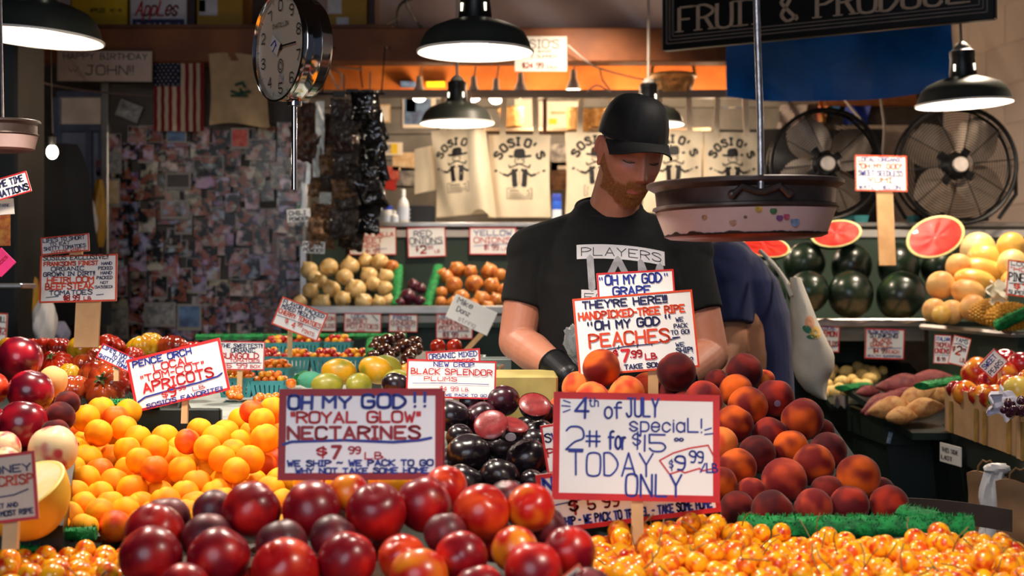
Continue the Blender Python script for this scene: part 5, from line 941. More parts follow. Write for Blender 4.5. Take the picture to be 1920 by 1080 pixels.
# ------------------------------------------------------------------ pendant lamps
SHADE = mat("shade_dark_green", S(54, 58, 52), .42, var=.15, scale=6); INNER = mat('enamel_white', S(245, 240, 230), .4, var=.02)
SOCK = mat('lamp_black', S(14, 14, 15), .4, var=.2); CORD = mat('cord_white', S(180, 170, 160), .6, var=.05); PORC = mat('porcelain', S(150, 146, 140), .4)
def lamp(lbl, px, py, Y, dia_px, energy, tilt=(0, 0), cord=1.2, g='pendant lamps over the stalls'):
    """px, py: centre of the rim"""
    k = dia_px/2*Y/F; t = thing('pendant_lamp', lbl, 'lamp', W(px, py, Y), (rad(tilt[0]), rad(tilt[1]), 0), g)
    pr = [(1.0, 0), (.985, .02), (.93, .20), (.86, .33), (.74, .43), (.52, .52), (.30, .585)]
    MB().lathe([(r*k, z*k) for r, z in pr], 56, cap=False).obj('shade', SHADE, t)
    i = MB().lathe([(r*k*.99, z*k-.001) for r, z in pr[::-1]], 56, cap=False); i.lathe([(k*.985, 0), (k*1.012, .0), (k*1.012, .006), (k*.985, .006)], 56, cap=False); i.obj('reflector', INNER, t)
    m = MB().lathe([(.295*k, .57*k), (.29*k, .62*k), (.25*k, .98*k), (.26*k, 1.0*k), (.26*k, 1.12*k), (.20*k, 1.16*k)], 32); m.obj('neck', SOCK, t)
    v = MB()
    for a in (.3, 1.9, 3.4, 5.0): v.box((.282*k*math.cos(a-1.2), .282*k*math.sin(a-1.2), .76*k), (.035*k, .035*k, .14*k), rot=(0, 0, a-1.2))
    v.obj('vent', mat('vent_glow', (1, .86, .66), .5, emit=2.5), t, smooth=False)
    MB().lathe([(.20*k, 1.14*k), (.17*k, 1.22*k), (.10*k, 1.29*k), (.03*k, 1.33*k)], 24).obj('socket_cap', PORC, t)
    MB().tube([(0, 0, 1.3*k), (0.0, 0, 1.3*k+cord*.5), (.004, 0, 1.3*k+cord)], .006, 8).obj('cord', CORD, t)
    MB().ball((0, 0, .24*k), (.26*k, .26*k, .30*k), 20).obj('bulb', mat('bulb_glow', (1, .86, .68), .4, emit=14, var=.01), t)
    l = light('POINT', 'pendant_bulb_light', (0, 0, .02*k), energy, NEUT, .03); l.parent = t
    return t
lamp('large dark green pendant lamp at the centre, in front of the beam', 891, 99, 4.3, 217, 16, (0, 0), .9)
lamp('smaller dark green pendant lamp hanging below and behind the large centre one', 857, 232, 6.3, 138, 22, (0, 0), 1.0)
lamp('dark pendant lamp half hidden behind the cap of the man', 1216, 234, 6.3, 134, 22, (0, 0), 1.2)
lamp('dark pendant lamp in front of the white block wall, slightly tilted', 1808, 196, 4.9, 178, 20, (0, -2.6), .9)
lamp('large dark pendant lamp at the top left corner of the view', 68, 72, 4.3, 246, 16, (0, 4), .8)
for i, (x, y) in enumerate(((786, 182), (888, 182), (976, 176), (930, 186), (1075, 170))):
    t = thing('clamp_lamp', ('small round white bulb under the rafter bar, first beside the upper pendant', 'small white bulb under the rafter bar just right of the pendant neck', 'small white clamp lamp pointing down below the handwritten card', 'small white bulb between the two other lit ones', 'small white clamp lamp pointing down by the orange beam')[i], 'lamp', W(x, y, 6.95), (0, 0, 0), 'small lamps under the rafter')
    MB().ball((0, 0, 0), (.033, .033, .024), 16).obj('bulb', mat('bulb_glow', (1, .86, .68), .4, emit=14), t)
    MB().lathe([(.036, .005), (.03, .03), (.016, .06), (.014, .10)], 20).obj('holder', mat('holder_white', S(220, 210, 196), .5), t)
    MB().tube([(0, 0, .09), (.02, .05, .2), (.05, .12, .26)], .004, 6).obj('cord', CORD, t)

# ------------------------------------------------------------------ hanging scale dial
CH = mat('chrome', S(200, 198, 196), .12, 1.0, var=.05); DIAL = mat('dial_face', S(206, 190, 166), .4, var=.03, scale=3)
ds = thing('hanging_scale_dial', 'round chrome hanging scale with white numbered dial, turned away, by the beam', 'scale', W(528, 88, 3.0), (0, 0, rad(-53)))
rD = .112; ring = [(rD*1.0, -.004), (rD*1.03, 0), (rD*1.02, .012), (rD*.985, .014), (rD*1.0, .03), (rD*1.02, .034), (rD*1.0, .038), (rD*.99, .052), (rD*.93, .064), (rD*.5, .068), (.001, .069)]
RX = Matrix.Rotation(rad(-90), 4, 'X')
MB().lathe(ring, 72, cap=False, M=RX).obj('housing', CH, ds)
m = MB().lathe([(.0001, .001), (rD*.99, .001)], 64, cap=False, M=RX); m.obj('dial', DIAL, ds)
MB().lathe([(rD*1.0, .004), (rD*1.025, -.003), (rD*1.035, -.010), (rD*1.0, -.012), (rD*.975, -.006), (rD*.97, .001)], 64, cap=False, M=RX).obj('bezel', CH, ds)
m = MB(); rn = random.Random(2)
for k in range(10):
    a = math.pi/2+2*math.pi*k/10; x, z = math.cos(a)*rD*.74, math.sin(a)*rD*.78; text(m, str(k), x-.008, z-.010, .016, .021, -.003, .11, 0, rnd=rn)
for k in range(100):
    a = 2*math.pi*k/100; r0 = rD*(.90 if k % 10 else .87); stroke(m, [(math.cos(a)*r0, math.sin(a)*r0), (math.cos(a)*rD*.94, math.sin(a)*rD*.94)], .0008 if k % 10 else .0018, -.003)
text(m, "CHATILLON", -.035, .042, .07, .009, -.003, .14, 0, rnd=rn)
m.obj('lettering', mat('dial_ink', S(40, 36, 34), .5), ds, smooth=False)
m = MB(); m.box((.03, -.006, 0), (.085, .0015, .003)); m.lathe([(.008, -.008), (.008, -.003)], 16, M=RX); m.obj('pointer', SOCK, ds, smooth=False)
m = MB(); m.box((-.015, -.008, .005), (.040, .001, .028), rot=(0, rad(35), 0)); m.obj('paper_tag', PAPER2, ds, smooth=False)
m = MB(); stroke(m, [(-.03, .006), (-.012, .014), (-.006, .002)], .003, -.0095); stroke(m, [(-.022, -.008), (-.008, .006)], .003, -.0095); m.obj('lettering', INK['b'], ds, smooth=False)
m = MB()
for r0, w in ((.014, .0022), (.008, .0018)): stroke(m, [(r0*.8*math.cos(a), -.040+r0*math.sin(a)) for a in [2*math.pi*i/20 for i in range(21)]], w, -.003)
m.obj('emblem', mat('dial_ink', S(40, 36, 34)), ds, smooth=False)
m = MB(); m.box((0, -.0015, -.068), (.020, .0008, .018), rot=(0, .2, 0)); m.obj('sticker', mat('dial_sticker', S(110, 150, 180), .5, col2=S(206, 170, 140), scale=120), ds, smooth=False)
m = MB(); m.lathe([(.006, -.3), (.006, -rD*1.0)], 16); m.lathe([(.016, -rD*1.09), (.016, -rD*1.0)], 16); m.obj('rod', CH, ds, loc=(0, .03, 0))
MB().tube([(0, .03, rD*1.0), (0, .03, .6)], .008, 10).obj('hanger', CH, ds)
# ------------------------------------------------------------------ scale pan in front of the man
PAN = mat('pan_dark_steel', S(92, 76, 70), .38, .55, var=.35, scale=14, bump=.1); EN = mat('pan_enamel', S(212, 186, 182), .4, col2=S(196, 164, 156), scale=10, bump=.1, bscale=50)
RUST = mat('rust_brown', S(54, 24, 20), .6, col2=S(30, 16, 16), scale=60); BASE_ = mat('pan_base_copper', S(150, 104, 88), .35, .7, var=.3, scale=12)
def pan(name, lbl, px, py, Y, scale=1, chips=True):
    t = thing(name, lbl, 'scale pan', W(px, py, Y), (rad(0), rad(-1.0), 0)); k = scale
    MB().lathe([(a*k, b*k) for a, b in ((.1500, -.0500), (.152, -.044), (.157, -.042), (.156, -.038), (.150, -.036), (.152, -.012), (.166, -.004), (.1665, .002), (.163, .004), (.148, -.004), (.145, -.03), (.134, -.080), (.0001, -.084))], 80, cap=False).obj('rim', PAN, t)
    MB().lathe([(a*k, b*k) for a, b in ((.136, -.0875), (.1515, -.046))], 80, cap=False).obj('enamel_side', EN, t)
    MB().lathe([(a*k, b*k) for a, b in ((.0001, -.094), (.100, -.094), (.128, -.0915), (.1375, -.087))], 80, cap=False).obj('base', BASE_, t)
    if chips:
        m = MB(); rr = random.Random(3); n = 180; vs = []; fs = []
        for i in range(n):
            a = 2*math.pi*i/n; h = .0025+.007*max(0, noise.noise(Vector((math.cos(a)*5, math.sin(a)*5, 1))))+rr.uniform(0, .0016)
            for z in (-.0882, -.0882+h): q = .136+(z+.0875)*.373+.0008; vs.append((q*k*math.cos(a), q*k*math.sin(a), z*k))
        for i in range(n): j = (i+1) % n; fs.append((2*i, 2*j, 2*j+1, 2*i+1))
        m.add(vs, fs)
        m.obj('chipped_edge', RUST, t)
        for nm, c, a, z, s_ in (('sticker', S(206, 160, 50), -.02, -.050, .006), ('sticker', S(70, 110, 70), -.16+.3, -.053, .006), ('sticker', S(130, 150, 180), .42, -.070, .009), ('sticker', S(190, 90, 110), .30, -.062, .006), ('stain', S(180, 130, 90), -.62, -.060, .005), ('stain', S(176, 120, 90), -.30, -.070, .006), ('stain', S(110, 60, 50), -.16, -.062, .003), ('sticker', S(120, 70, 120), .22, -.064, .006)):
            aa = -math.pi/2+a; q = .136+(z+.0875)*.373+.001; u = Vector((math.cos(aa), math.sin(aa), .0)); mm = MB()
            mm.lathe([(.0001, .0006), (s_, .0003)], 14, cap=False, M=Matrix.Translation(u*q+Vector((0, 0, z))) @ u.to_track_quat('Z', 'Y').to_matrix().to_4x4() @ Matrix.Diagonal((1, .8+s_*20, 1, 1)))
            mm.obj(nm, mat('sticker_'+str(int(c[0]*999))+str(int(c[2]*99)), c, .5, var=.3, scale=150), t)
    return t
sp = pan('scale_pan', 'round dark steel and chipped pale enamel scale pan hanging in front of the man', 1396, 346, 2.42)
GAL = mat('galvanised_rod', S(190, 182, 180), .35, .85, var=.25, scale=60, bump=.4, bscale=160)
m = MB(); m.tube([(-.045, -.155, -.028), (-.03, -.158, -.014), (-.006, -.158, -.022), (.006, -.158, -.022), (.03, -.158, -.014), (.045, -.155, -.028)], .006, 10); m.ball((-.045, -.155, -.026), (.008, .006, .008), 10); m.ball((.045, -.155, -.026), (.008, .006, .008), 10)
m.obj('bracket', PAN, sp)
m = MB(); m.tube([(0, -.158, -.018), (.002, -.150, .10), (.0, -.145, .285), (.006, -.145, .30), (.007, -.145, .312), (.0, -.145, .322), (-.007, -.145, .314)], .0056, 12); m.tube([(.0, -.148, .316), (.001, -.145, .45)], .004, 8); m.tube([(-.013, -.15, .300), (.006, -.145, .316)], .004, 8)
m.obj('hanging_rod', GAL, sp)
p2 = pan('scale_pan', 'second enamel scale pan at the left frame edge beside the dark post', 5, 230, 2.9, .45, False); p2.scale = (1, 1, 1.4)
MB().bevbox((0, 0, 0), (.10, .10, .012), .003).obj('steel_ledge', METAL, label='short steel ledge sticking out at the left frame edge under the paper cards', cat='ledge', loc=W(15, 536, 3.3), smooth=False)
for o in (p2,): MB().tube([(0, 0, 0), (0, 0, .6)], .003, 6).obj('hanging_rod', GAL, o)

# ------------------------------------------------------------------ big shop sign and tarpaulin
A = W(1240, 95, 5.0); B = W(1865, 35, 4.4); dv = Vector((B.x-A.x, B.y-A.y, 0)); Ls = dv.length; yw = math.atan2(dv.y, dv.x)
bs = thing('shop_sign', 'large black fruit and produce sign with grey moulded frame, top right', 'sign', ((A.x+B.x)/2, (A.y+B.y)/2, (A.z+B.z)/2+.33), (0, 0, yw))
GOLD = mat('sign_letter_gold', S(176, 150, 126), .5, var=.08); FRM = mat('sign_frame_grey', S(104, 92, 86), .45, var=.15)
MB().bevbox((0, .02, 0), (Ls, .035, .66), .004).obj('board', mat('sign_black', S(12, 12, 13), .35), bs, smooth=False)
for i, o_ in enumerate((.022, .034, .046)):
    m = MB(); q = .0045
    for c, d in (((0, 0, -.33+o_), (Ls-2*o_, .01, q)), ((0, 0, .33-o_), (Ls-2*o_, .01, q)), ((-Ls/2+o_, 0, 0), (q, .01, .66-2*o_)), ((Ls/2-o_, 0, 0), (q, .01, .66-2*o_))): m.box(c, d)
    m.obj('moulding', FRM, bs, smooth=False)
m = MB(); rn = random.Random(1); text(m, "FRUIT & PRODUCE", -Ls/2+.070, -.270, Ls-.16, .084, -.002, .17, 0, nib=.5, serif=True, rnd=rn); text(m, "SOSIO'S", -Ls/2+.14, -.148, Ls-.30, .22, -.002, .17, 0, nib=.5, serif=True, rnd=rn)
m.obj('lettering', GOLD, bs, smooth=False)
for x in (-.4, .4): MB().tube([(x, .02, .3), (x, .02, 1.2)], .006, 6).obj('hanger', SOCK, bs)
m = MB(); m.slab(lambda u, v: (.86+1.0*u+.1, 6.35+.03*math.sin(u*11+v)+.02*math.sin(v*6+u*4), 2.32+.06*math.sin(u*3.1+.4)*(1-v)*-.6+.5*v), 60, 26, .004)
m.obj('blue_tarp', mat('blue_tarpaulin', S(6, 104, 210), .38, var=.25, scale=4, bump=.5, bscale=9, dist=.02), label='blue tarpaulin hanging in folds behind the shop sign', cat='tarpaulin')

# ------------------------------------------------------------------ rafter bar, canvas bags, things on the rear wall
rb = MB().bevbox((.17, 6.9, 2.39), (2.3, .03, .04), .003).obj('rafter_bar', mat('grey_timber', S(140, 128, 116), .7, var=.12, scale=7, bump=.2, bscale=30), label='long grey timber bar the canvas bags hang from', cat='bar', smooth=False)
MB().box((.16, 6.94, 2.2), (.02, .02, .42)).obj('bar_post', mat('brown_post', S(92, 54, 34), .6), rb, smooth=False)
CANVAS = mat('natural_canvas', S(226, 208, 178), .85, var=.05, scale=7, bump=.3, bscale=160)
PRINT = mat('black_print', S(26, 22, 22), .6, var=.1)
def bag_emblem(m, y, s, fn=lambda x, z: 0, rn=None):
    """round-hatted man with a curled moustache under an arc of letters"""
    def st(P, w): stroke(m, [(a*s, b*s) for a, b in P], w*s, y, n=6)
    word = "SOSIO'S"
    for i, c in enumerate(word):
        a = rad(152-124*i/6); cx, cz = .50*math.cos(a), .20+.54*math.sin(a); ca, sa = math.cos(a-math.pi/2), math.sin(a-math.pi/2)
        for q in G[c].split(','):
            P = [((p.x-2)*.027, (p.y-3)*.026) for p in _pts(q)]; P = [(cx+x*ca-z*sa, cz+x*sa+z*ca) for x, z in P]
            if len(P) == 2 and P[0] == P[1]: P[1] = (P[0][0]+.01, P[0][1])
            st(P, .05)
    for x in (-.50, .50): st([(x, .12), (x+.02, .13)], .05)
    st([(-.21, .43), (0, .40), (.23, .44)], .05); st([(-.07, .44), (-.06, .53), (.06, .54), (.07, .44)], .11); st([(-.03, .45), (-.03, .52)], .1); st([(0, .45), (0, .52)], .12)
    st([(-.09, .38), (-.10, .30), (0, .25), (.10, .30), (.09, .38)], .02); st([(-.04, .35), (-.03, .35)], .03); st([(.05, .35), (.06, .35)], .03)
    st([(-.22, .24), (-.20, .19), (-.12, .22), (0, .27), (.12, .22), (.20, .19), (.22, .25)], .032)
    for sx in (-1, 1):
        st([(sx*.06, .14), (sx*.12, .08), (sx*.07, -.18)], .07); st([(sx*.13, .13), (sx*.11, -.18)], .085); st([(sx*.08, .06), (sx*.07, -.18)], .05); st([(sx*.14, .10), (sx*.24, .02), (sx*.33, .05)], .05); st([(sx*.36, .06), (sx*.42, .10)], .02)
    st([(0, .12), (0, -.16)], .012)
    st([(-.26, -.24), (.26, -.24), (.26, -.46), (-.26, -.46), (-.26, -.24)], .012); st([(-.2, -.29), (.2, -.29)], .02)
    for z in (-.34, -.38, -.42): st([(-.22, z), (.22, z)], .012)
def tote(lbl, px, py, Y, w, h, yaw=0, roll=0, hook=None, wob=1):
    """px, py: centre of the bag body"""
    t = thing('canvas_bag', lbl, 'bag', W(px, py, Y), (0, rad(roll), rad(yaw)), 'printed canvas bags on the bar'); sd = px*.01
    def fr(u, v):
        x = (u-.5)*w*(1-.05*math.sin(v*3)); z = (v-.5)*h; y = -.020*math.sin(math.pi*u)*math.sin(math.pi*min(1, v*1.0+.1))*wob-.006*math.sin(u*7+sd)*math.sin(v*5+sd)-.004*math.sin(u*15+v*6+sd); return (x, y, z)
    m = MB(); m.slab(fr, 22, 22, .03); m.obj('body', CANVAS, t)
    e = MB(); bag_emblem(e, 0, w*.76)
    for i, v in enumerate(e.v):
        x, y, z = v; u = x/w+.5; vv = (z-.005)/h+.5; e.v[i] = (x, fr(min(max(u, 0), 1), min(max(vv, 0), 1))[1]-.0018, z-.005)
    e.obj('print', PRINT, t, smooth=False)
    for sx, yy in ((-.27, -.004), (.27, -.004)):
        hk = (hook or 0)-0; m = MB(); top = W(px, 178, Y).z+.02-t.location.z
        m.slab(lambda u, v: ((sx*w*(1-v*.12))+(u-.5)*.028, yy+.02*v+.006*math.sin(v*6+sx), h/2-.02+(top-h/2+.02)*v), 3, 10, .003); m.obj('handle', CANVAS, t)
    return t
tote('canvas bag with the printed emblem, hanging straight, left of the man', 974, 330, 6.9, .305, .40)
tote('canvas bag hanging turned sideways with folds, the farthest from the man', 862, 322, 6.86, .27, .42, -20, -4, wob=1.8)
tote('canvas bag partly hidden behind the neck of the man', 1118, 325, 6.92, .30, .40, 3)
tote('canvas bag right behind the cap brim', 1262, 322, 6.88, .29, .40, 0, 1)
tote('canvas bag behind the scale rod, last one on the bar', 1372, 325, 6.9, .28, .40, 6, 0)
# folded sides bulging out of the first bag
m = MB(); m.slab(lambda u, v: (.10*(u-.5)*(1.2-.3*v)+.035*(1-v)-.01, -.05*math.sin(math.pi*u)-.02*math.sin(v*3), .40*(v-.5)+.02*math.sin(u*5)*(1-v)), 14, 20, .02); m.obj('canvas_bag', CANVAS, label='plain folded canvas bag squeezed between two printed ones', cat='bag', loc=W(897, 322, 6.80))
m = MB(); m.slab(lambda u, v: (.16*(u-.5), -.02*math.sin(math.pi*u), .22*(v-.5)+.03*u), 12, 12, .02); m.obj('canvas_bag', CANVAS, label='corner of a plain canvas bag showing behind the sideways one', cat='bag', loc=W(808, 322, 6.98))
# posters and papers on the boards
def paper(lbl, px, py, w, h, Y=7.66, rot=0, m_=PAPER2, name='poster', cat='poster', extra=None, group=None):
    k = Y/F; o = thing(name, lbl, cat, W(px, py, Y), (0, rad(-rot), 0), group); MB().box((0, 0, 0), (w*k, .003, h*k)).obj('sheet', m_, o, smooth=False)
    for (x, y, ww, hh, mm) in (extra or ()): MB().box(((x-.5)*w*k, -.002, (.5-y)*h*k), (ww*w*k, .002, hh*h*k)).obj('printed_area', mm, o, smooth=False)
    return o
P1 = mat('print_blue', S(120, 160, 206), .5, col2=S(70, 84, 120), scale=14); P2 = mat('print_brown', S(96, 66, 50), .5, col2=S(170, 130, 96), scale=20); P3 = mat('print_yellow', S(236, 200, 30), .5); P4 = mat('print_red', S(190, 40, 40), .5, col2=S(220, 120, 100), scale=30)
P5 = mat('print_grey', S(90, 90, 96), .5, col2=S(190, 186, 180), scale=24); P6 = mat('print_green', S(60, 150, 80), .5, col2=S(120, 190, 120), scale=20); P7 = mat('print_tan', S(200, 160, 100), .5, col2=S(236, 214, 180), scale=20); WARMP = mat('paper_warm_white', S(236, 226, 210), .6, var=.03)
paper('framed coastal print with blue water on the boards behind the lower pendant', 786, 207, 62, 66, m_=WARMP, extra=((.45, .5, .82, .8, P1), (.25, .35, .3, .4, P2)))
paper('small orange-framed card beside the black packs', 721, 213, 22, 34, m_=P7, extra=((.5, .5, .7, .8, WARMP),))
paper('rounded sticker with a yellow square on the boards', 732, 279, 46, 24, m_=WARMP, extra=((.38, .5, .3, .7, P5), (.66, .5, .28, .8, P3)), name='sticker_sheet', cat='sticker')
paper('tan photo print beside the sideways bag', 760, 303, 48, 34, 7.672, m_=P7)
paper('dark street photo under the tan print', 772, 332, 44, 34, 7.672, m_=P5, rot=-4)
paper('red and white printed leaflet above the bottles', 728, 325, 40, 26, 7.672, m_=P4)
paper('small red triangular pennant leaflet above the bottles', 733, 346, 20, 20, 7.672, m_=mat('pennant_red', S(200, 44, 36), .5), rot=-6)
paper('grey and white newspaper page between two canvas bags', 1053, 295, 42, 50, 7.672, m_=P5)
paper('brown old photo print between two canvas bags', 1054, 330, 42, 52, 7.672, m_=P2, extra=((.5, .2, .4, .14, WARMP),))
paper('bright chart sheet with yellow lettering behind the wire basket', 1048, 217, 76, 54, 7.672, m_=WARMP, extra=((.35, .7, .2, .2, P3), (.6, .4, .6, .1, P7)))
paper('bright white sheet behind the bar beside the yellow box', 985, 215, 40, 58, 7.672, m_=WARMP)
paper('white and blue notice on the post right of the bags', 1378, 182, 90, 22, 7.69, m_=mat('notice_blue_white', S(150, 180, 230), .5, col2=S(240, 240, 245), scale=20), rot=3)
paper('torn white and blue flyer leaning behind the rod', 1372, 222, 50, 70, 7.69, m_=P1, rot=-30, extra=((.5, .5, .6, .6, WARMP),))
for i, (x, y, w, h, mm, l) in enumerate(((818, 160, 36, 9, P3, 'yellow box on the rear shelf beside the pendant neck'), (766, 160, 28, 9, P1, 'white and blue box on the rear shelf'))):
    MB().bevbox((0, 0, 0), (w*.0027, .1, h*.0027), .002).obj('small_box', mm, label=l, cat='box', loc=W(x, y, 7.37)+Vector((0, -.02, 0)), smooth=False)
# baskets on the rear shelf
WK = mat('wicker', S(206, 164, 104), .6, col2=S(160, 116, 62), scale=40, bump=.4, bscale=120)
def basket(lbl, px, py, Y, r, h, handle=False, rot=(0, 0, 0), top=None):
    t = thing('wicker_basket', lbl, 'basket', W(px, py, Y), rot, 'wicker baskets'); m = MB(); n = 30
    for k in range(n):
        a = 2*math.pi*k/n; m.tube([(r*.78*math.cos(a), r*.78*math.sin(a), 0), (r*.93*math.cos(a), r*.93*math.sin(a), h*.5), (r*math.cos(a), r*math.sin(a), h)], .0045, 5)
    m.obj('stakes', WK, t)['kind'] = 'stuff'; m = MB()
    for j in range(9): z = h*(j+.5)/9; q = r*(.78+.22*z/h)+.002; m.tube([(q*math.cos(a)*(1+.02*(-1)**i), q*math.sin(a)*(1+.02*(-1)**i), z) for i, a in enumerate([2*math.pi*i/n for i in range(n)])], h/22, 5, closed=True)
    m.obj('weave', WK, t)['kind'] = 'stuff'; m = MB().tube([(r*1.02*math.cos(a), r*1.02*math.sin(a), h) for a in [2*math.pi*i/24 for i in range(24)]], .010, 7, closed=True); m.obj('rim', WK, t)
    MB().lathe([(.001, .003), (r*.78, .003)], 24, cap=False).obj('bottom', WK, t)
    if handle: MB().tube([(-r, 0, h*.9)]+[(-r*math.cos(a), 0, h+r*1.35*math.sin(a)) for a in [math.pi*i/14 for i in range(15)]]+[(r, 0, h*.9)], .008, 7).obj('handle', WK, t)
    return t
basket('wicker basket with a tall arched handle beside the blue tarpaulin', 1262, 175, 6.95, .105, .085, True)
basket('small bright wicker basket under the bar near the clamp lamps', 1082, 245, 7.15, .062, .10, rot=(0, .1, 0))
basket('small wicker basket under the bar beside the large centre lamp', 962, 238, 7.2, .058, .09, rot=(0, -.1, 0))
basket('small wicker basket half hidden behind the cap', 1124, 238, 7.15, .055, .08)
basket('wicker basket between the two upper lamps behind the bar', 1110, 245, 7.3, .06, .09)
m = MB(); m.box((0, 0, 0), (1.3, .16, .015)); m.obj('rear_shelf', mat('rear_shelf_board', S(160, 140, 116), .7), label='narrow shelf board on the rear wall carrying small baskets', cat='shelf', loc=(.35, 7.25, 2.25), smooth=False)
# bottles, jar and radio on the ledge
def bottle(lbl, px, top, bot, w, m_, capm, Y=6.45, slim=True):
    k = Y/F; h = (bot-top)*k; r = w*k/2; t = thing('bottle', lbl, 'bottle', (W(px, bot, Y).x, Y, 1.736), (0, 0, 0), 'bottles on the ledge')
    if slim: MB().lathe([(r*.9, 0), (r, .004), (r, h*.55), (r*.85, h*.66), (r*.35, h*.78), (r*.3, h*.84)], 24).obj('body', m_, t); MB().lathe([(r*.42, h*.80), (r*.42, h*.98), (r*.3, h)], 20).obj('cap', capm, t)
    else: MB().lathe([(r*.9, 0), (r, .004), (r, h*.74), (r*.9, h*.80)], 24).obj('body', m_, t); MB().lathe([(r*.97, h*.78), (r*.97, h*.98), (r*.9, h)], 20).obj('cap', capm, t)
    MB().lathe([(r*1.02, h*.15), (r*1.02, h*.5)], 24, cap=False).obj('label', mat('bottle_label', S(206, 214, 230), .5, var=.05), t)
WB = mat('white_bottle', S(226, 222, 220), .35, var=.03); CAPW = mat('cap_white', S(236, 234, 232), .4); CAPB = mat('cap_blue', S(34, 60, 160), .4)
bottle('clear white spray bottle with a tall nozzle beside the black radio', 756, 343, 410, 22, WB, CAPW)
bottle('squat jar with a blue lid beside the bottles', 727, 374, 410, 20, WB, CAPB, slim=False)
bottle('short white bottle between the jar and the spray bottle', 740, 384, 410, 14, WB, CAPW, 6.4)
bottle('white bottle mostly hidden behind the black packs', 714, 352, 410, 18, WB, CAPW, 6.5)
bottle('small blue plastic bottle between two canvas bags', 1044, 353, 412, 18, mat('blue_bottle', S(40, 90, 200), .4), CAPB, 6.5, False)
t = thing('radio', 'flat black radio with small round buttons on the ledge', 'radio', (W(788, 392, 6.5).x, 6.5, 1.737), (0, 0, 0)); MB().bevbox((0, 0, .045), (.135, .06, .09), .006).obj('case', BLACK, t, smooth=False)
m = MB(); [m.lathe([(.004, -.031), (.004, -.034)], 10, M=Matrix.Translation((-.045, 0, .015+.018*i)) @ Matrix.Rotation(0, 4, 'X') @ RX) for i in range(4)]; m.obj('button', METAL, t)
m = MB(); [m.box((.015, -.031, .015+.010*i), (.07, .001, .003)) for i in range(7)]; m.obj('grille', mat('radio_grille', S(50, 50, 54), .6), t, smooth=False)
for px, c in ((1585, S(30, 110, 116)), (1540, S(30, 110, 116)), (1735, S(30, 110, 116))):
    pass
for i, (px, l) in enumerate(((1612, 'teal pint basket on the ledge left of the wooden post'), (1718, 'teal pint basket on the ledge right of the wooden post'), (1590, 'teal pint basket on the ledge next to the first fan foot'))):
    place(BK, 'pint_basket', None, l, 'basket', 'teal baskets on the ledge', None, (W(px, 420, 6.35).x, 6.35, 1.737), (0, 0, .2*i), .75)
# ------------------------------------------------------------------ snapshots on the partition
def pic_mat(name, k, bright=1):
    m, nt, p = _tree(name); w = _rnd(nt, 61.0); tc = nt.nodes.new('ShaderNodeTexCoord').outputs['Object']
    f = _noise(nt, 16, 2, w, tc); f2 = _noise(nt, 24, 2, _math(nt, 'ADD', w, 7.0), tc); hs = nt.nodes.new('ShaderNodeCombineColor'); hs.mode = 'HSV'
    nt.links.new(_math(nt, 'FRACT', _math(nt, 'MULTIPLY_ADD', _math(nt, 'FRACT', _math(nt, 'MULTIPLY', w, .73)), .58, .56)), hs.inputs[0]); nt.links.new(_math(nt, 'MULTIPLY', f2, .55 if k else .8), hs.inputs[1]); nt.links.new(_math(nt, 'MULTIPLY', _ramp(nt, f, .44, .62), .50*bright), hs.inputs[2])
    c = _mix(nt, hs.outputs[0], S(160, 84, 58), _math(nt, 'MULTIPLY', _ramp(nt, _noise(nt, 22, 1, _math(nt, 'ADD', w, 3.0), tc), .52, .58), .75))
    c = _mix(nt, c, S(176, 168, 156), _math(nt, 'MULTIPLY', _ramp(nt, _noise(nt, 28, 1, _math(nt, 'ADD', w, 9.0), tc), .62, .65), .7))
    nt.links.new(c, p.inputs['Base Color']); p.inputs['Roughness'].default_value = .25; MATS[name] = m; return m
PICA, PICB = pic_mat('snapshot_print_a', 0), pic_mat('snapshot_print_b', 1, 1.3); PBW = mat('photo_border_white', S(160, 152, 144), .5, var=.04); PBD = mat('photo_border_dark', S(30, 26, 25), .5)
def photo_mesh(w, h, bord, pic):
    m = MB(); m.box((0, 0, 0), (w, .002, h), 0); b = .004 if bord is PBW else .001; m.box((0, -.0012, .003 if bord is PBW and h > w else 0), (w-2*b, .0016, h-2*b-(.006 if bord is PBW and h > w else 0)), 1); return m.mesh('snapshot', [bord, pic], False)
PH = [photo_mesh(w, h, b, p) for w, h in ((.11, .08), (.08, .11), (.09, .095), (.14, .10), (.07, .09)) for b in (PBW, PBD, PBD, PBD) for p in (PICA, PICB)]
rr = random.Random(12); used = []; cnt = 0
for tries in range(2600):
    px, py = rr.uniform(196, 556), rr.uniform(248, 636); ok = all(abs(px-a) > 25 or abs(py-b) > 20 for a, b in used)
    if py < 262 and px < 240: ok = False
    if ok and cnt < 285:
        used.append((px, py)); cnt += 1
order = {}
for px, py in used: order.setdefault(int((py-248)/39), []).append((px, py))
cnt = 0
for row, pts_ in sorted(order.items()):
    for col_, (px, py) in enumerate(sorted(pts_)):
        cnt += 1; place(rr.choice(PH), 'snapshot', None, f'small snapshot on the dark partition, {ORD[min(col_, 19)]} from left in {ORD[row]} row down', 'photograph', 'snapshots covering the partition', None, W(px, py, 6.622-(cnt*5 % 6)*.0045), (0, rr.uniform(-.07, .07), 0))
rr = random.Random(13)
for px, py in [(rr.uniform(536, 562), y) for y in range(250, 470, 24)]: place(rr.choice(PH), 'snapshot', None, 'snapshot stuck on the strip between the steel trim and hanging bags', 'photograph', 'snapshots beside the hanging bags', None, W(px, py, 6.56), (0, rr.uniform(-.1, .1), 0))
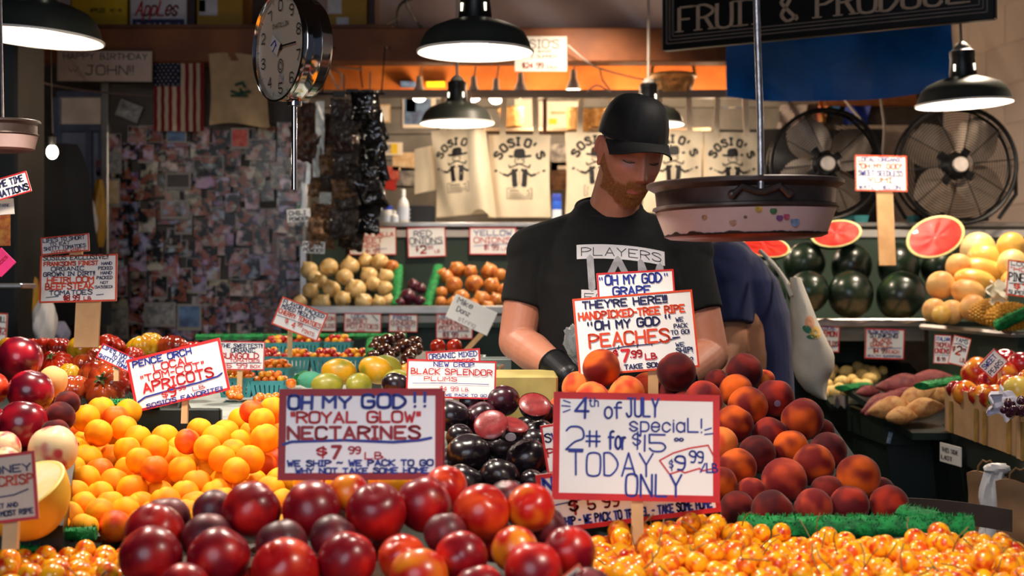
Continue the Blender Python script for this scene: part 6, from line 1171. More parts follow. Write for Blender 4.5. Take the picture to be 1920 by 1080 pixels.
for px, py, w, h, l, mm, r_ in ((328, 393, 54, 36, 'white-bordered dark snapshot standing out in the middle of the partition', PICA, 0), (242, 208, 44, 32, 'tilted white photo sheet pinned above the snapshots', P5, -22), (209, 307, 38, 38, 'plain grey card with a tiny dark figure on the partition edge', P5, 0), (215, 605, 52, 62, 'large grey sheet with a dark portrait low on the partition', P5, 0), (355, 595, 46, 50, 'blue sheet with a round emblem low on the partition', P1, 0), (331, 255, 38, 26, 'blue and white snapshot at the foot of the flag', P1, 0), (334, 340, 48, 30, 'black night snapshot in the upper partition', mat('night_photo', S(20, 18, 18), .4, col2=S(60, 30, 20), scale=30), 0), (208, 362, 34, 54, 'tan sheet of card at the edge of the partition', P7, 0), (300, 590, 60, 46, 'grey page of four small pictures low on the partition', P5, 0), (450, 260, 34, 40, 'white-bordered red and orange snapshot under the beige cloth', P4, 0)):
    paper(l, px, py, w, h, 6.585, r_, PBW, 'snapshot', 'photograph', ((.5, .47, .84, .78, mm),), 'large pictures on the partition')
# flag hung on end, with stripes and canton as real cloth strips
fl = thing('flag', 'american flag hanging upright, faded, on the partition', 'flag', W(335, 175, 6.5)); kx = 6.5/F; fw, fh = 96*kx, 142*kx
wavy = lambda x, z: .010*math.sin(x*40)+.004*math.sin(z*18+x*20)
for i in range(13):
    x0 = -fw/2+fw*i/13; short = i < 7
    m = MB(); zt = (fh/2-fh*.41) if short else fh/2; m.slab(lambda u, v: (x0+fw/13*u, wavy(x0+fw/13*u, v), -fh/2+(zt+fh/2)*v), 3, 14, .003); m.obj('stripe', mat('flag_red', S(128, 24, 30), .8, var=.1) if i % 2 == 0 else mat('flag_cream', S(200, 176, 150), .8, var=.06), fl)
m = MB(); m.slab(lambda u, v: (-fw/2+fw*7/13*u, wavy(-fw/2+fw*7/13*u, v), fh/2-fh*.41+fh*.41*v), 10, 10, .003); m.obj('canton', mat('flag_blue', S(26, 28, 58), .8), fl)
m = MB()
for j in range(9):
    for i in range(6 if j % 2 == 0 else 5):
        x = -fw/2+fw*7/13*(i+.5+(0 if j % 2 == 0 else .5))/6; z = fh/2-fh*.41*(j+.5)/9; y = wavy(x, 1)-.002; P = []
        for k in range(10): q = .0048 if k % 2 == 0 else .002; P.append((x+q*math.sin(k*math.pi/5), y, z+q*math.cos(k*math.pi/5)))
        m.add(P, [tuple(range(10))])
m.obj('stars', mat('flag_star', S(190, 176, 160), .8), fl, smooth=False)['kind'] = 'stuff'
bc = thing('printed_cloth', 'beige cloth with a small green emblem pinned beside the flag', 'cloth', W(448, 168, 6.45)); m = MB(); m.slab(lambda u, v: ((u-.5)*.27*(1-.05*math.sin(v*3)), .012*math.sin(u*8+v*5), (v-.5)*.32+.01*math.sin(u*5)), 20, 20, .004); m.obj('sheet', mat('beige_cloth', S(190, 160, 122), .9, var=.08, bump=.2), bc)
m = MB(); [stroke(m, P, .012, -.018) for P in ([(-.01, .02), (.02, .03), (.03, .01)], [(-.03, -.01), (0, -.02), (.05, -.01)], [(-.03, -.03), (.04, -.03)], [(.01, .0), (.02, -.02)])]; m.obj('print', mat('green_print', S(30, 70, 46), .7), bc, smooth=False)
# fruit boxes on the high shelf
def fbox(lbl, x0, x1, y0, y1, base, Y=6.6, extra=(), txt=()):
    k = Y/F; w, h = (x1-x0)*k, (y1-y0)*k; t = thing('fruit_box', lbl, 'box', W((x0+x1)/2, (y0+y1)/2, Y), (0, 0, 0), 'fruit boxes on the high shelf')
    MB().bevbox((0, .12, 0), (w, .24, h), .003).obj('carton', base, t, smooth=False)
    for (x, y, ww, hh, mm) in extra: MB().box(((x-.5)*w, -.001, (.5-y)*h), (ww*w, .002, hh*h)).obj('printed_panel', mm, t, smooth=False)
    for (s, x, y, ww, hh, mm, th, sh) in txt: m = MB(); text(m, s, (x-.5)*w, (.5-y)*h, ww*w, hh*h, -.0032, th, .02, shear=sh); m.obj('lettering', mm, t, smooth=False)
YB = mat('box_yellow', S(214, 176, 24), .6, var=.06); WBX = mat('box_white', S(206, 196, 196), .6, var=.04); NV = mat('box_navy', S(26, 34, 84), .6); TX = mat('box_text_dark', S(60, 50, 20), .6); RD = mat('box_red', S(176, 32, 36), .6); WT = mat('box_text_white', S(206, 200, 200), .6)
fbox('white carton at the left end of the high shelf', 98, 131, -30, 60, WBX)
fbox('yellow fruit carton with a red oval on the high shelf', 134, 238, -40, 60, YB, extra=((.5, .28, .4, .2, RD),), txt=(("APPLES", .34, .63, .26, .07, TX, .22, 0), ("NET 40", .70, .62, .20, .05, TX, .2, 0), ("FINEST QUALITY", .5, .95, .4, .02, TX, .2, 0)))
fbox('white apple carton with red script and a navy band on the high shelf', 244, 350, -40, 61, WBX, extra=((.5, .87, .92, .24, NV),), txt=(("AppLes", .10, .68, .72, .26, RD, .13, .25), ("The WorLd's Finest", .12, .92, .76, .09, WT, .16, 0)))
fbox('dark carton edge between the white and the yellow-brown boxes', 352, 366, -40, 61, mat('box_dark', S(60, 36, 30), .6))
fbox('yellow carton with a pale sticker and green mark on the high shelf', 369, 455, -40, 62, mat('box_ochre', S(170, 126, 20), .6, var=.06), extra=((.25, .5, .4, .35, WT), (.12, .5, .14, .22, NV), (.45, .93, .1, .1, mat('box_green', S(20, 70, 40), .6)), (.85, .93, .25, .08, TX)))
fbox('yellow carton with white papers stuck on it behind the scale dial', 612, 688, -40, 70, mat('box_ochre', S(170, 126, 20), .6, var=.06), extra=((.2, .35, .35, .5, WT), (.4, .72, .3, .12, WT), (.3, .93, .16, .12, TX), (.75, .93, .3, .10, mat('box_green', S(20, 70, 40), .6))))
fbox('brown carton end beside the yellow box behind the scale dial', 690, 703, -40, 70, mat('box_dark', S(60, 36, 30), .6))
# cables
def cable(lbl, pts, r=.004, m_=CORD, name='cable'):
    P = [Vector(p) for p in pts]; Q = []
    for i in range(len(P)-1):
        p0, p1, p2, p3 = P[max(i-1, 0)], P[i], P[i+1], P[min(i+2, len(P)-1)]
        for k in range(6): t_ = k/6; Q.append(.5*((2*p1)+(p2-p0)*t_+(2*p0-5*p1+4*p2-p3)*t_*t_+(-p0+3*p1-3*p2+p3)*t_**3))
    Q.append(P[-1]); MB().tube(Q, r, 6).obj(name, m_, label=lbl, cat='cable')
cable('white cable running down from the corner of the beam card', [W(1065, 85, 6.4), W(1100, 115, 6.45), (W(1130, 130, 6.6)), W(1200, 148, 6.8), W(1240, 150, 6.85)])
cable('thin brown cable strung below the birthday banner', [W(42, 143, 5.4), W(100, 160, 6.0), W(180, 172, 6.4), W(285, 180, 6.5)], .005, mat('cable_brown', S(110, 90, 80), .6))
cable('black cable looping against the grey plastic sheet', [W(790, -10, 7.3), W(750, 10, 7.4), W(748, 55, 7.45), W(770, 68, 7.45), W(800, 66, 7.4), W(780, 40, 7.4), W(762, 5, 7.3), W(765, -20, 7.3)], .008, BLACK)
cable('thin dark cable hanging from the black loop down to the bar', [W(752, 30, 7.4), W(700, 60, 7.3), W(680, 90, 7.0), W(676, 130, 6.9), W(680, 165, 6.9)], .004, BLACK)
cable('second white cable drooping under the beam', [W(1125, 130, 6.8), W(1130, 150, 6.8), W(1145, 172, 6.8), W(1120, 160, 6.85), W(1100, 172, 6.88)])
cable('white cable coiled at the left end of the bar', [W(612, 122, 6.7), W(625, 150, 6.8), W(635, 165, 6.85), W(640, 140, 6.8), W(620, 125, 6.8), W(680, 130, 6.8)], .005)
cable('white cable hanging between the two fans', [W(1645, 120, 7.2), W(1652, 190, 7.0), W(1658, 240, 6.9), W(1655, 290, 6.8)], .006)
cable('pale cord crossing above the first fan', [W(1565, 165, 7.2), W(1590, 195, 7.1), W(1615, 225, 7.0)], .006)
# ------------------------------------------------------------------ hanging packs of dried food
FOILB = mat('black_foil', S(16, 15, 17), .18, var=.3, scale=30, coat=.6, bump=.5, bscale=24)
DRY = [mat('dried_mushroom', S(84, 50, 30), .6, col2=S(36, 20, 14), scale=50, coat=.5, bump=.9, bscale=60), mat('dried_dark', S(62, 48, 42), .55, col2=S(28, 22, 22), scale=60, coat=.5, bump=.9, bscale=70), mat('dried_tan', S(140, 100, 66), .55, col2=S(60, 40, 28), scale=60, coat=.5, bump=.9, bscale=60)]
WRAP = mat('pack_header', S(40, 40, 42), .4)
def pack_mesh(m_, w, h, seed, lumpy):
    rr = random.Random(seed); o = Vector((seed*7.7, 0, 0))
    def fn(sgn):
        def g(u, v):
            e = (math.sin(math.pi*u)*math.sin(math.pi*v))**.45; n_ = noise.noise(Vector((u*4, v*5, seed)))*lumpy+noise.noise(Vector((u*11, v*12, seed)))*lumpy*.5
            return ((u-.5)*w*(1-.06*math.sin(math.pi*v)), sgn*e*(.018+n_*.016), (v-.5)*h+(.003*math.sin(u*20) if v in (0, 1) else 0))
        return g
    m = MB(); m.grid(fn(-1), 18, 20); m.grid(fn(1), 18, 20)
    n = len(m.f)//2; m.f[n:] = [f[::-1] for f in m.f[n:]]; return m.mesh('dried_food_pack', m_)
PKB = [pack_mesh(FOILB, .105, .125, s, .5) for s in (1, 2)]; PK = [pack_mesh(DRY[i], .11, .125, 5+i, 1.3) for i in range(3)]
pk = [(571, 218, 0, 5.9), (569, 245, 0, 5.86), (572, 275, 0, 5.83), (568, 262, 0, 5.9), (642, 214, 1, 5.9), (640, 245, 1, 5.84), (660, 225, 1, 5.8), (652, 278, 0, 5.86), (620, 300, 2, 5.86), (648, 312, 1, 5.82), (664, 335, 1, 5.8), (625, 340, 1, 5.9), (648, 365, 2, 5.8), (655, 395, 1, 5.8), (625, 390, 2, 5.86), (605, 412, 2, 5.85), (642, 420, 1, 5.78), (604, 438, 2, 5.8), (660, 440, 1, 5.84), (618, 240, 0, 5.92), (615, 275, 0, 5.92), (602, 345, 2, 5.92), (672, 300, 1, 5.86), (668, 410, 1, 5.86)]
for i, (px, py, k, Y) in enumerate(pk):
    place(PK[k], 'dried_food_pack', None, f"{('brown', 'dark grey-brown', 'tan')[k]} pack of dried mushrooms in a clear bag, number {i+1} down the string".replace(f', number {i+1} down the string', (', high up near the clips', ', halfway down the cluster', ', low in the cluster')[0 if py < 270 else (1 if py < 370 else 2)]), 'food pack', 'dried food packs hanging in a cluster', None, W(px, py, Y), (R.uniform(-.2, .2), R.uniform(-.25, .25), R.uniform(-.5, .5)), R.uniform(.9, 1.1))
bk_ = [(691, 205, -10), (700, 240, -16), (700, 262, -18), (694, 292, 6), (706, 315, -12), (697, 325, -8), (697, 365, -18), (692, 412, 2), (680, 200, 0)]
for i, (px, py, r_) in enumerate(bk_):
    place(PKB[i % 2], 'black_foil_pack', None, f'shiny black foil pack, {ORD[i]} down the string beside the onion cards', 'food pack', 'black foil packs', None, W(px, py, 5.74-.005*i), (R.uniform(-.2, .2), rad(-r_)*-1, R.uniform(-.4, .4)), R.uniform(.92, 1.08))
MB().tube([(0, 0, 0), (0, 0, .62)], .003, 5).obj('hanging_string', BLACK, label='black string that carries the foil packs', cat='string', loc=W(694, 420, 5.8))
MB().tube([(0, 0, 0), (0, 0, .62)], .003, 5).obj('hanging_string', BLACK, label='black string that carries the clear packs', cat='string', loc=W(645, 420, 5.9))
for i, (px, py) in enumerate(((636, 177), (661, 172), (690, 173))):
    MB().bevbox((0, 0, 0), (.055, .02, .022), .003).obj('binder_clip', BLACK, label=f'black binder clip on the bar, {ORD[i]} of three above the packs', cat='clip', group='binder clips on the bar', loc=W(px, py, 6.0), smooth=False)
CLB = mat('clear_bag_white', S(206, 212, 210), .15, var=.2, scale=30, coat=.5, bump=.6, bscale=30)
for i, (px, py, w, h, l) in enumerate(((600, 240, .035, .22, 'clear empty plastic bag hanging between brown packs, catching light'), (593, 300, .03, .14, 'clear plastic bag tail below the brown packs'), (610, 372, .05, .05, 'crumpled clear plastic bag in the lower cluster'))):
    MB().slab(lambda u, v: ((u-.5)*w, .008*math.sin(v*9+u*4), (v-.5)*h), 8, 14, .004).obj('clear_bag', CLB, label=l, cat='bag', loc=W(px, py, 5.84))
sign('black and white card clipped over tan packs, reading powder', 588, 464, 5.78, 42, 22, -3, None, [("PORCINI", .06, .42, .88, .30, 'k', .2), ("POWDER", .06, .90, .88, .32, 'k', .2)], name='pack_label', cat='label')
sign('small oval-looking card hanging left of the tan packs', 560, 404, 5.8, 44, 24, 4, None, [("CHILI", .1, .45, .7, .3, 'k', .2), ("POWDER", .1, .9, .8, .28, 'k', .2)], name='pack_label', cat='label')
for i, (px, py, w, h, mm, l) in enumerate(((551, 300, 30, 34, WARMP, 'white sheet on the strip beside the brown packs'), (551, 338, 28, 46, P5, 'grey sheet with a round dark emblem beside the packs'), (548, 378, 32, 26, P6, 'green postcard beside the tan packs'), (578, 320, 8, 50, CLB, 'narrow pale strip of packing beside the dark packs'))): paper(l, px, py, w, h, 6.572, 0, mm)
# ------------------------------------------------------------------ fans
WIRE = mat('fan_wire', S(20, 20, 22), .35, .3); BLD = mat('fan_blade', S(190, 172, 156), .34, .5, var=.1); HUB = mat('fan_hub_white', S(226, 214, 206), .5, emit=.0)
def fan(lbl, px, py, Y, rpx, a0):
    r = rpx*Y/F; t = thing('drum_fan', lbl, 'fan', W(px, py, Y), (0, 0, 0), 'large wire fans on the ledge')
    def ring(q, y, th, n=64): return [(q*math.cos(2*math.pi*k/n), y, q*math.sin(2*math.pi*k/n)) for k in range(n)]
    MB().tube(ring(r, 0, .01), .009, 8, closed=True).obj('rim', WIRE, t)
    MB().tube(ring(r, .09, .01), .007, 8, closed=True).obj('rear_rim', WIRE, t)
    g = MB()
    for j in range(18): q = r*(.24+.75*j/17); g.tube(ring(q, -.035*math.sqrt(max(0, 1-(q/r)**2)), .002, 48), .0024, 4, closed=True)
    for k in range(10): a = 2*math.pi*k/10+.1; g.tube([(q*r*math.cos(a), -.036*math.sqrt(max(0, 1-q*q))-.002, q*r*math.sin(a)) for q in (.22, .45, .7, .85, 1.0)], .0024, 5)
    for k in range(20): a = 2*math.pi*k/20; g.tube([(r*math.cos(a), 0, r*math.sin(a)), (r*math.cos(a), .09, r*math.sin(a))], .002, 4)
    gg = g.obj('wire_guard', WIRE, t)
    for k in range(4):
        a = a0+k*math.pi/2; b = MB()
        b.slab(lambda u, v: (0, 0, 0), 2, 2, .001) if False else None
        def bl(u, v):
            q = r*(.22+.68*v); w = (.40+.55*math.sin(math.pi*(v*.75+.15)))*r*.78; s_ = (u-.5)*w; x = q; z = s_+.05*r*v; y = .04+s_*.22-.01*math.sin(math.pi*u)
            return (x*math.cos(a)-z*math.sin(a), y, x*math.sin(a)+z*math.cos(a))
        b.slab(bl, 10, 12, .003); b.obj('blade', BLD, t)
    MB().lathe([(.3*r*.55, .0), (.24*r, .03), (.22*r, .09)], 24, M=Matrix.Rotation(rad(-90), 4, 'X')).obj('motor', BLACK, t)
    for k in range(4):
        a = a0+k*math.pi/2+.1; MB().box((.22*r*math.cos(a), .03, .22*r*math.sin(a)), (.26*r, .01, .14*r), rot=(0, -a, 0)).obj('blade_arm', BLACK, t, smooth=False)
    MB().lathe([(.0001, -.046), (.11*r, -.046), (.125*r, -.040), (.125*r, -.034)], 30, M=Matrix.Rotation(rad(-90), 4, 'X') @ Matrix.Scale(1, 4)).obj('badge', HUB, t) if False else MB().lathe([(.0001, -.05), (.115*r, -.05), (.13*r, -.044), (.13*r, -.030)], 30, M=RX).obj('badge', HUB, t)
    zf = 1.738-t.location.z
    MB().tube([(-r*.5, .0, zf+.01), (-r*.5, .2, zf+.01)], .009, 6).obj('foot', BLACK, t); MB().tube([(r*.5, .0, zf+.01), (r*.5, .2, zf+.01)], .009, 6).obj('foot', BLACK, t)
    MB().tube([(-r*.55, .1, zf+.015), (0, .1, zf+.012), (r*.55, .1, zf+.015)], .009, 6).obj('base_bar', BLACK, t)
    for s_ in (-1, 1): MB().tube([(s_*(r+.012), .045, 0), (s_*(r+.018), .06, zf*.5), (s_*r*.8, .08, zf+.015)], .009, 6).obj('bracket', BLACK, t)
fan('large black wire fan by the white block wall', 1796, 310, 6.15, 110, .85)
fan('large black wire fan partly behind the scale rod, farther from the block wall', 1549, 308, 6.3, 103, .5)
# clutter behind the fans
MB().bevbox((0, 0, 0), (.16, .06, .24), .004).obj('electrical_box', mat('grey_box', S(130, 110, 104), .5), label='grey electrical box high up beside the white wall', cat='box', loc=W(1722, 115, 7.67), smooth=False)
MB().bevbox((0, 0, 0), (.50, .06, .12), .005).obj('timber', mat('orange_fir2', S(128, 74, 34), .6, var=.2), label='orange timber piece above the first fan', cat='timber', loc=W(1630, 178, 7.66), smooth=False)
MB().bevbox((0, 0, 0), (.9, .06, .10), .005).obj('timber', mat('orange_fir2', S(128, 74, 34), .6), label='orange timber under the ceiling right of the tarpaulin', cat='timber', loc=W(1690, 62, 7.66), smooth=False)
MB().slab(lambda u, v: ((u-.5)*.13+.02*v, .02*math.sin(u*7+v*5), (v-.5)*.16), 10, 10, .01).obj('blue_pouch', mat('blue_pouch', S(20, 60, 170), .4, bump=.4), label='blue plastic pouch hanging above the first fan', cat='pouch', loc=W(1605, 205, 7.66))
MB().slab(lambda u, v: ((u-.5)*.05+.02*v, .01*math.sin(u*7+v*9), (v-.5)*.20), 8, 14, .01).obj('yellow_bag', mat('yellow_bag', S(226, 170, 20), .35, col2=S(220, 90, 40), scale=14, bump=.5), label='bright yellow and red snack bag strip above the first fan', cat='bag', loc=W(1540, 195, 7.66))
MB().slab(lambda u, v: ((u-.5)*.14+.03*v, .02*math.sin(u*9+v*9), (v-.5)*.18), 10, 12, .01).obj('plastic_bag', mat('grey_plastic_bag', S(150, 140, 140), .35, bump=.5, bscale=20), label='crumpled grey plastic bag hanging left of the first fan', cat='bag', loc=W(1478, 228, 7.64))
MB().slab(lambda u, v: ((u-.5)*.05, .02*math.sin(u*9+v*9), (v-.5)*.12), 8, 8, .01).obj('white_rag', mat('white_rag', S(190, 180, 176), .8), label='small white rag hanging beside the cable between the fans', cat='rag', loc=W(1702, 165, 7.67))
MB().slab(lambda u, v: ((u-.5)*.05, .01*math.sin(v*9), (v-.5)*.15), 6, 8, .01).obj('light_blue_strip', mat('light_blue_strip', S(70, 130, 190), .5), label='light blue plastic strip above the first fan', cat='strip', loc=W(1566, 190, 7.67))
paper('tall grey doorway panel edge seen behind the fans', 1500, 300, 90, 260, 7.694, m_=mat('tan_panel', S(120, 108, 100), .7), name='wall_panel', cat='panel')
paper('pale panel behind the wooden post of the watermelon card', 1640, 330, 150, 190, 7.694, m_=mat('pale_panel', S(176, 160, 146), .7), name='wall_panel', cat='panel')
MB().slab(lambda u, v: ((u-.5)*.9, .03*math.sin(u*12), (v-.5)*.5), 30, 8, .02).obj('dark_jacket_pile', mat('dark_cloth', S(22, 22, 26), .9), label='dark folded cloth behind the first fan', cat='cloth', loc=W(1500, 330, 7.62))
# ------------------------------------------------------------------ things on the far left
def coat():
    def fn(u, v):
        w = (.10+.13*(1-v)**.7)*(1+.06*math.sin(v*9)); a = 2*math.pi*u; return (w*math.cos(a)*(1+.08*math.sin(a*5+v*3)), .07*math.sin(a)*(1+.15*math.sin(a*6)), -.62+v*.75)
    m = MB(); m.grid(fn, 36, 24, wrapu=True); m.f.append(tuple(range(35, -1, -1))); m.m.append(0); m.f.append(tuple(range(23*36, 24*36))); m.m.append(0); return m
coat().obj('dark_coat', mat('coat_black', S(14, 15, 20), .9, bump=.3, bscale=20), label='long dark coat hanging in front of the window, upper left', cat='coat', loc=W(98, 330, 5.9))
t = thing('bare_bulb', 'bare glowing light bulb above the dark coat', 'lamp', W(98, 285, 5.6)); MB().ball((0, 0, 0), (.022, .022, .028), 16).obj('bulb', mat('bulb_glow', (1, .86, .68), .4, emit=14), t); MB().lathe([(.014, .024), (.016, .06), (.006, .07)], 14).obj('socket', SOCK, t); MB().tube([(0, 0, .07), (-.01, 0, .5), (-.01, .02, 1.32)], .003, 5).obj('cord', SOCK, t); l = light('POINT', 'bare_bulb_light', (0, -.03, 0), 3, WARM, .03); l.parent = t
WPL = mat('white_plastic_bag', S(214, 208, 206), .35, var=.06, bump=.5, bscale=14); 
def sack(lbl, px, py, Y, w, h, m_, name='plastic_bag', rot=0, cat='bag'):
    sd = px*.1
    def fn(u, v):
        a = 2*math.pi*u; q = (math.sin(math.pi*(v*.86+.08)))**.5; q *= 1+.08*math.sin(a*4+v*5+sd)+.05*math.sin(a*7-v*9+sd); return (w/2*q*math.cos(a), .05*q*math.sin(a), (v-.5)*h)
    m = MB(); m.grid(fn, 28, 18, wrapu=True); m.f += [tuple(range(27, -1, -1)), tuple(range(17*28, 18*28))]; m.m += [0, 0]; return m.obj(name, m_, label=lbl, cat=cat, loc=W(px, py, Y), rot=(0, rad(rot), 0))
sack('white plastic bag with a blue print hanging beside the dark coat', 150, 420, 6.2, .15, .26, WPL)
paper('blue printed patch of a shop bag beside the dark coat', 154, 418, 32, 22, 6.12, 4, P1, 'blue_label', 'label')
sack('yellow plastic bag hanging at the edge of the partition', 186, 400, 6.3, .06, .30, mat('mustard_bag', S(176, 130, 30), .5, bump=.3))
sack('yellow-green bag behind the magenta paper, low on the post side', 54, 450, 5.3, .06, .30, mat('green_yellow_bag', S(96, 110, 36), .5, bump=.4))
sack('mustard yellow bag hanging low beside the dark post', 58, 575, 5.2, .07, .24, mat('mustard_bag', S(176, 130, 30), .5))
sack('white plastic bag low behind the tomatoes', 84, 605, 5.0, .08, .16, WPL)
sack('pale purple box-like bag behind the wooden post', 112, 625, 5.4, .07, .09, mat('lilac_bag', S(140, 140, 170), .6))
paper('white note stuck on the beam post beside the window', 42, 172, 10, 62, 5.6, -3, WARMP)
paper('white and blue notice on the dark post', 49, 215, 22, 36, 5.6, 2, P1)
MB().box((0, 0, 0), (.5, .04, .8)).obj('trim_3', mat('brown_cupboard', S(70, 50, 44), .7, var=.2), kind='structure', loc=(-1.95, 6.7, 1.3), smooth=False)
# ------------------------------------------------------------------ lower right: bags on hooks under the stand
KRAFT = mat('kraft_bag', S(150, 112, 78), .8, var=.1, bump=.4, bscale=14)
def kbag(lbl, loc, w, h, rz):
    t = thing('paper_bag', lbl, 'bag', loc, (0, 0, rz)); m = MB(); m.slab(lambda u, v: ((u-.5)*w, .012*math.sin(u*5+v*3)+.006*math.sin(v*11), (v-.5)*h+.008*math.sin(u*6)*v), 14, 14, .012); m.obj('body', KRAFT, t)
    for s_ in (-.2, .2): MB().tube([(s_*w*1.2, -.004, h*.42), (s_*w, -.012, h*.5+.02), (s_*w*.4, -.016, h*.5+.035), (0, -.014, h*.5+.03)], .003, 6).obj('handle', mat('twisted_cord', S(130, 96, 60), .8), t)
    return t
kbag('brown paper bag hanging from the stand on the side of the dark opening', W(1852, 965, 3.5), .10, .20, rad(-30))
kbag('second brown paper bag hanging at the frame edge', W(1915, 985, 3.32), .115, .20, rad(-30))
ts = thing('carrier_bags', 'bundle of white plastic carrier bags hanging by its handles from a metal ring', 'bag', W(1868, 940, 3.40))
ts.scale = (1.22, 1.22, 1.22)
def cb(u, v):
    a = 2*math.pi*u; w = .018+.034*(1-v)**1.3; f_ = 1+.16*math.sin(3*a+v*5)+.10*math.sin(7*a-v*9)+.25*noise.noise(Vector((math.cos(a)*2, math.sin(a)*2, v*4))); return (w*math.cos(a)*f_+.008*math.sin(v*6), .016*math.sin(a)*f_, -.10+.16*v)
m = MB(); m.grid(cb, 32, 20, wrapu=True); m.f += [tuple(range(31, -1, -1)), tuple(range(19*32, 20*32))]; m.m += [0, 0]; m.obj('body', WPL, ts)
MB().ball((0, -.005, .064), (.026, .016, .012), 16, fn=lambda d: d*(1+.25*noise.noise(d*3))).obj('tied_top', WPL, ts)
MB().tube([(.012, -.016, -.10), (.010, -.024, -.04), (.022, -.024, -.015), (.030, -.018, -.04), (.032, -.014, -.10)], .004, 6).obj('handle', WPL, ts)
for i, (px, py, l) in enumerate(((1856, 884, 'metal hook screwed in the stand above the paper bag'), (1886, 893, 'metal ring hook above the white carrier bags'))):
    t = thing('hook', l, 'hook', W(px, py, 3.55), (0, 0, rad(-80)), 'bag hooks'); MB().tube([(.008*math.cos(a), 0, .008*math.sin(a)) for a in [2*math.pi*k/16 for k in range(16)]], .0016, 6, closed=True).obj('ring', METAL, t); MB().tube([(0, 0, -.008), (-.004, 0, -.05)], .0012, 5).obj('wire', METAL, t)
MB().slab(lambda u, v: ((u-.5)*.24, .01*math.sin(u*4), (v-.5)*.04-.02*u*u), 12, 4, .006).obj('leaf_edge', mat('dark_wood_edge', S(60, 44, 36), .8), label='dark wooden edge board behind the turf at the end of the peaches', cat='board', loc=W(1770, 955, 2.55))

# ------------------------------------------------------------------ people
def skin_mat(name, base, hairc):
    m, nt, p = _tree(name); at = nt.nodes.new('ShaderNodeAttribute'); at.attribute_name = 'tone'
    f = _noise(nt, 40, 4); c = _mix(nt, at.outputs['Color'], (1, .55, .45), _math(nt, 'MULTIPLY', _ramp(nt, f, .45, .75), .10))
    nt.links.new(c, p.inputs['Base Color']); p.inputs['Roughness'].default_value = .48; p.inputs['Subsurface Weight'].default_value = .12
    p.inputs['Subsurface Radius'].default_value = (.012, .004, .002); p.inputs['Subsurface Scale'].default_value = 1.0
    _bump(nt, p, _noise(nt, 420, 3), .08, .001); MATS[name] = m; return m
def g2(x, y, cx, cy, sx, sy): return math.exp(-((x-cx)/sx)**2-((y-cy)/sy)**2)
def face_r(d):
    """point of the head surface for direction d; face looks to -y"""
    x, y, z = d.x, d.y, d.z
    rx = .0765; ry = .097 if y < 0 else .100; rz = .118
    P = Vector((x*rx, y*ry, z*rz))
    if P.z < 0:                     # narrow to the jaw and the nape
        t = min(1, -P.z/.118); P.x *= 1-.38*t**1.5; 
        if y < 0: P.y = P.y*(1-.10*t)+(-.012*t)
        else: P.y *= 1-.45*t
        if t > .55 and y < .1: P.x += (.010 if P.x > 0 else -.010)*(t-.55)*abs(math.sin(4*min(abs(P.x)/.05, .78)))
    if y < 0:
        X, Z = P.x, P.z; f = 0
        f += .006*g2(X, Z, 0, .032, .060, .012)                      # brow ridge
        for s in (-1, 1):
            f -= .0125*g2(X, Z, s*.032, .008, .019, .015)             # eye sockets
            f += .0085*g2(X, Z, s*.033, .006, .0125, .0085)             # lids over the eyeballs
            f -= .003*g2(X, Z, s*.033, -.006, .014, .003)
            f += .006*g2(X, Z, s*.050, -.024, .018, .020)             # cheekbones
            f -= .004*g2(X, Z, s*.042, -.062, .014, .022)
            f += .0085*g2(X, Z, s*.0125, -.040, .0065, .0075)         # nose wings
            f -= .003*g2(X, Z, s*.020, -.052, .006, .010)
        zz = min(max((.022-Z)/.058, 0), 1)
        f += (.006+.021*zz**1.25)*math.exp(-(X/(.0100+.003*zz))**2)*(1 if Z > -.036 else math.exp(-((Z+.036)/.0075)**2))*(1 if Z < .022 else math.exp(-((Z-.022)/.014)**2))
        f += .006*g2(X, Z, 0, -.067, .030, .020)                     # mouth mound
        f += .0050*g2(X, Z, 0, -.0635, .020, .0042)+.0060*g2(X, Z, 0, -.0745, .017, .0050)
        f -= .0045*g2(X, Z, 0, -.0688, .024, .0020); f -= .004*g2(X, Z, 0, -.085, .018, .006)
        f += .010*g2(X, Z, 0, -.104, .022, .014)                     # chin
        w = min(1, -y*1.8); P.y -= f*w
    else:
        P.y *= 1+.03*math.sin(math.pi*max(0, z))
    return P
HEADM = Matrix.Translation(W(1183, 285, 3.17)) @ Euler((rad(20), rad(4), rad(15))).to_matrix().to_4x4() @ Matrix.Diagonal((.90, .94, .98, 1))
body = MB(); body.M = HEADM; body.ball((0, 0, 0), 1, 150, fn=face_r)
for s in (-1, 1):                    # ears
    def ear(u, v, s=s):
        a = 2*math.pi*u; q = .002+.006*v; return (0, 0, 0)
    pts = [(s*(.074+.010*math.sin(a*.5)), .004+.016*math.cos(a)*-1+.006, -.004+.031*math.sin(a)) for a in [rad(-100)+rad(300)*i/14 for i in range(15)]]
    body.tube(pts, [.0045]*15, 8); body.ball((s*.0755, .010, -.004), (.0065, .016, .029), 18)
    body.ball((s*.078, .002, -.030), (.005, .007, .009), 12)
body.M = Matrix()
C0 = W(1150, 405, 3.26)
hn = HEADM @ Vector((0, .030, -.050))
body.cap2(hn, (.222, 3.262, 1.59), .054, .058, 24, ends=(False, True)); body.cap2(HEADM @ Vector((0, .005, -.075)), (.222, 3.245, 1.59), .042, .050, 20)
core = [((.226, 3.26, .95), .13, .085), ((.226, 3.26, 1.2), .13, .085), ((.226, 3.26, 1.4), .15, .09), ((.224, 3.265, 1.52), .15, .08), ((.222, 3.265, 1.585), .10, .06), ((.222, 3.26, 1.615), .06, .05)]
body.loft(core, 28)
SL, EL, WL = Vector((.045, 3.27, 1.530)), Vector((.012, 3.235, 1.328)), Vector((.108, 3.075, 1.268))
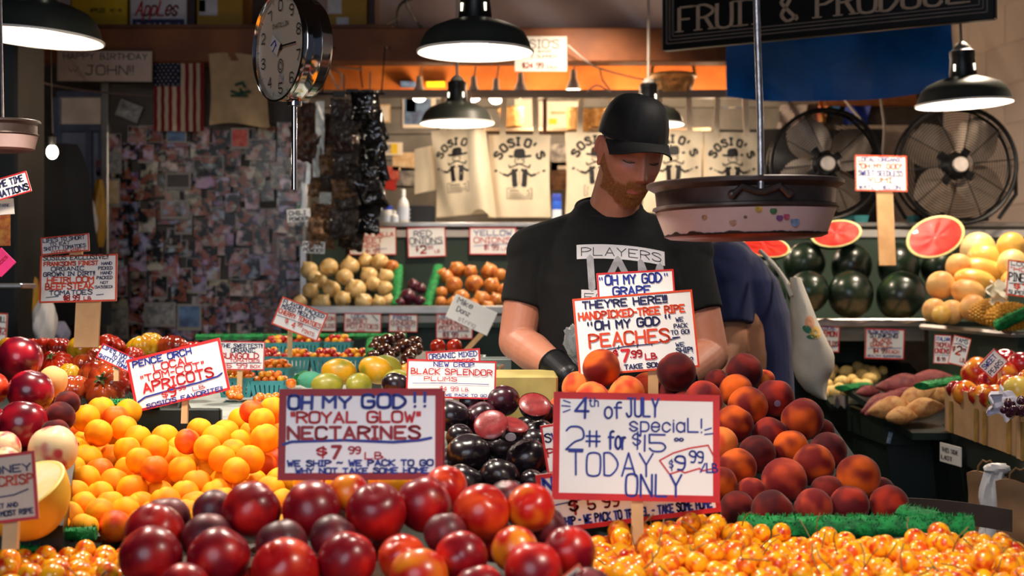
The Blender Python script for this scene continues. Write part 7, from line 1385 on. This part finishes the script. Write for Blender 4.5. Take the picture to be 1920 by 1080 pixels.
SR, ER, WR = Vector((.402, 3.26, 1.530)), Vector((.445, 3.20, 1.30)), Vector((.345, 3.03, 1.245))
for s_, e_, w_ in ((SL, EL, WL), (SR, ER, WR)):
    body.cap2(s_, e_, .050, .043, 22); mid = e_.lerp(w_, .35); body.cap2(e_, mid, .041, .044, 22); body.cap2(mid, w_, .044, .027, 22)
    c = (Vector((.224, 3.265, 1.52))-s_).normalized(); body.cap2(s_, s_+c*.1, .05, .06, 20)
bme = remesh(body, .0026, 3, 'body')
# skin colours belong to the skin: lips, cheeks, brows, hairline
SKIN = skin_mat('skin_fair', None, None); base = Vector(S(190, 124, 98)); lip = Vector(S(204, 108, 104)); chk = Vector(S(204, 122, 104)); brow = Vector(S(120, 76, 48)); beardc = Vector(S(136, 80, 44)); hairc = Vector(S(104, 66, 42))
inv = HEADM.inverted(); at = bme.color_attributes.new('tone', 'FLOAT_COLOR', 'POINT'); cols = []
def beard_mask(x, y, z):
    """1 where beard grows, in head space"""
    if y > .035 or z < -.135: return 0
    if y > .010: return 0
    side = max(0, min(1, (y+.050)/.030)); top = -.054+side*.056
    if z < -.088+min(0, y)*.36: return 0
    if y < -.080: top = -.0455
    m = max(0, min(1, (top-z)/.010))
    if abs(x) < .022 and -.0785 < z < -.0625 and y < -.06: m *= 0            # lips
    if abs(x) < .004 and z > -.056: m *= .4
    cheek = g2(abs(x), z, .034, -.048, .012, .012); m *= 1-min(1, cheek*1.0)
    return m if y < .03 else 0
for v in bme.vertices:
    q = inv @ v.co; c = base.copy()
    if abs(q.x) < .1 and abs(q.y) < .14 and -.14 < q.z < .13:
        x, y, z = q
        if y < -.02:
            c = c.lerp(chk, .55*min(1, g2(abs(x), z, .042, -.025, .020, .018)+g2(x, z, 0, -.036, .012, .010)))
            if y < -.06: c = c.lerp(lip, min(1, 1.3*g2(x, z, 0, -.069, .0215, .0078)))
            for s in (-1, 1): c = c.lerp(brow, .9*min(1, 1.6*g2(x, z, s*.033, .030-.0*abs(x), .018, .0045)))
            for s in (-1, 1): c = c.lerp(Vector(S(90, 54, 44)), .85*min(1, 1.5*g2(x, z, s*.033, -.0035-.15*0, .015, .0018)))
        c = c.lerp(beardc, .75*beard_mask(x, y, z))
        if z > .02 and (abs(x) > .05 and y > -.05 or y > .03): c = c.lerp(hairc, .85)
        if abs(x) > .075: c = base.lerp(Vector(S(210, 120, 100)), .6)
    cols += [c.x, c.y, c.z, 1]
at.data.foreach_set('color', cols); bme.materials.append(SKIN)
man = thing('person', 'bearded man in black cap, black t-shirt and black gloves, looking down behind the peaches', 'person', (.224, 3.26, 0))
def child(o, p):
    o.parent = p; o.matrix_parent_inverse = Matrix.Translation(-Vector(p.location)) @ Matrix.Rotation(-p.rotation_euler.z, 4, 'Z') if p.rotation_euler.z else Matrix.Translation(-Vector(p.location)); return o
child(place(bme, 'body'), man)
# beard of short hairs
HAIR = mat('beard_hair', S(150, 86, 42), .5, col2=S(188, 120, 62), scale=300)
bv = BVHTree.FromPolygons([v.co for v in bme.vertices], [p.vertices[:] for p in bme.polygons]); rr = random.Random(21); hm = MB(); cnt = 0
for _ in range(60000):
    x, z = rr.uniform(-.078, .078), rr.uniform(-.135, .01); o_ = Vector((x*1.6, -.30, z)); dr = Vector((x*-.6, .30, 0)); 
    if rr.random() < .45: o_ = Vector((math.copysign(.25, x), rr.uniform(-.09, .03), z)); dr = Vector((-o_.x, 0, 0))
    if rr.random() < .12: o_ = Vector((x*.6, rr.uniform(-.10, -.03), -.3)); dr = Vector((0, 0, 1))
    h = bv.ray_cast(HEADM @ o_, (HEADM.to_3x3() @ dr).normalized(), .4)
    if h[0] is None: continue
    q = inv @ h[0]; 
    if abs(q.x) > .075: continue
    mk = beard_mask(*q)
    if q.z < -.112: mk = 1 if q.y < -.055 else 0
    if rr.random() > mk: continue
    n = h[1]; n = n if n.dot(h[0]-HEADM.translation) > 0 else -n; R3 = HEADM.to_3x3()
    L = .0065+.007*max(0, min(1, (-.07-q.z)/.04))+(.003 if abs(q.x) < .03 and q.z > -.062 else 0)
    if q.y > -.03: L *= .65
    if q.z > -.06: L *= .75
    dn = R3 @ Vector((q.x*3, -.15, -1)); d = (n*rr.uniform(.35, .6)+dn*.75+Vector((rr.uniform(-.25, .25), rr.uniform(-.25, .25), rr.uniform(-.2, .2)))).normalized()
    a = h[0]-n*.001; b = a+d*L*.6+n*.0006; e = b+(d+dn*.5).normalized()*L*.5; u = d.orthogonal().normalized(); w = d.cross(u); r_ = .00052
    hm.add([a+u*r_, a-u*r_*.5+w*r_*.87, a-u*r_*.5-w*r_*.87, b+u*r_*.8, b-u*r_*.4+w*r_*.7, b-u*r_*.4-w*r_*.7, e], [(0, 1, 4, 3), (1, 2, 5, 4), (2, 0, 3, 5), (3, 4, 6), (4, 5, 6), (5, 3, 6)]); cnt += 1
    if cnt > 9000: break
bo = hm.obj('beard', HAIR); bo['kind'] = 'stuff'; child(bo, man)
# lashes over closed-looking lids and brows
m = MB()
for s in (-1, 1):
    P = []
    for i in range(9):
        x = s*(.020+.026*i/8); z = -.003-.0035*math.sin(math.pi*i/8); h = bv.ray_cast(HEADM @ Vector((x, -.3, z)), HEADM.to_3x3() @ Vector((0, 1, 0)), .4)
        if h[0]: P.append(h[0]-HEADM.to_3x3() @ Vector((0, .0012, 0)))
    if len(P) > 2: m.tube(P, .0011, 5)
child(m.obj('eyelashes', mat('lash_brown', S(60, 36, 26), .6)), man)
for s in (-1, 1):
    m = MB()
    for _ in range(260):
        t = rr.random(); x = s*(.014+.036*t); z = .0285+.006*math.sin(t*2.6)+rr.uniform(-.003, .003)-(.002 if t > .8 else 0); h = bv.ray_cast(HEADM @ Vector((x, -.3, z)), HEADM.to_3x3() @ Vector((0, 1, 0)), .4)
        if not h[0]: continue
        d = HEADM.to_3x3() @ Vector((s*.9, -.3, .3+rr.uniform(-.3, .3))); u = d.orthogonal().normalized()*.0004; m.add([h[0]+u, h[0]-u, h[0]+d*.008], [(0, 1, 2)])
    child(m.obj('eyebrow', mat('brow_hair', S(120, 74, 42), .6)), man)['kind'] = 'stuff'
# t-shirt
sh = MB(); secs = [((.226, 3.26, .96), .150, .112), ((.226, 3.26, 1.10), .146, .110), ((.226, 3.26, 1.25), .155, .114), ((.226, 3.26, 1.38), .168, .120), ((.224, 3.262, 1.46), .176, .118), ((.223, 3.265, 1.525), .165, .104), ((.222, 3.264, 1.570), .138, .096), ((.222, 3.264, 1.597), .110, .086), ((.222, 3.268, 1.618), .090, .074), ((.222, 3.276, 1.640), .076, .056), ((.222, 3.28, 1.652), .060, .046)]
sh.loft(secs, 40, ex=2.35)
for s_, e_, k in ((SL, EL, -1), (SR, ER, 1)):
    hem = s_.lerp(e_, .60); top = s_+Vector((k*-.01, 0, .0)); sh.cap2(top, hem, .064, .056, 26, ends=(True, False)); sh.cap2(s_+Vector((-k*.09, 0, .020)), s_, .070, .062, 24); sh.cap2(s_+Vector((-k*.13, .01, .06)), s_+Vector((0, 0, .012)), .045, .050, 20)
sm = remesh(sh, .0042, 6, 't_shirt')
for v in sm.vertices:                 # soft folds of hanging cotton
    c = v.co; n = noise.noise(Vector((c.x*7, c.y*5, c.z*3.2)))*.006+noise.noise(Vector((c.x*16+c.z*9, c.y*8, c.z*7)))*.0035
    k = min(1, max(0, (1.64-c.z)/.08)); r_ = Vector((c.x-.224, c.y-3.262, 0)); 
    v.co = c+r_.normalized()*n*k
sm.materials.append(mat('black_cotton', S(9, 9, 10), .9, var=.15, scale=40, bump=.25, bscale=500)); child(place(sm, 't_shirt'), man); shirt = bpy.data.objects['t_shirt']
ring = MB(); CP = []
for i in range(40):
    a = 2*math.pi*i/40; CP.append((.222+.072*math.cos(a), 3.262+.074*math.sin(a), 1.630+.028*math.sin(a)+.004*abs(math.cos(a))))
ring.tube(CP, .0075, 8, closed=True); cl = ring.obj('collar', mat('black_rib', S(16, 16, 18), .9, bump=.4, bscale=600)); cl.parent = shirt
# print on the chest, laid on the cloth
sv = BVHTree.FromPolygons([v.co for v in sm.vertices], [p.vertices[:] for p in sm.polygons])
def chest(m, y=-.0): 
    out = []
    for v in m.v:
        p = W(v[0], v[2], 3.15); o_ = Vector((p.x, 2.9, p.z)); h = sv.ray_cast(o_, Vector((0, 1, 0)), .6); out.append(Vector((p.x, (h[0].y if h[0] else 3.15)-.0012+v[1], p.z)))
    m.v = out; return m
curve = lambda x: 457+(x-1082)*.0745+6*((x-1165)/85)**2-4
def strip(x0, x1, ytop, ybot, y=0, n=40):
    m = MB()
    for i in range(n):
        a, b = x0+(x1-x0)*i/n, x0+(x1-x0)*(i+1)/n
        for j in range(4): t0, t1 = j/4, (j+1)/4; A = lambda x, t: (x, y, ytop(x)+(ybot(x)-ytop(x))*t); m.add([A(a, t0), A(a, t1), A(b, t1), A(b, t0)], [(0, 1, 2, 3)])
    return m
WPR = mat('white_shirt_print', S(226, 222, 224), .6, var=.05); GPR = mat('silver_shirt_print', S(168, 164, 168), .45, var=.25, scale=30)
m = chest(strip(1082, 1249, curve, lambda x: curve(x)+27)); m.obj('print', WPR, shirt, smooth=False)
m = chest(strip(1090, 1262, lambda x: 543+(x-1090)*.03, lambda x: 566+(x-1090)*.03)); m.obj('print', WPR, shirt, smooth=False)
def stext(s, x, yb, w, h, th, y):
    m = MB(); text(m, s, x, 0, w, h, y, th, .0)
    n0 = []
    for v in m.v: n0.append((v[0], v[1], yb(v[0])-v[2]))
    m.v = n0; m.f = [f[::-1] for f in m.f]; return chest(m)
stext("PLAYERS", 1091, lambda x: curve(x)+21, 150, 15, .10, -.0006).obj('print', PRINT, shirt, smooth=False)
stext("FOREVER", 1096, lambda x: 562+(x-1090)*.03, 150, 12, .10, -.0006).obj('print', PRINT, shirt, smooth=False)
gm = MB()
for P, w in (([(1107, 483), (1110, 541)], 13), ([(1131, 541), (1159, 485), (1187, 541)], 12), ([(1202, 541), (1202, 490), (1221, 541), (1240, 494), (1243, 541)], 11)):
    PP = []
    for i in range(len(P)-1):
        for k in range(10): t_ = k/10; PP.append((P[i][0]+(P[i+1][0]-P[i][0])*t_, P[i][1]+(P[i+1][1]-P[i][1])*t_))
    PP.append(P[-1]); m2 = MB(); stroke(m2, PP, w, 0, n=4); m2.f = [f[::-1] for f in m2.f]; gm.add(m2.v, m2.f)
chest(gm).obj('print', GPR, shirt, smooth=False)
# cap
capm = MB(); capm.M = HEADM
def crown(u, v):
    a = 2*math.pi*u; t = v*math.pi/2; z = .036+.094*math.sin(t)**1.0; q = math.cos(t)**.62; x = .0835*math.cos(a)*q; y = .108*math.sin(a)*q
    if math.sin(a) < 0: z += .010*(-math.sin(a))*math.sin(t*2)
    z -= .012*max(0, math.sin(a))*(1-v)
    y += .006
    s_ = .0010*math.cos(6*a)**8
    return (x*(1-s_*8), y*(1-s_*8), z)
capm.grid(crown, 96, 26, wrapu=True)
CAPM = mat('black_cap_cotton', S(10, 11, 15), .7, var=.15, scale=60, bump=.15, bscale=400)
cap = child(capm.obj('cap', CAPM, smooth=True), man)
bm2 = MB(); bm2.M = HEADM
def brim(u, v, dz=0):
    x = (u-.5)*2; ext = .064*math.sqrt(max(0, 1-x*x*.80)) ; X = .082*x*(1-.04*v); y0 = -.106*math.sqrt(max(0, 1-(X/.088)**2))+.008
    return (X, y0-ext*v, .046-.004*v-.034*x*x*(.40+.60*v)+dz)
bm2.grid(lambda u, v: brim(u, v), 40, 16); n1 = len(bm2.f); bm2.grid(lambda u, v: brim(u, v, -.003), 40, 16); bm2.f[n1:] = [f[::-1] for f in bm2.f[n1:]]
bm2.tube([brim(i/39, 1, -.0015) for i in range(40)], .0022, 6)
bo2 = bm2.obj('brim', CAPM, smooth=True); bo2.parent = cap
bb = MB(); bb.M = HEADM; bb.ball((0, .006, .130), (.006, .006, .003), 12); bb.obj('button', CAPM, cap)
st_ = MB(); st_.M = HEADM; st_.tube([Vector(crown(i/40*.5+.5, .03))*1.004 for i in range(41)], .0014, 5); st_.obj('seam', mat('cap_seam', S(30, 32, 40), .7), cap)
lg = MB(); lg.M = HEADM; q = Vector(brim(.93, .35)); lg.tube([q+Vector((.0, -.001, -.004)), q+Vector((.002, -.001, .012))], .0013, 5); lg.obj('small_mark', mat('cap_mark', S(120, 122, 130), .4), cap)
# gloved hands: palm and five bent fingers
GLV = mat('black_nitrile', S(20, 20, 23), .38, var=.15, bump=.2, bscale=90)
def glove(wr, fw, up, side, nm='glove'):
    """wr wrist point, fw unit towards the fingers, up unit out of the back of the hand, side=+1 thumb on the fw x up side"""
    fw = fw.normalized(); up = (up-fw*up.dot(fw)).normalized(); sd = fw.cross(up)*side; m = MB()
    m.cap2(wr-fw*.045, wr+fw*.01, .034, .031, 20, ends=(False, True)); m.cap2(wr, wr+fw*.075, .030, .037, 20, flat=(up, .55)); m.cap2(wr+fw*.045-sd*.018, wr+fw*.078-sd*.022, .019, .016, 14, flat=(up, .8)); m.cap2(wr+fw*.045+sd*.018, wr+fw*.078+sd*.022, .019, .016, 14, flat=(up, .8))
    for k, (o_, L) in enumerate(((.030, .9), (.011, 1.0), (-.009, .94), (-.028, .76))):
        p = wr+fw*.078+sd*o_; d = (fw+sd*o_*2.5-up*.35).normalized(); r_ = .0098-.0007*k
        for seg, (l, bend) in enumerate(((.042, .55), (.027, .75), (.021, .5))):
            e = p+d*l*L; m.cap2(p, e, r_, r_*.93, 12); p = e; r_ *= .93; d = (d-up*bend).normalized()
    p = wr+fw*.022+sd*.026; d = (fw*.62+sd*.72-up*.35).normalized(); m.cap2(p, p+d*.038, .0145, .0118, 12); p = p+d*.038; d = (fw*.9+sd*.15-up*.45).normalized(); m.cap2(p, p+d*.030, .0115, .0105, 12); p = p+d*.03; d = (fw-up*.5-sd*.15).normalized(); m.cap2(p, p+d*.022, .0102, .0085, 12)
    me = remesh(m, .0019, 3, nm); me.materials.append(GLV); o_ = child(place(me, nm), man)
    cf = MB(); u = fw.orthogonal().normalized(); w = fw.cross(u); cf.tube([wr-fw*.044+(u*math.cos(a)+w*math.sin(a))*.0342 for a in [2*math.pi*i/24 for i in range(24)]], .0018, 6, closed=True); q = cf.obj('cuff', GLV); q.parent = o_; q.matrix_parent_inverse = o_.matrix_basis.inverted()
    q.matrix_parent_inverse = (Matrix.Translation(-Vector(man.location))).inverted() @ Matrix() if False else Matrix()
    return o_
fl_ = (WL-EL.lerp(WL, .35)).normalized(); glove(WL+fl_*.005, (fl_+Vector((.15, -.15, -.25))).normalized(), Vector((-.5, -.6, .6)), 1)
fr_ = (WR-ER.lerp(WR, .35)).normalized(); glove(WR+fr_*.005, (fr_+Vector((-.25, -.1, -.1))).normalized(), Vector((.5, -.5, .7)), -1)
pb = MB(); pb.ball((0, 0, 0), (.024, .020, .042), 26, fn=lambda d: d*(1+.35*noise.noise(d*3.1)+.15*noise.noise(d*8))); pb.obj('clear_produce_bag', mat('clear_film', S(200, 206, 210), .1, trans=.75, ior=1.2, bump=.6, bscale=60), label='crumpled clear produce bag in the gloved hand of the man', cat='bag', loc=W(1082, 648, 2.98), rot=(0, -.3, 0))
# trousers and shoes below the counter line
tr = MB(); tr.loft([((.226, 3.26, .86), .155, .115), ((.226, 3.26, .99), .145, .108)], 30)
for k in (-1, 1): tr.cap2((.226+k*.085, 3.26, .88), (.226+k*.095, 3.25, .50), .092, .065, 22); tr.cap2((.226+k*.095, 3.25, .50), (.226+k*.10, 3.27, .08), .066, .050, 22)
tm = remesh(tr, .007, 4, 'trousers'); tm.materials.append(mat('dark_denim', S(24, 26, 36), .85, bump=.3, bscale=200)); child(place(tm, 'trousers'), man)
for k in (-1, 1):
    s_ = MB(); s_.ball((.226+k*.10, 3.20, .045), (.048, .13, .045), 20); child(s_.obj('shoe', BLACK), man)

# customer in navy, bent over at the potato stand
cu = thing('person', 'person in a navy t-shirt bent over behind the man, head hidden by the pan', 'person', (.66, 4.05, 0))
def P2(px, py, Y=4.05): return W(px, py, Y)
cb_ = MB(); cb_.loft([((.69, 4.05, .95), .12, .15), ((.68, 4.05, 1.15), .11, .15), ((.655, 4.04, 1.35), .11, .17), ((.62, 4.03, 1.48), .10, .17)], 26)
cb_.cap2(P2(1370, 500), P2(1325, 455), .060, .055, 20); cb_.ball(P2(1293, 425, 4.0), (.080, .095, .105), 28, rot=(0, rad(-35), 0)); cb_.ball(P2(1268, 440, 3.99), (.03, .05, .05), 18)
cb_.ball(P2(1296, 432, 3.91), (.016, .010, .028), 14); cb_.cap2(P2(1258, 428, 3.99), P2(1252, 442, 3.99), .010, .013, 10)
nsh = P2(1355, 530, 3.90); nel = P2(1372, 655, 3.88); nwr = P2(1362, 735, 3.80); cb_.cap2(nsh, nel, .052, .044, 22); cb_.cap2(nel, nel.lerp(nwr, .4), .044, .043, 20); cb_.cap2(nel.lerp(nwr, .4), nwr, .043, .030, 20)
fsh = P2(1360, 530, 4.2); fel = P2(1345, 650, 4.24); fwr = P2(1330, 730, 4.2); cb_.cap2(fsh, fel, .050, .043, 20); cb_.cap2(fel, fwr, .043, .028, 20)
for w_ in (nwr, fwr):
    cb_.cap2(w_, w_+Vector((-.03, -.01, -.05)), .028, .032, 16, flat=((0, 1, 0), .6))
    for k in range(4): a = w_+Vector((-.045+.014*k, -.012, -.08)); b = a+Vector((-.012, -.004, -.035)); cb_.cap2(a, b, .009, .009, 10); cb_.cap2(b, b+Vector((.006, .006, -.026)), .009, .008, 10)
    a = w_+Vector((.005, -.02, -.045)); cb_.cap2(a, a+Vector((.018, -.02, -.035)), .012, .010, 10)
cm = remesh(cb_, .004, 3, 'body'); at = cm.color_attributes.new('tone', 'FLOAT_COLOR', 'POINT'); hc = P2(1293, 425, 4.0); sk = Vector(S(192, 134, 100)); hr = Vector(S(70, 62, 58)); cols = []
for v in cm.vertices:
    c = hr if (v.co-hc).length < .13 and (v.co.x > hc.x-.035 and v.co.z > hc.z-.02) and not (v.co.y < 3.925 and abs(v.co.x-hc.x) < .02) else sk; cols += [*c, 1]
at.data.foreach_set('color', cols); cm.materials.append(SKIN); child(place(cm, 'body'), cu)
ns = MB(); ns.loft([((.68, 4.05, .98), .125, .155), ((.680, 4.05, 1.12), .120, .155), ((.672, 4.05, 1.27), .122, .165), ((.655, 4.045, 1.38), .128, .178), ((.632, 4.04, 1.47), .122, .185), ((.600, 4.03, 1.535), .098, .165), ((.575, 4.02, 1.575), .070, .11)], 36, ex=2.3)
ns.cap2(nsh+Vector((.01, .01, .04)), nsh.lerp(nel, .62), .078, .068, 26, ends=(True, False)); ns.cap2(fsh+Vector((.01, 0, .03)), fsh.lerp(fel, .6), .070, .064, 24, ends=(True, False)); ns.cap2(nsh+Vector((.02, .1, .05)), nsh+Vector((0, 0, .02)), .085, .075, 22)
nm = remesh(ns, .005, 6, 't_shirt')
for v in nm.vertices:
    c = v.co; n = noise.noise(Vector((c.x*8, c.y*6, c.z*4)))*.009+noise.noise(Vector((c.x*22+c.z*9, c.y*8, c.z*9)))*.004; v.co = c+Vector((c.x-.65, c.y-4.04, 0)).normalized()*n
nm.materials.append(mat('navy_cotton', S(20, 30, 74), .85, var=.1, scale=30, bump=.2, bscale=400, sheen=.1)); child(place(nm, 't_shirt'), cu)
jt = MB(); jt.loft([((.69, 4.05, .84), .125, .155), ((.685, 4.05, 1.0), .118, .150)], 28)
for k in (-1, 1): jt.cap2((.69, 4.05+k*.09, .86), (.70, 4.05+k*.10, .46), .09, .066, 20); jt.cap2((.70, 4.05+k*.10, .46), (.72, 4.05+k*.10, .07), .066, .05, 20)
jm = remesh(jt, .008, 4, 'trousers'); jm.materials.append(mat('grey_trousers', S(50, 50, 56), .9)); child(place(jm, 'trousers'), cu)
for k in (-1, 1): s_ = MB(); s_.ball((.68, 4.05+k*.10, .045), (.13, .05, .045), 18); child(s_.obj('shoe', mat('brown_shoe', S(70, 50, 40), .6)), cu)
# canvas bag on the shoulder of the customer: outline with real volume
ol_ = [(520, 1482, 1500), (560, 1483, 1515), (600, 1484, 1530), (640, 1486, 1550), (665, 1486, 1563), (690, 1487, 1563), (712, 1494, 1552), (735, 1512, 1549), (748, 1536, 1549)]
ctb = thing('shoulder_bag', 'off-white canvas shoulder bag with fruit print, sagging on the back of the navy shirt', 'bag', W(1520, 640, 3.80)); org = Vector(ctb.location); m = MB(); n = 28; vs = []; fs = []
import bisect
ys = [o_[0] for o_ in ol_]; J = 30
for j in range(J):
    y = 520+228*j/(J-1); i = min(max(bisect.bisect(ys, y)-1, 0), len(ol_)-2); t_ = (y-ys[i])/(ys[i+1]-ys[i]); xl = ol_[i][1]+(ol_[i+1][1]-ol_[i][1])*t_; xr = ol_[i][2]+(ol_[i+1][2]-ol_[i][2])*t_
    c = W((xl+xr)/2, y, 3.80)-org; rx = (xr-xl)/2/F*3.8; ry = .018+.055*math.sin(math.pi*min(1, j/(J-1)*.9+.05))
    for k in range(n):
        a = 2*math.pi*k/n; q = 1+.07*noise.noise(Vector((math.cos(a)*1.5, math.sin(a)*1.5, j*.22)))*(1 if abs(math.cos(a)) < .9 else .3); vs.append(c+Vector((rx*math.cos(a), ry*math.sin(a)*q*1.1, 0)))
for j in range(J-1):
    for k in range(n): k2 = (k+1) % n; fs.append((j*n+k, j*n+n+k, j*n+n+k2, j*n+k2))
fs += [tuple(range(n)), tuple(range(J*n-1, J*n-n-1, -1))]; m.add(vs, fs); m.obj('body', mat('offwhite_canvas', S(206, 196, 180), .9, var=.06, bump=.3, bscale=120), ctb)
bvb = BVHTree.FromPolygons(vs, fs)
MB().tube([W(1440, 487, 3.84)-org, W(1458, 505, 3.81)-org, W(1472, 525, 3.79)-org, W(1484, 555, 3.78)-org], .006, 8).obj('strap', mat('offwhite_canvas', S(206, 196, 180)), ctb)
MB().tube([W(1425, 470, 3.95)-org, W(1448, 492, 3.92)-org, W(1476, 530, 3.87)-org, W(1490, 560, 3.83)-org], .006, 8).obj('strap', mat('offwhite_canvas', S(206, 196, 180)), ctb)
def onbag(px, py, sx, sz, mm, nm='print', rot=0):
    m = MB(); c = W(px, py, 3.6)-org; c = (W(px, py, 3.70)-org); k = 3.72/F; n_ = 16; vs = []
    for q in (1, .5): 
        for i in range(n_):
            a = 2*math.pi*i/n_; x, z = sx*q*math.cos(a)*k, sz*q*math.sin(a)*k; p = Vector((c.x+x*math.cos(rot)-z*math.sin(rot), -.3, c.z+x*math.sin(rot)+z*math.cos(rot))); h = bvb.ray_cast(p, Vector((0, 1, 0)), 1); vs.append(Vector((p.x, (h[0].y if h[0] else -.03)-.0015, p.z)))
    m.add(vs, [(i, (i+1) % n_, n_+(i+1) % n_, n_+i) for i in range(n_)]+[tuple(range(n_, 2*n_))]); m.f = [f[::-1] for f in m.f]; m.obj(nm, mm, ctb, smooth=False)
onbag(1522, 605, 9, 13, mat('peach_print', S(226, 160, 120), .8)); onbag(1532, 624, 11, 12, mat('yellow_print', S(232, 186, 96), .8)); onbag(1517, 618, 6, 9, mat('leaf_print', S(56, 120, 96), .8), rot=.8); onbag(1525, 632, 9, 4, mat('leaf_print', S(56, 120, 96), .8))
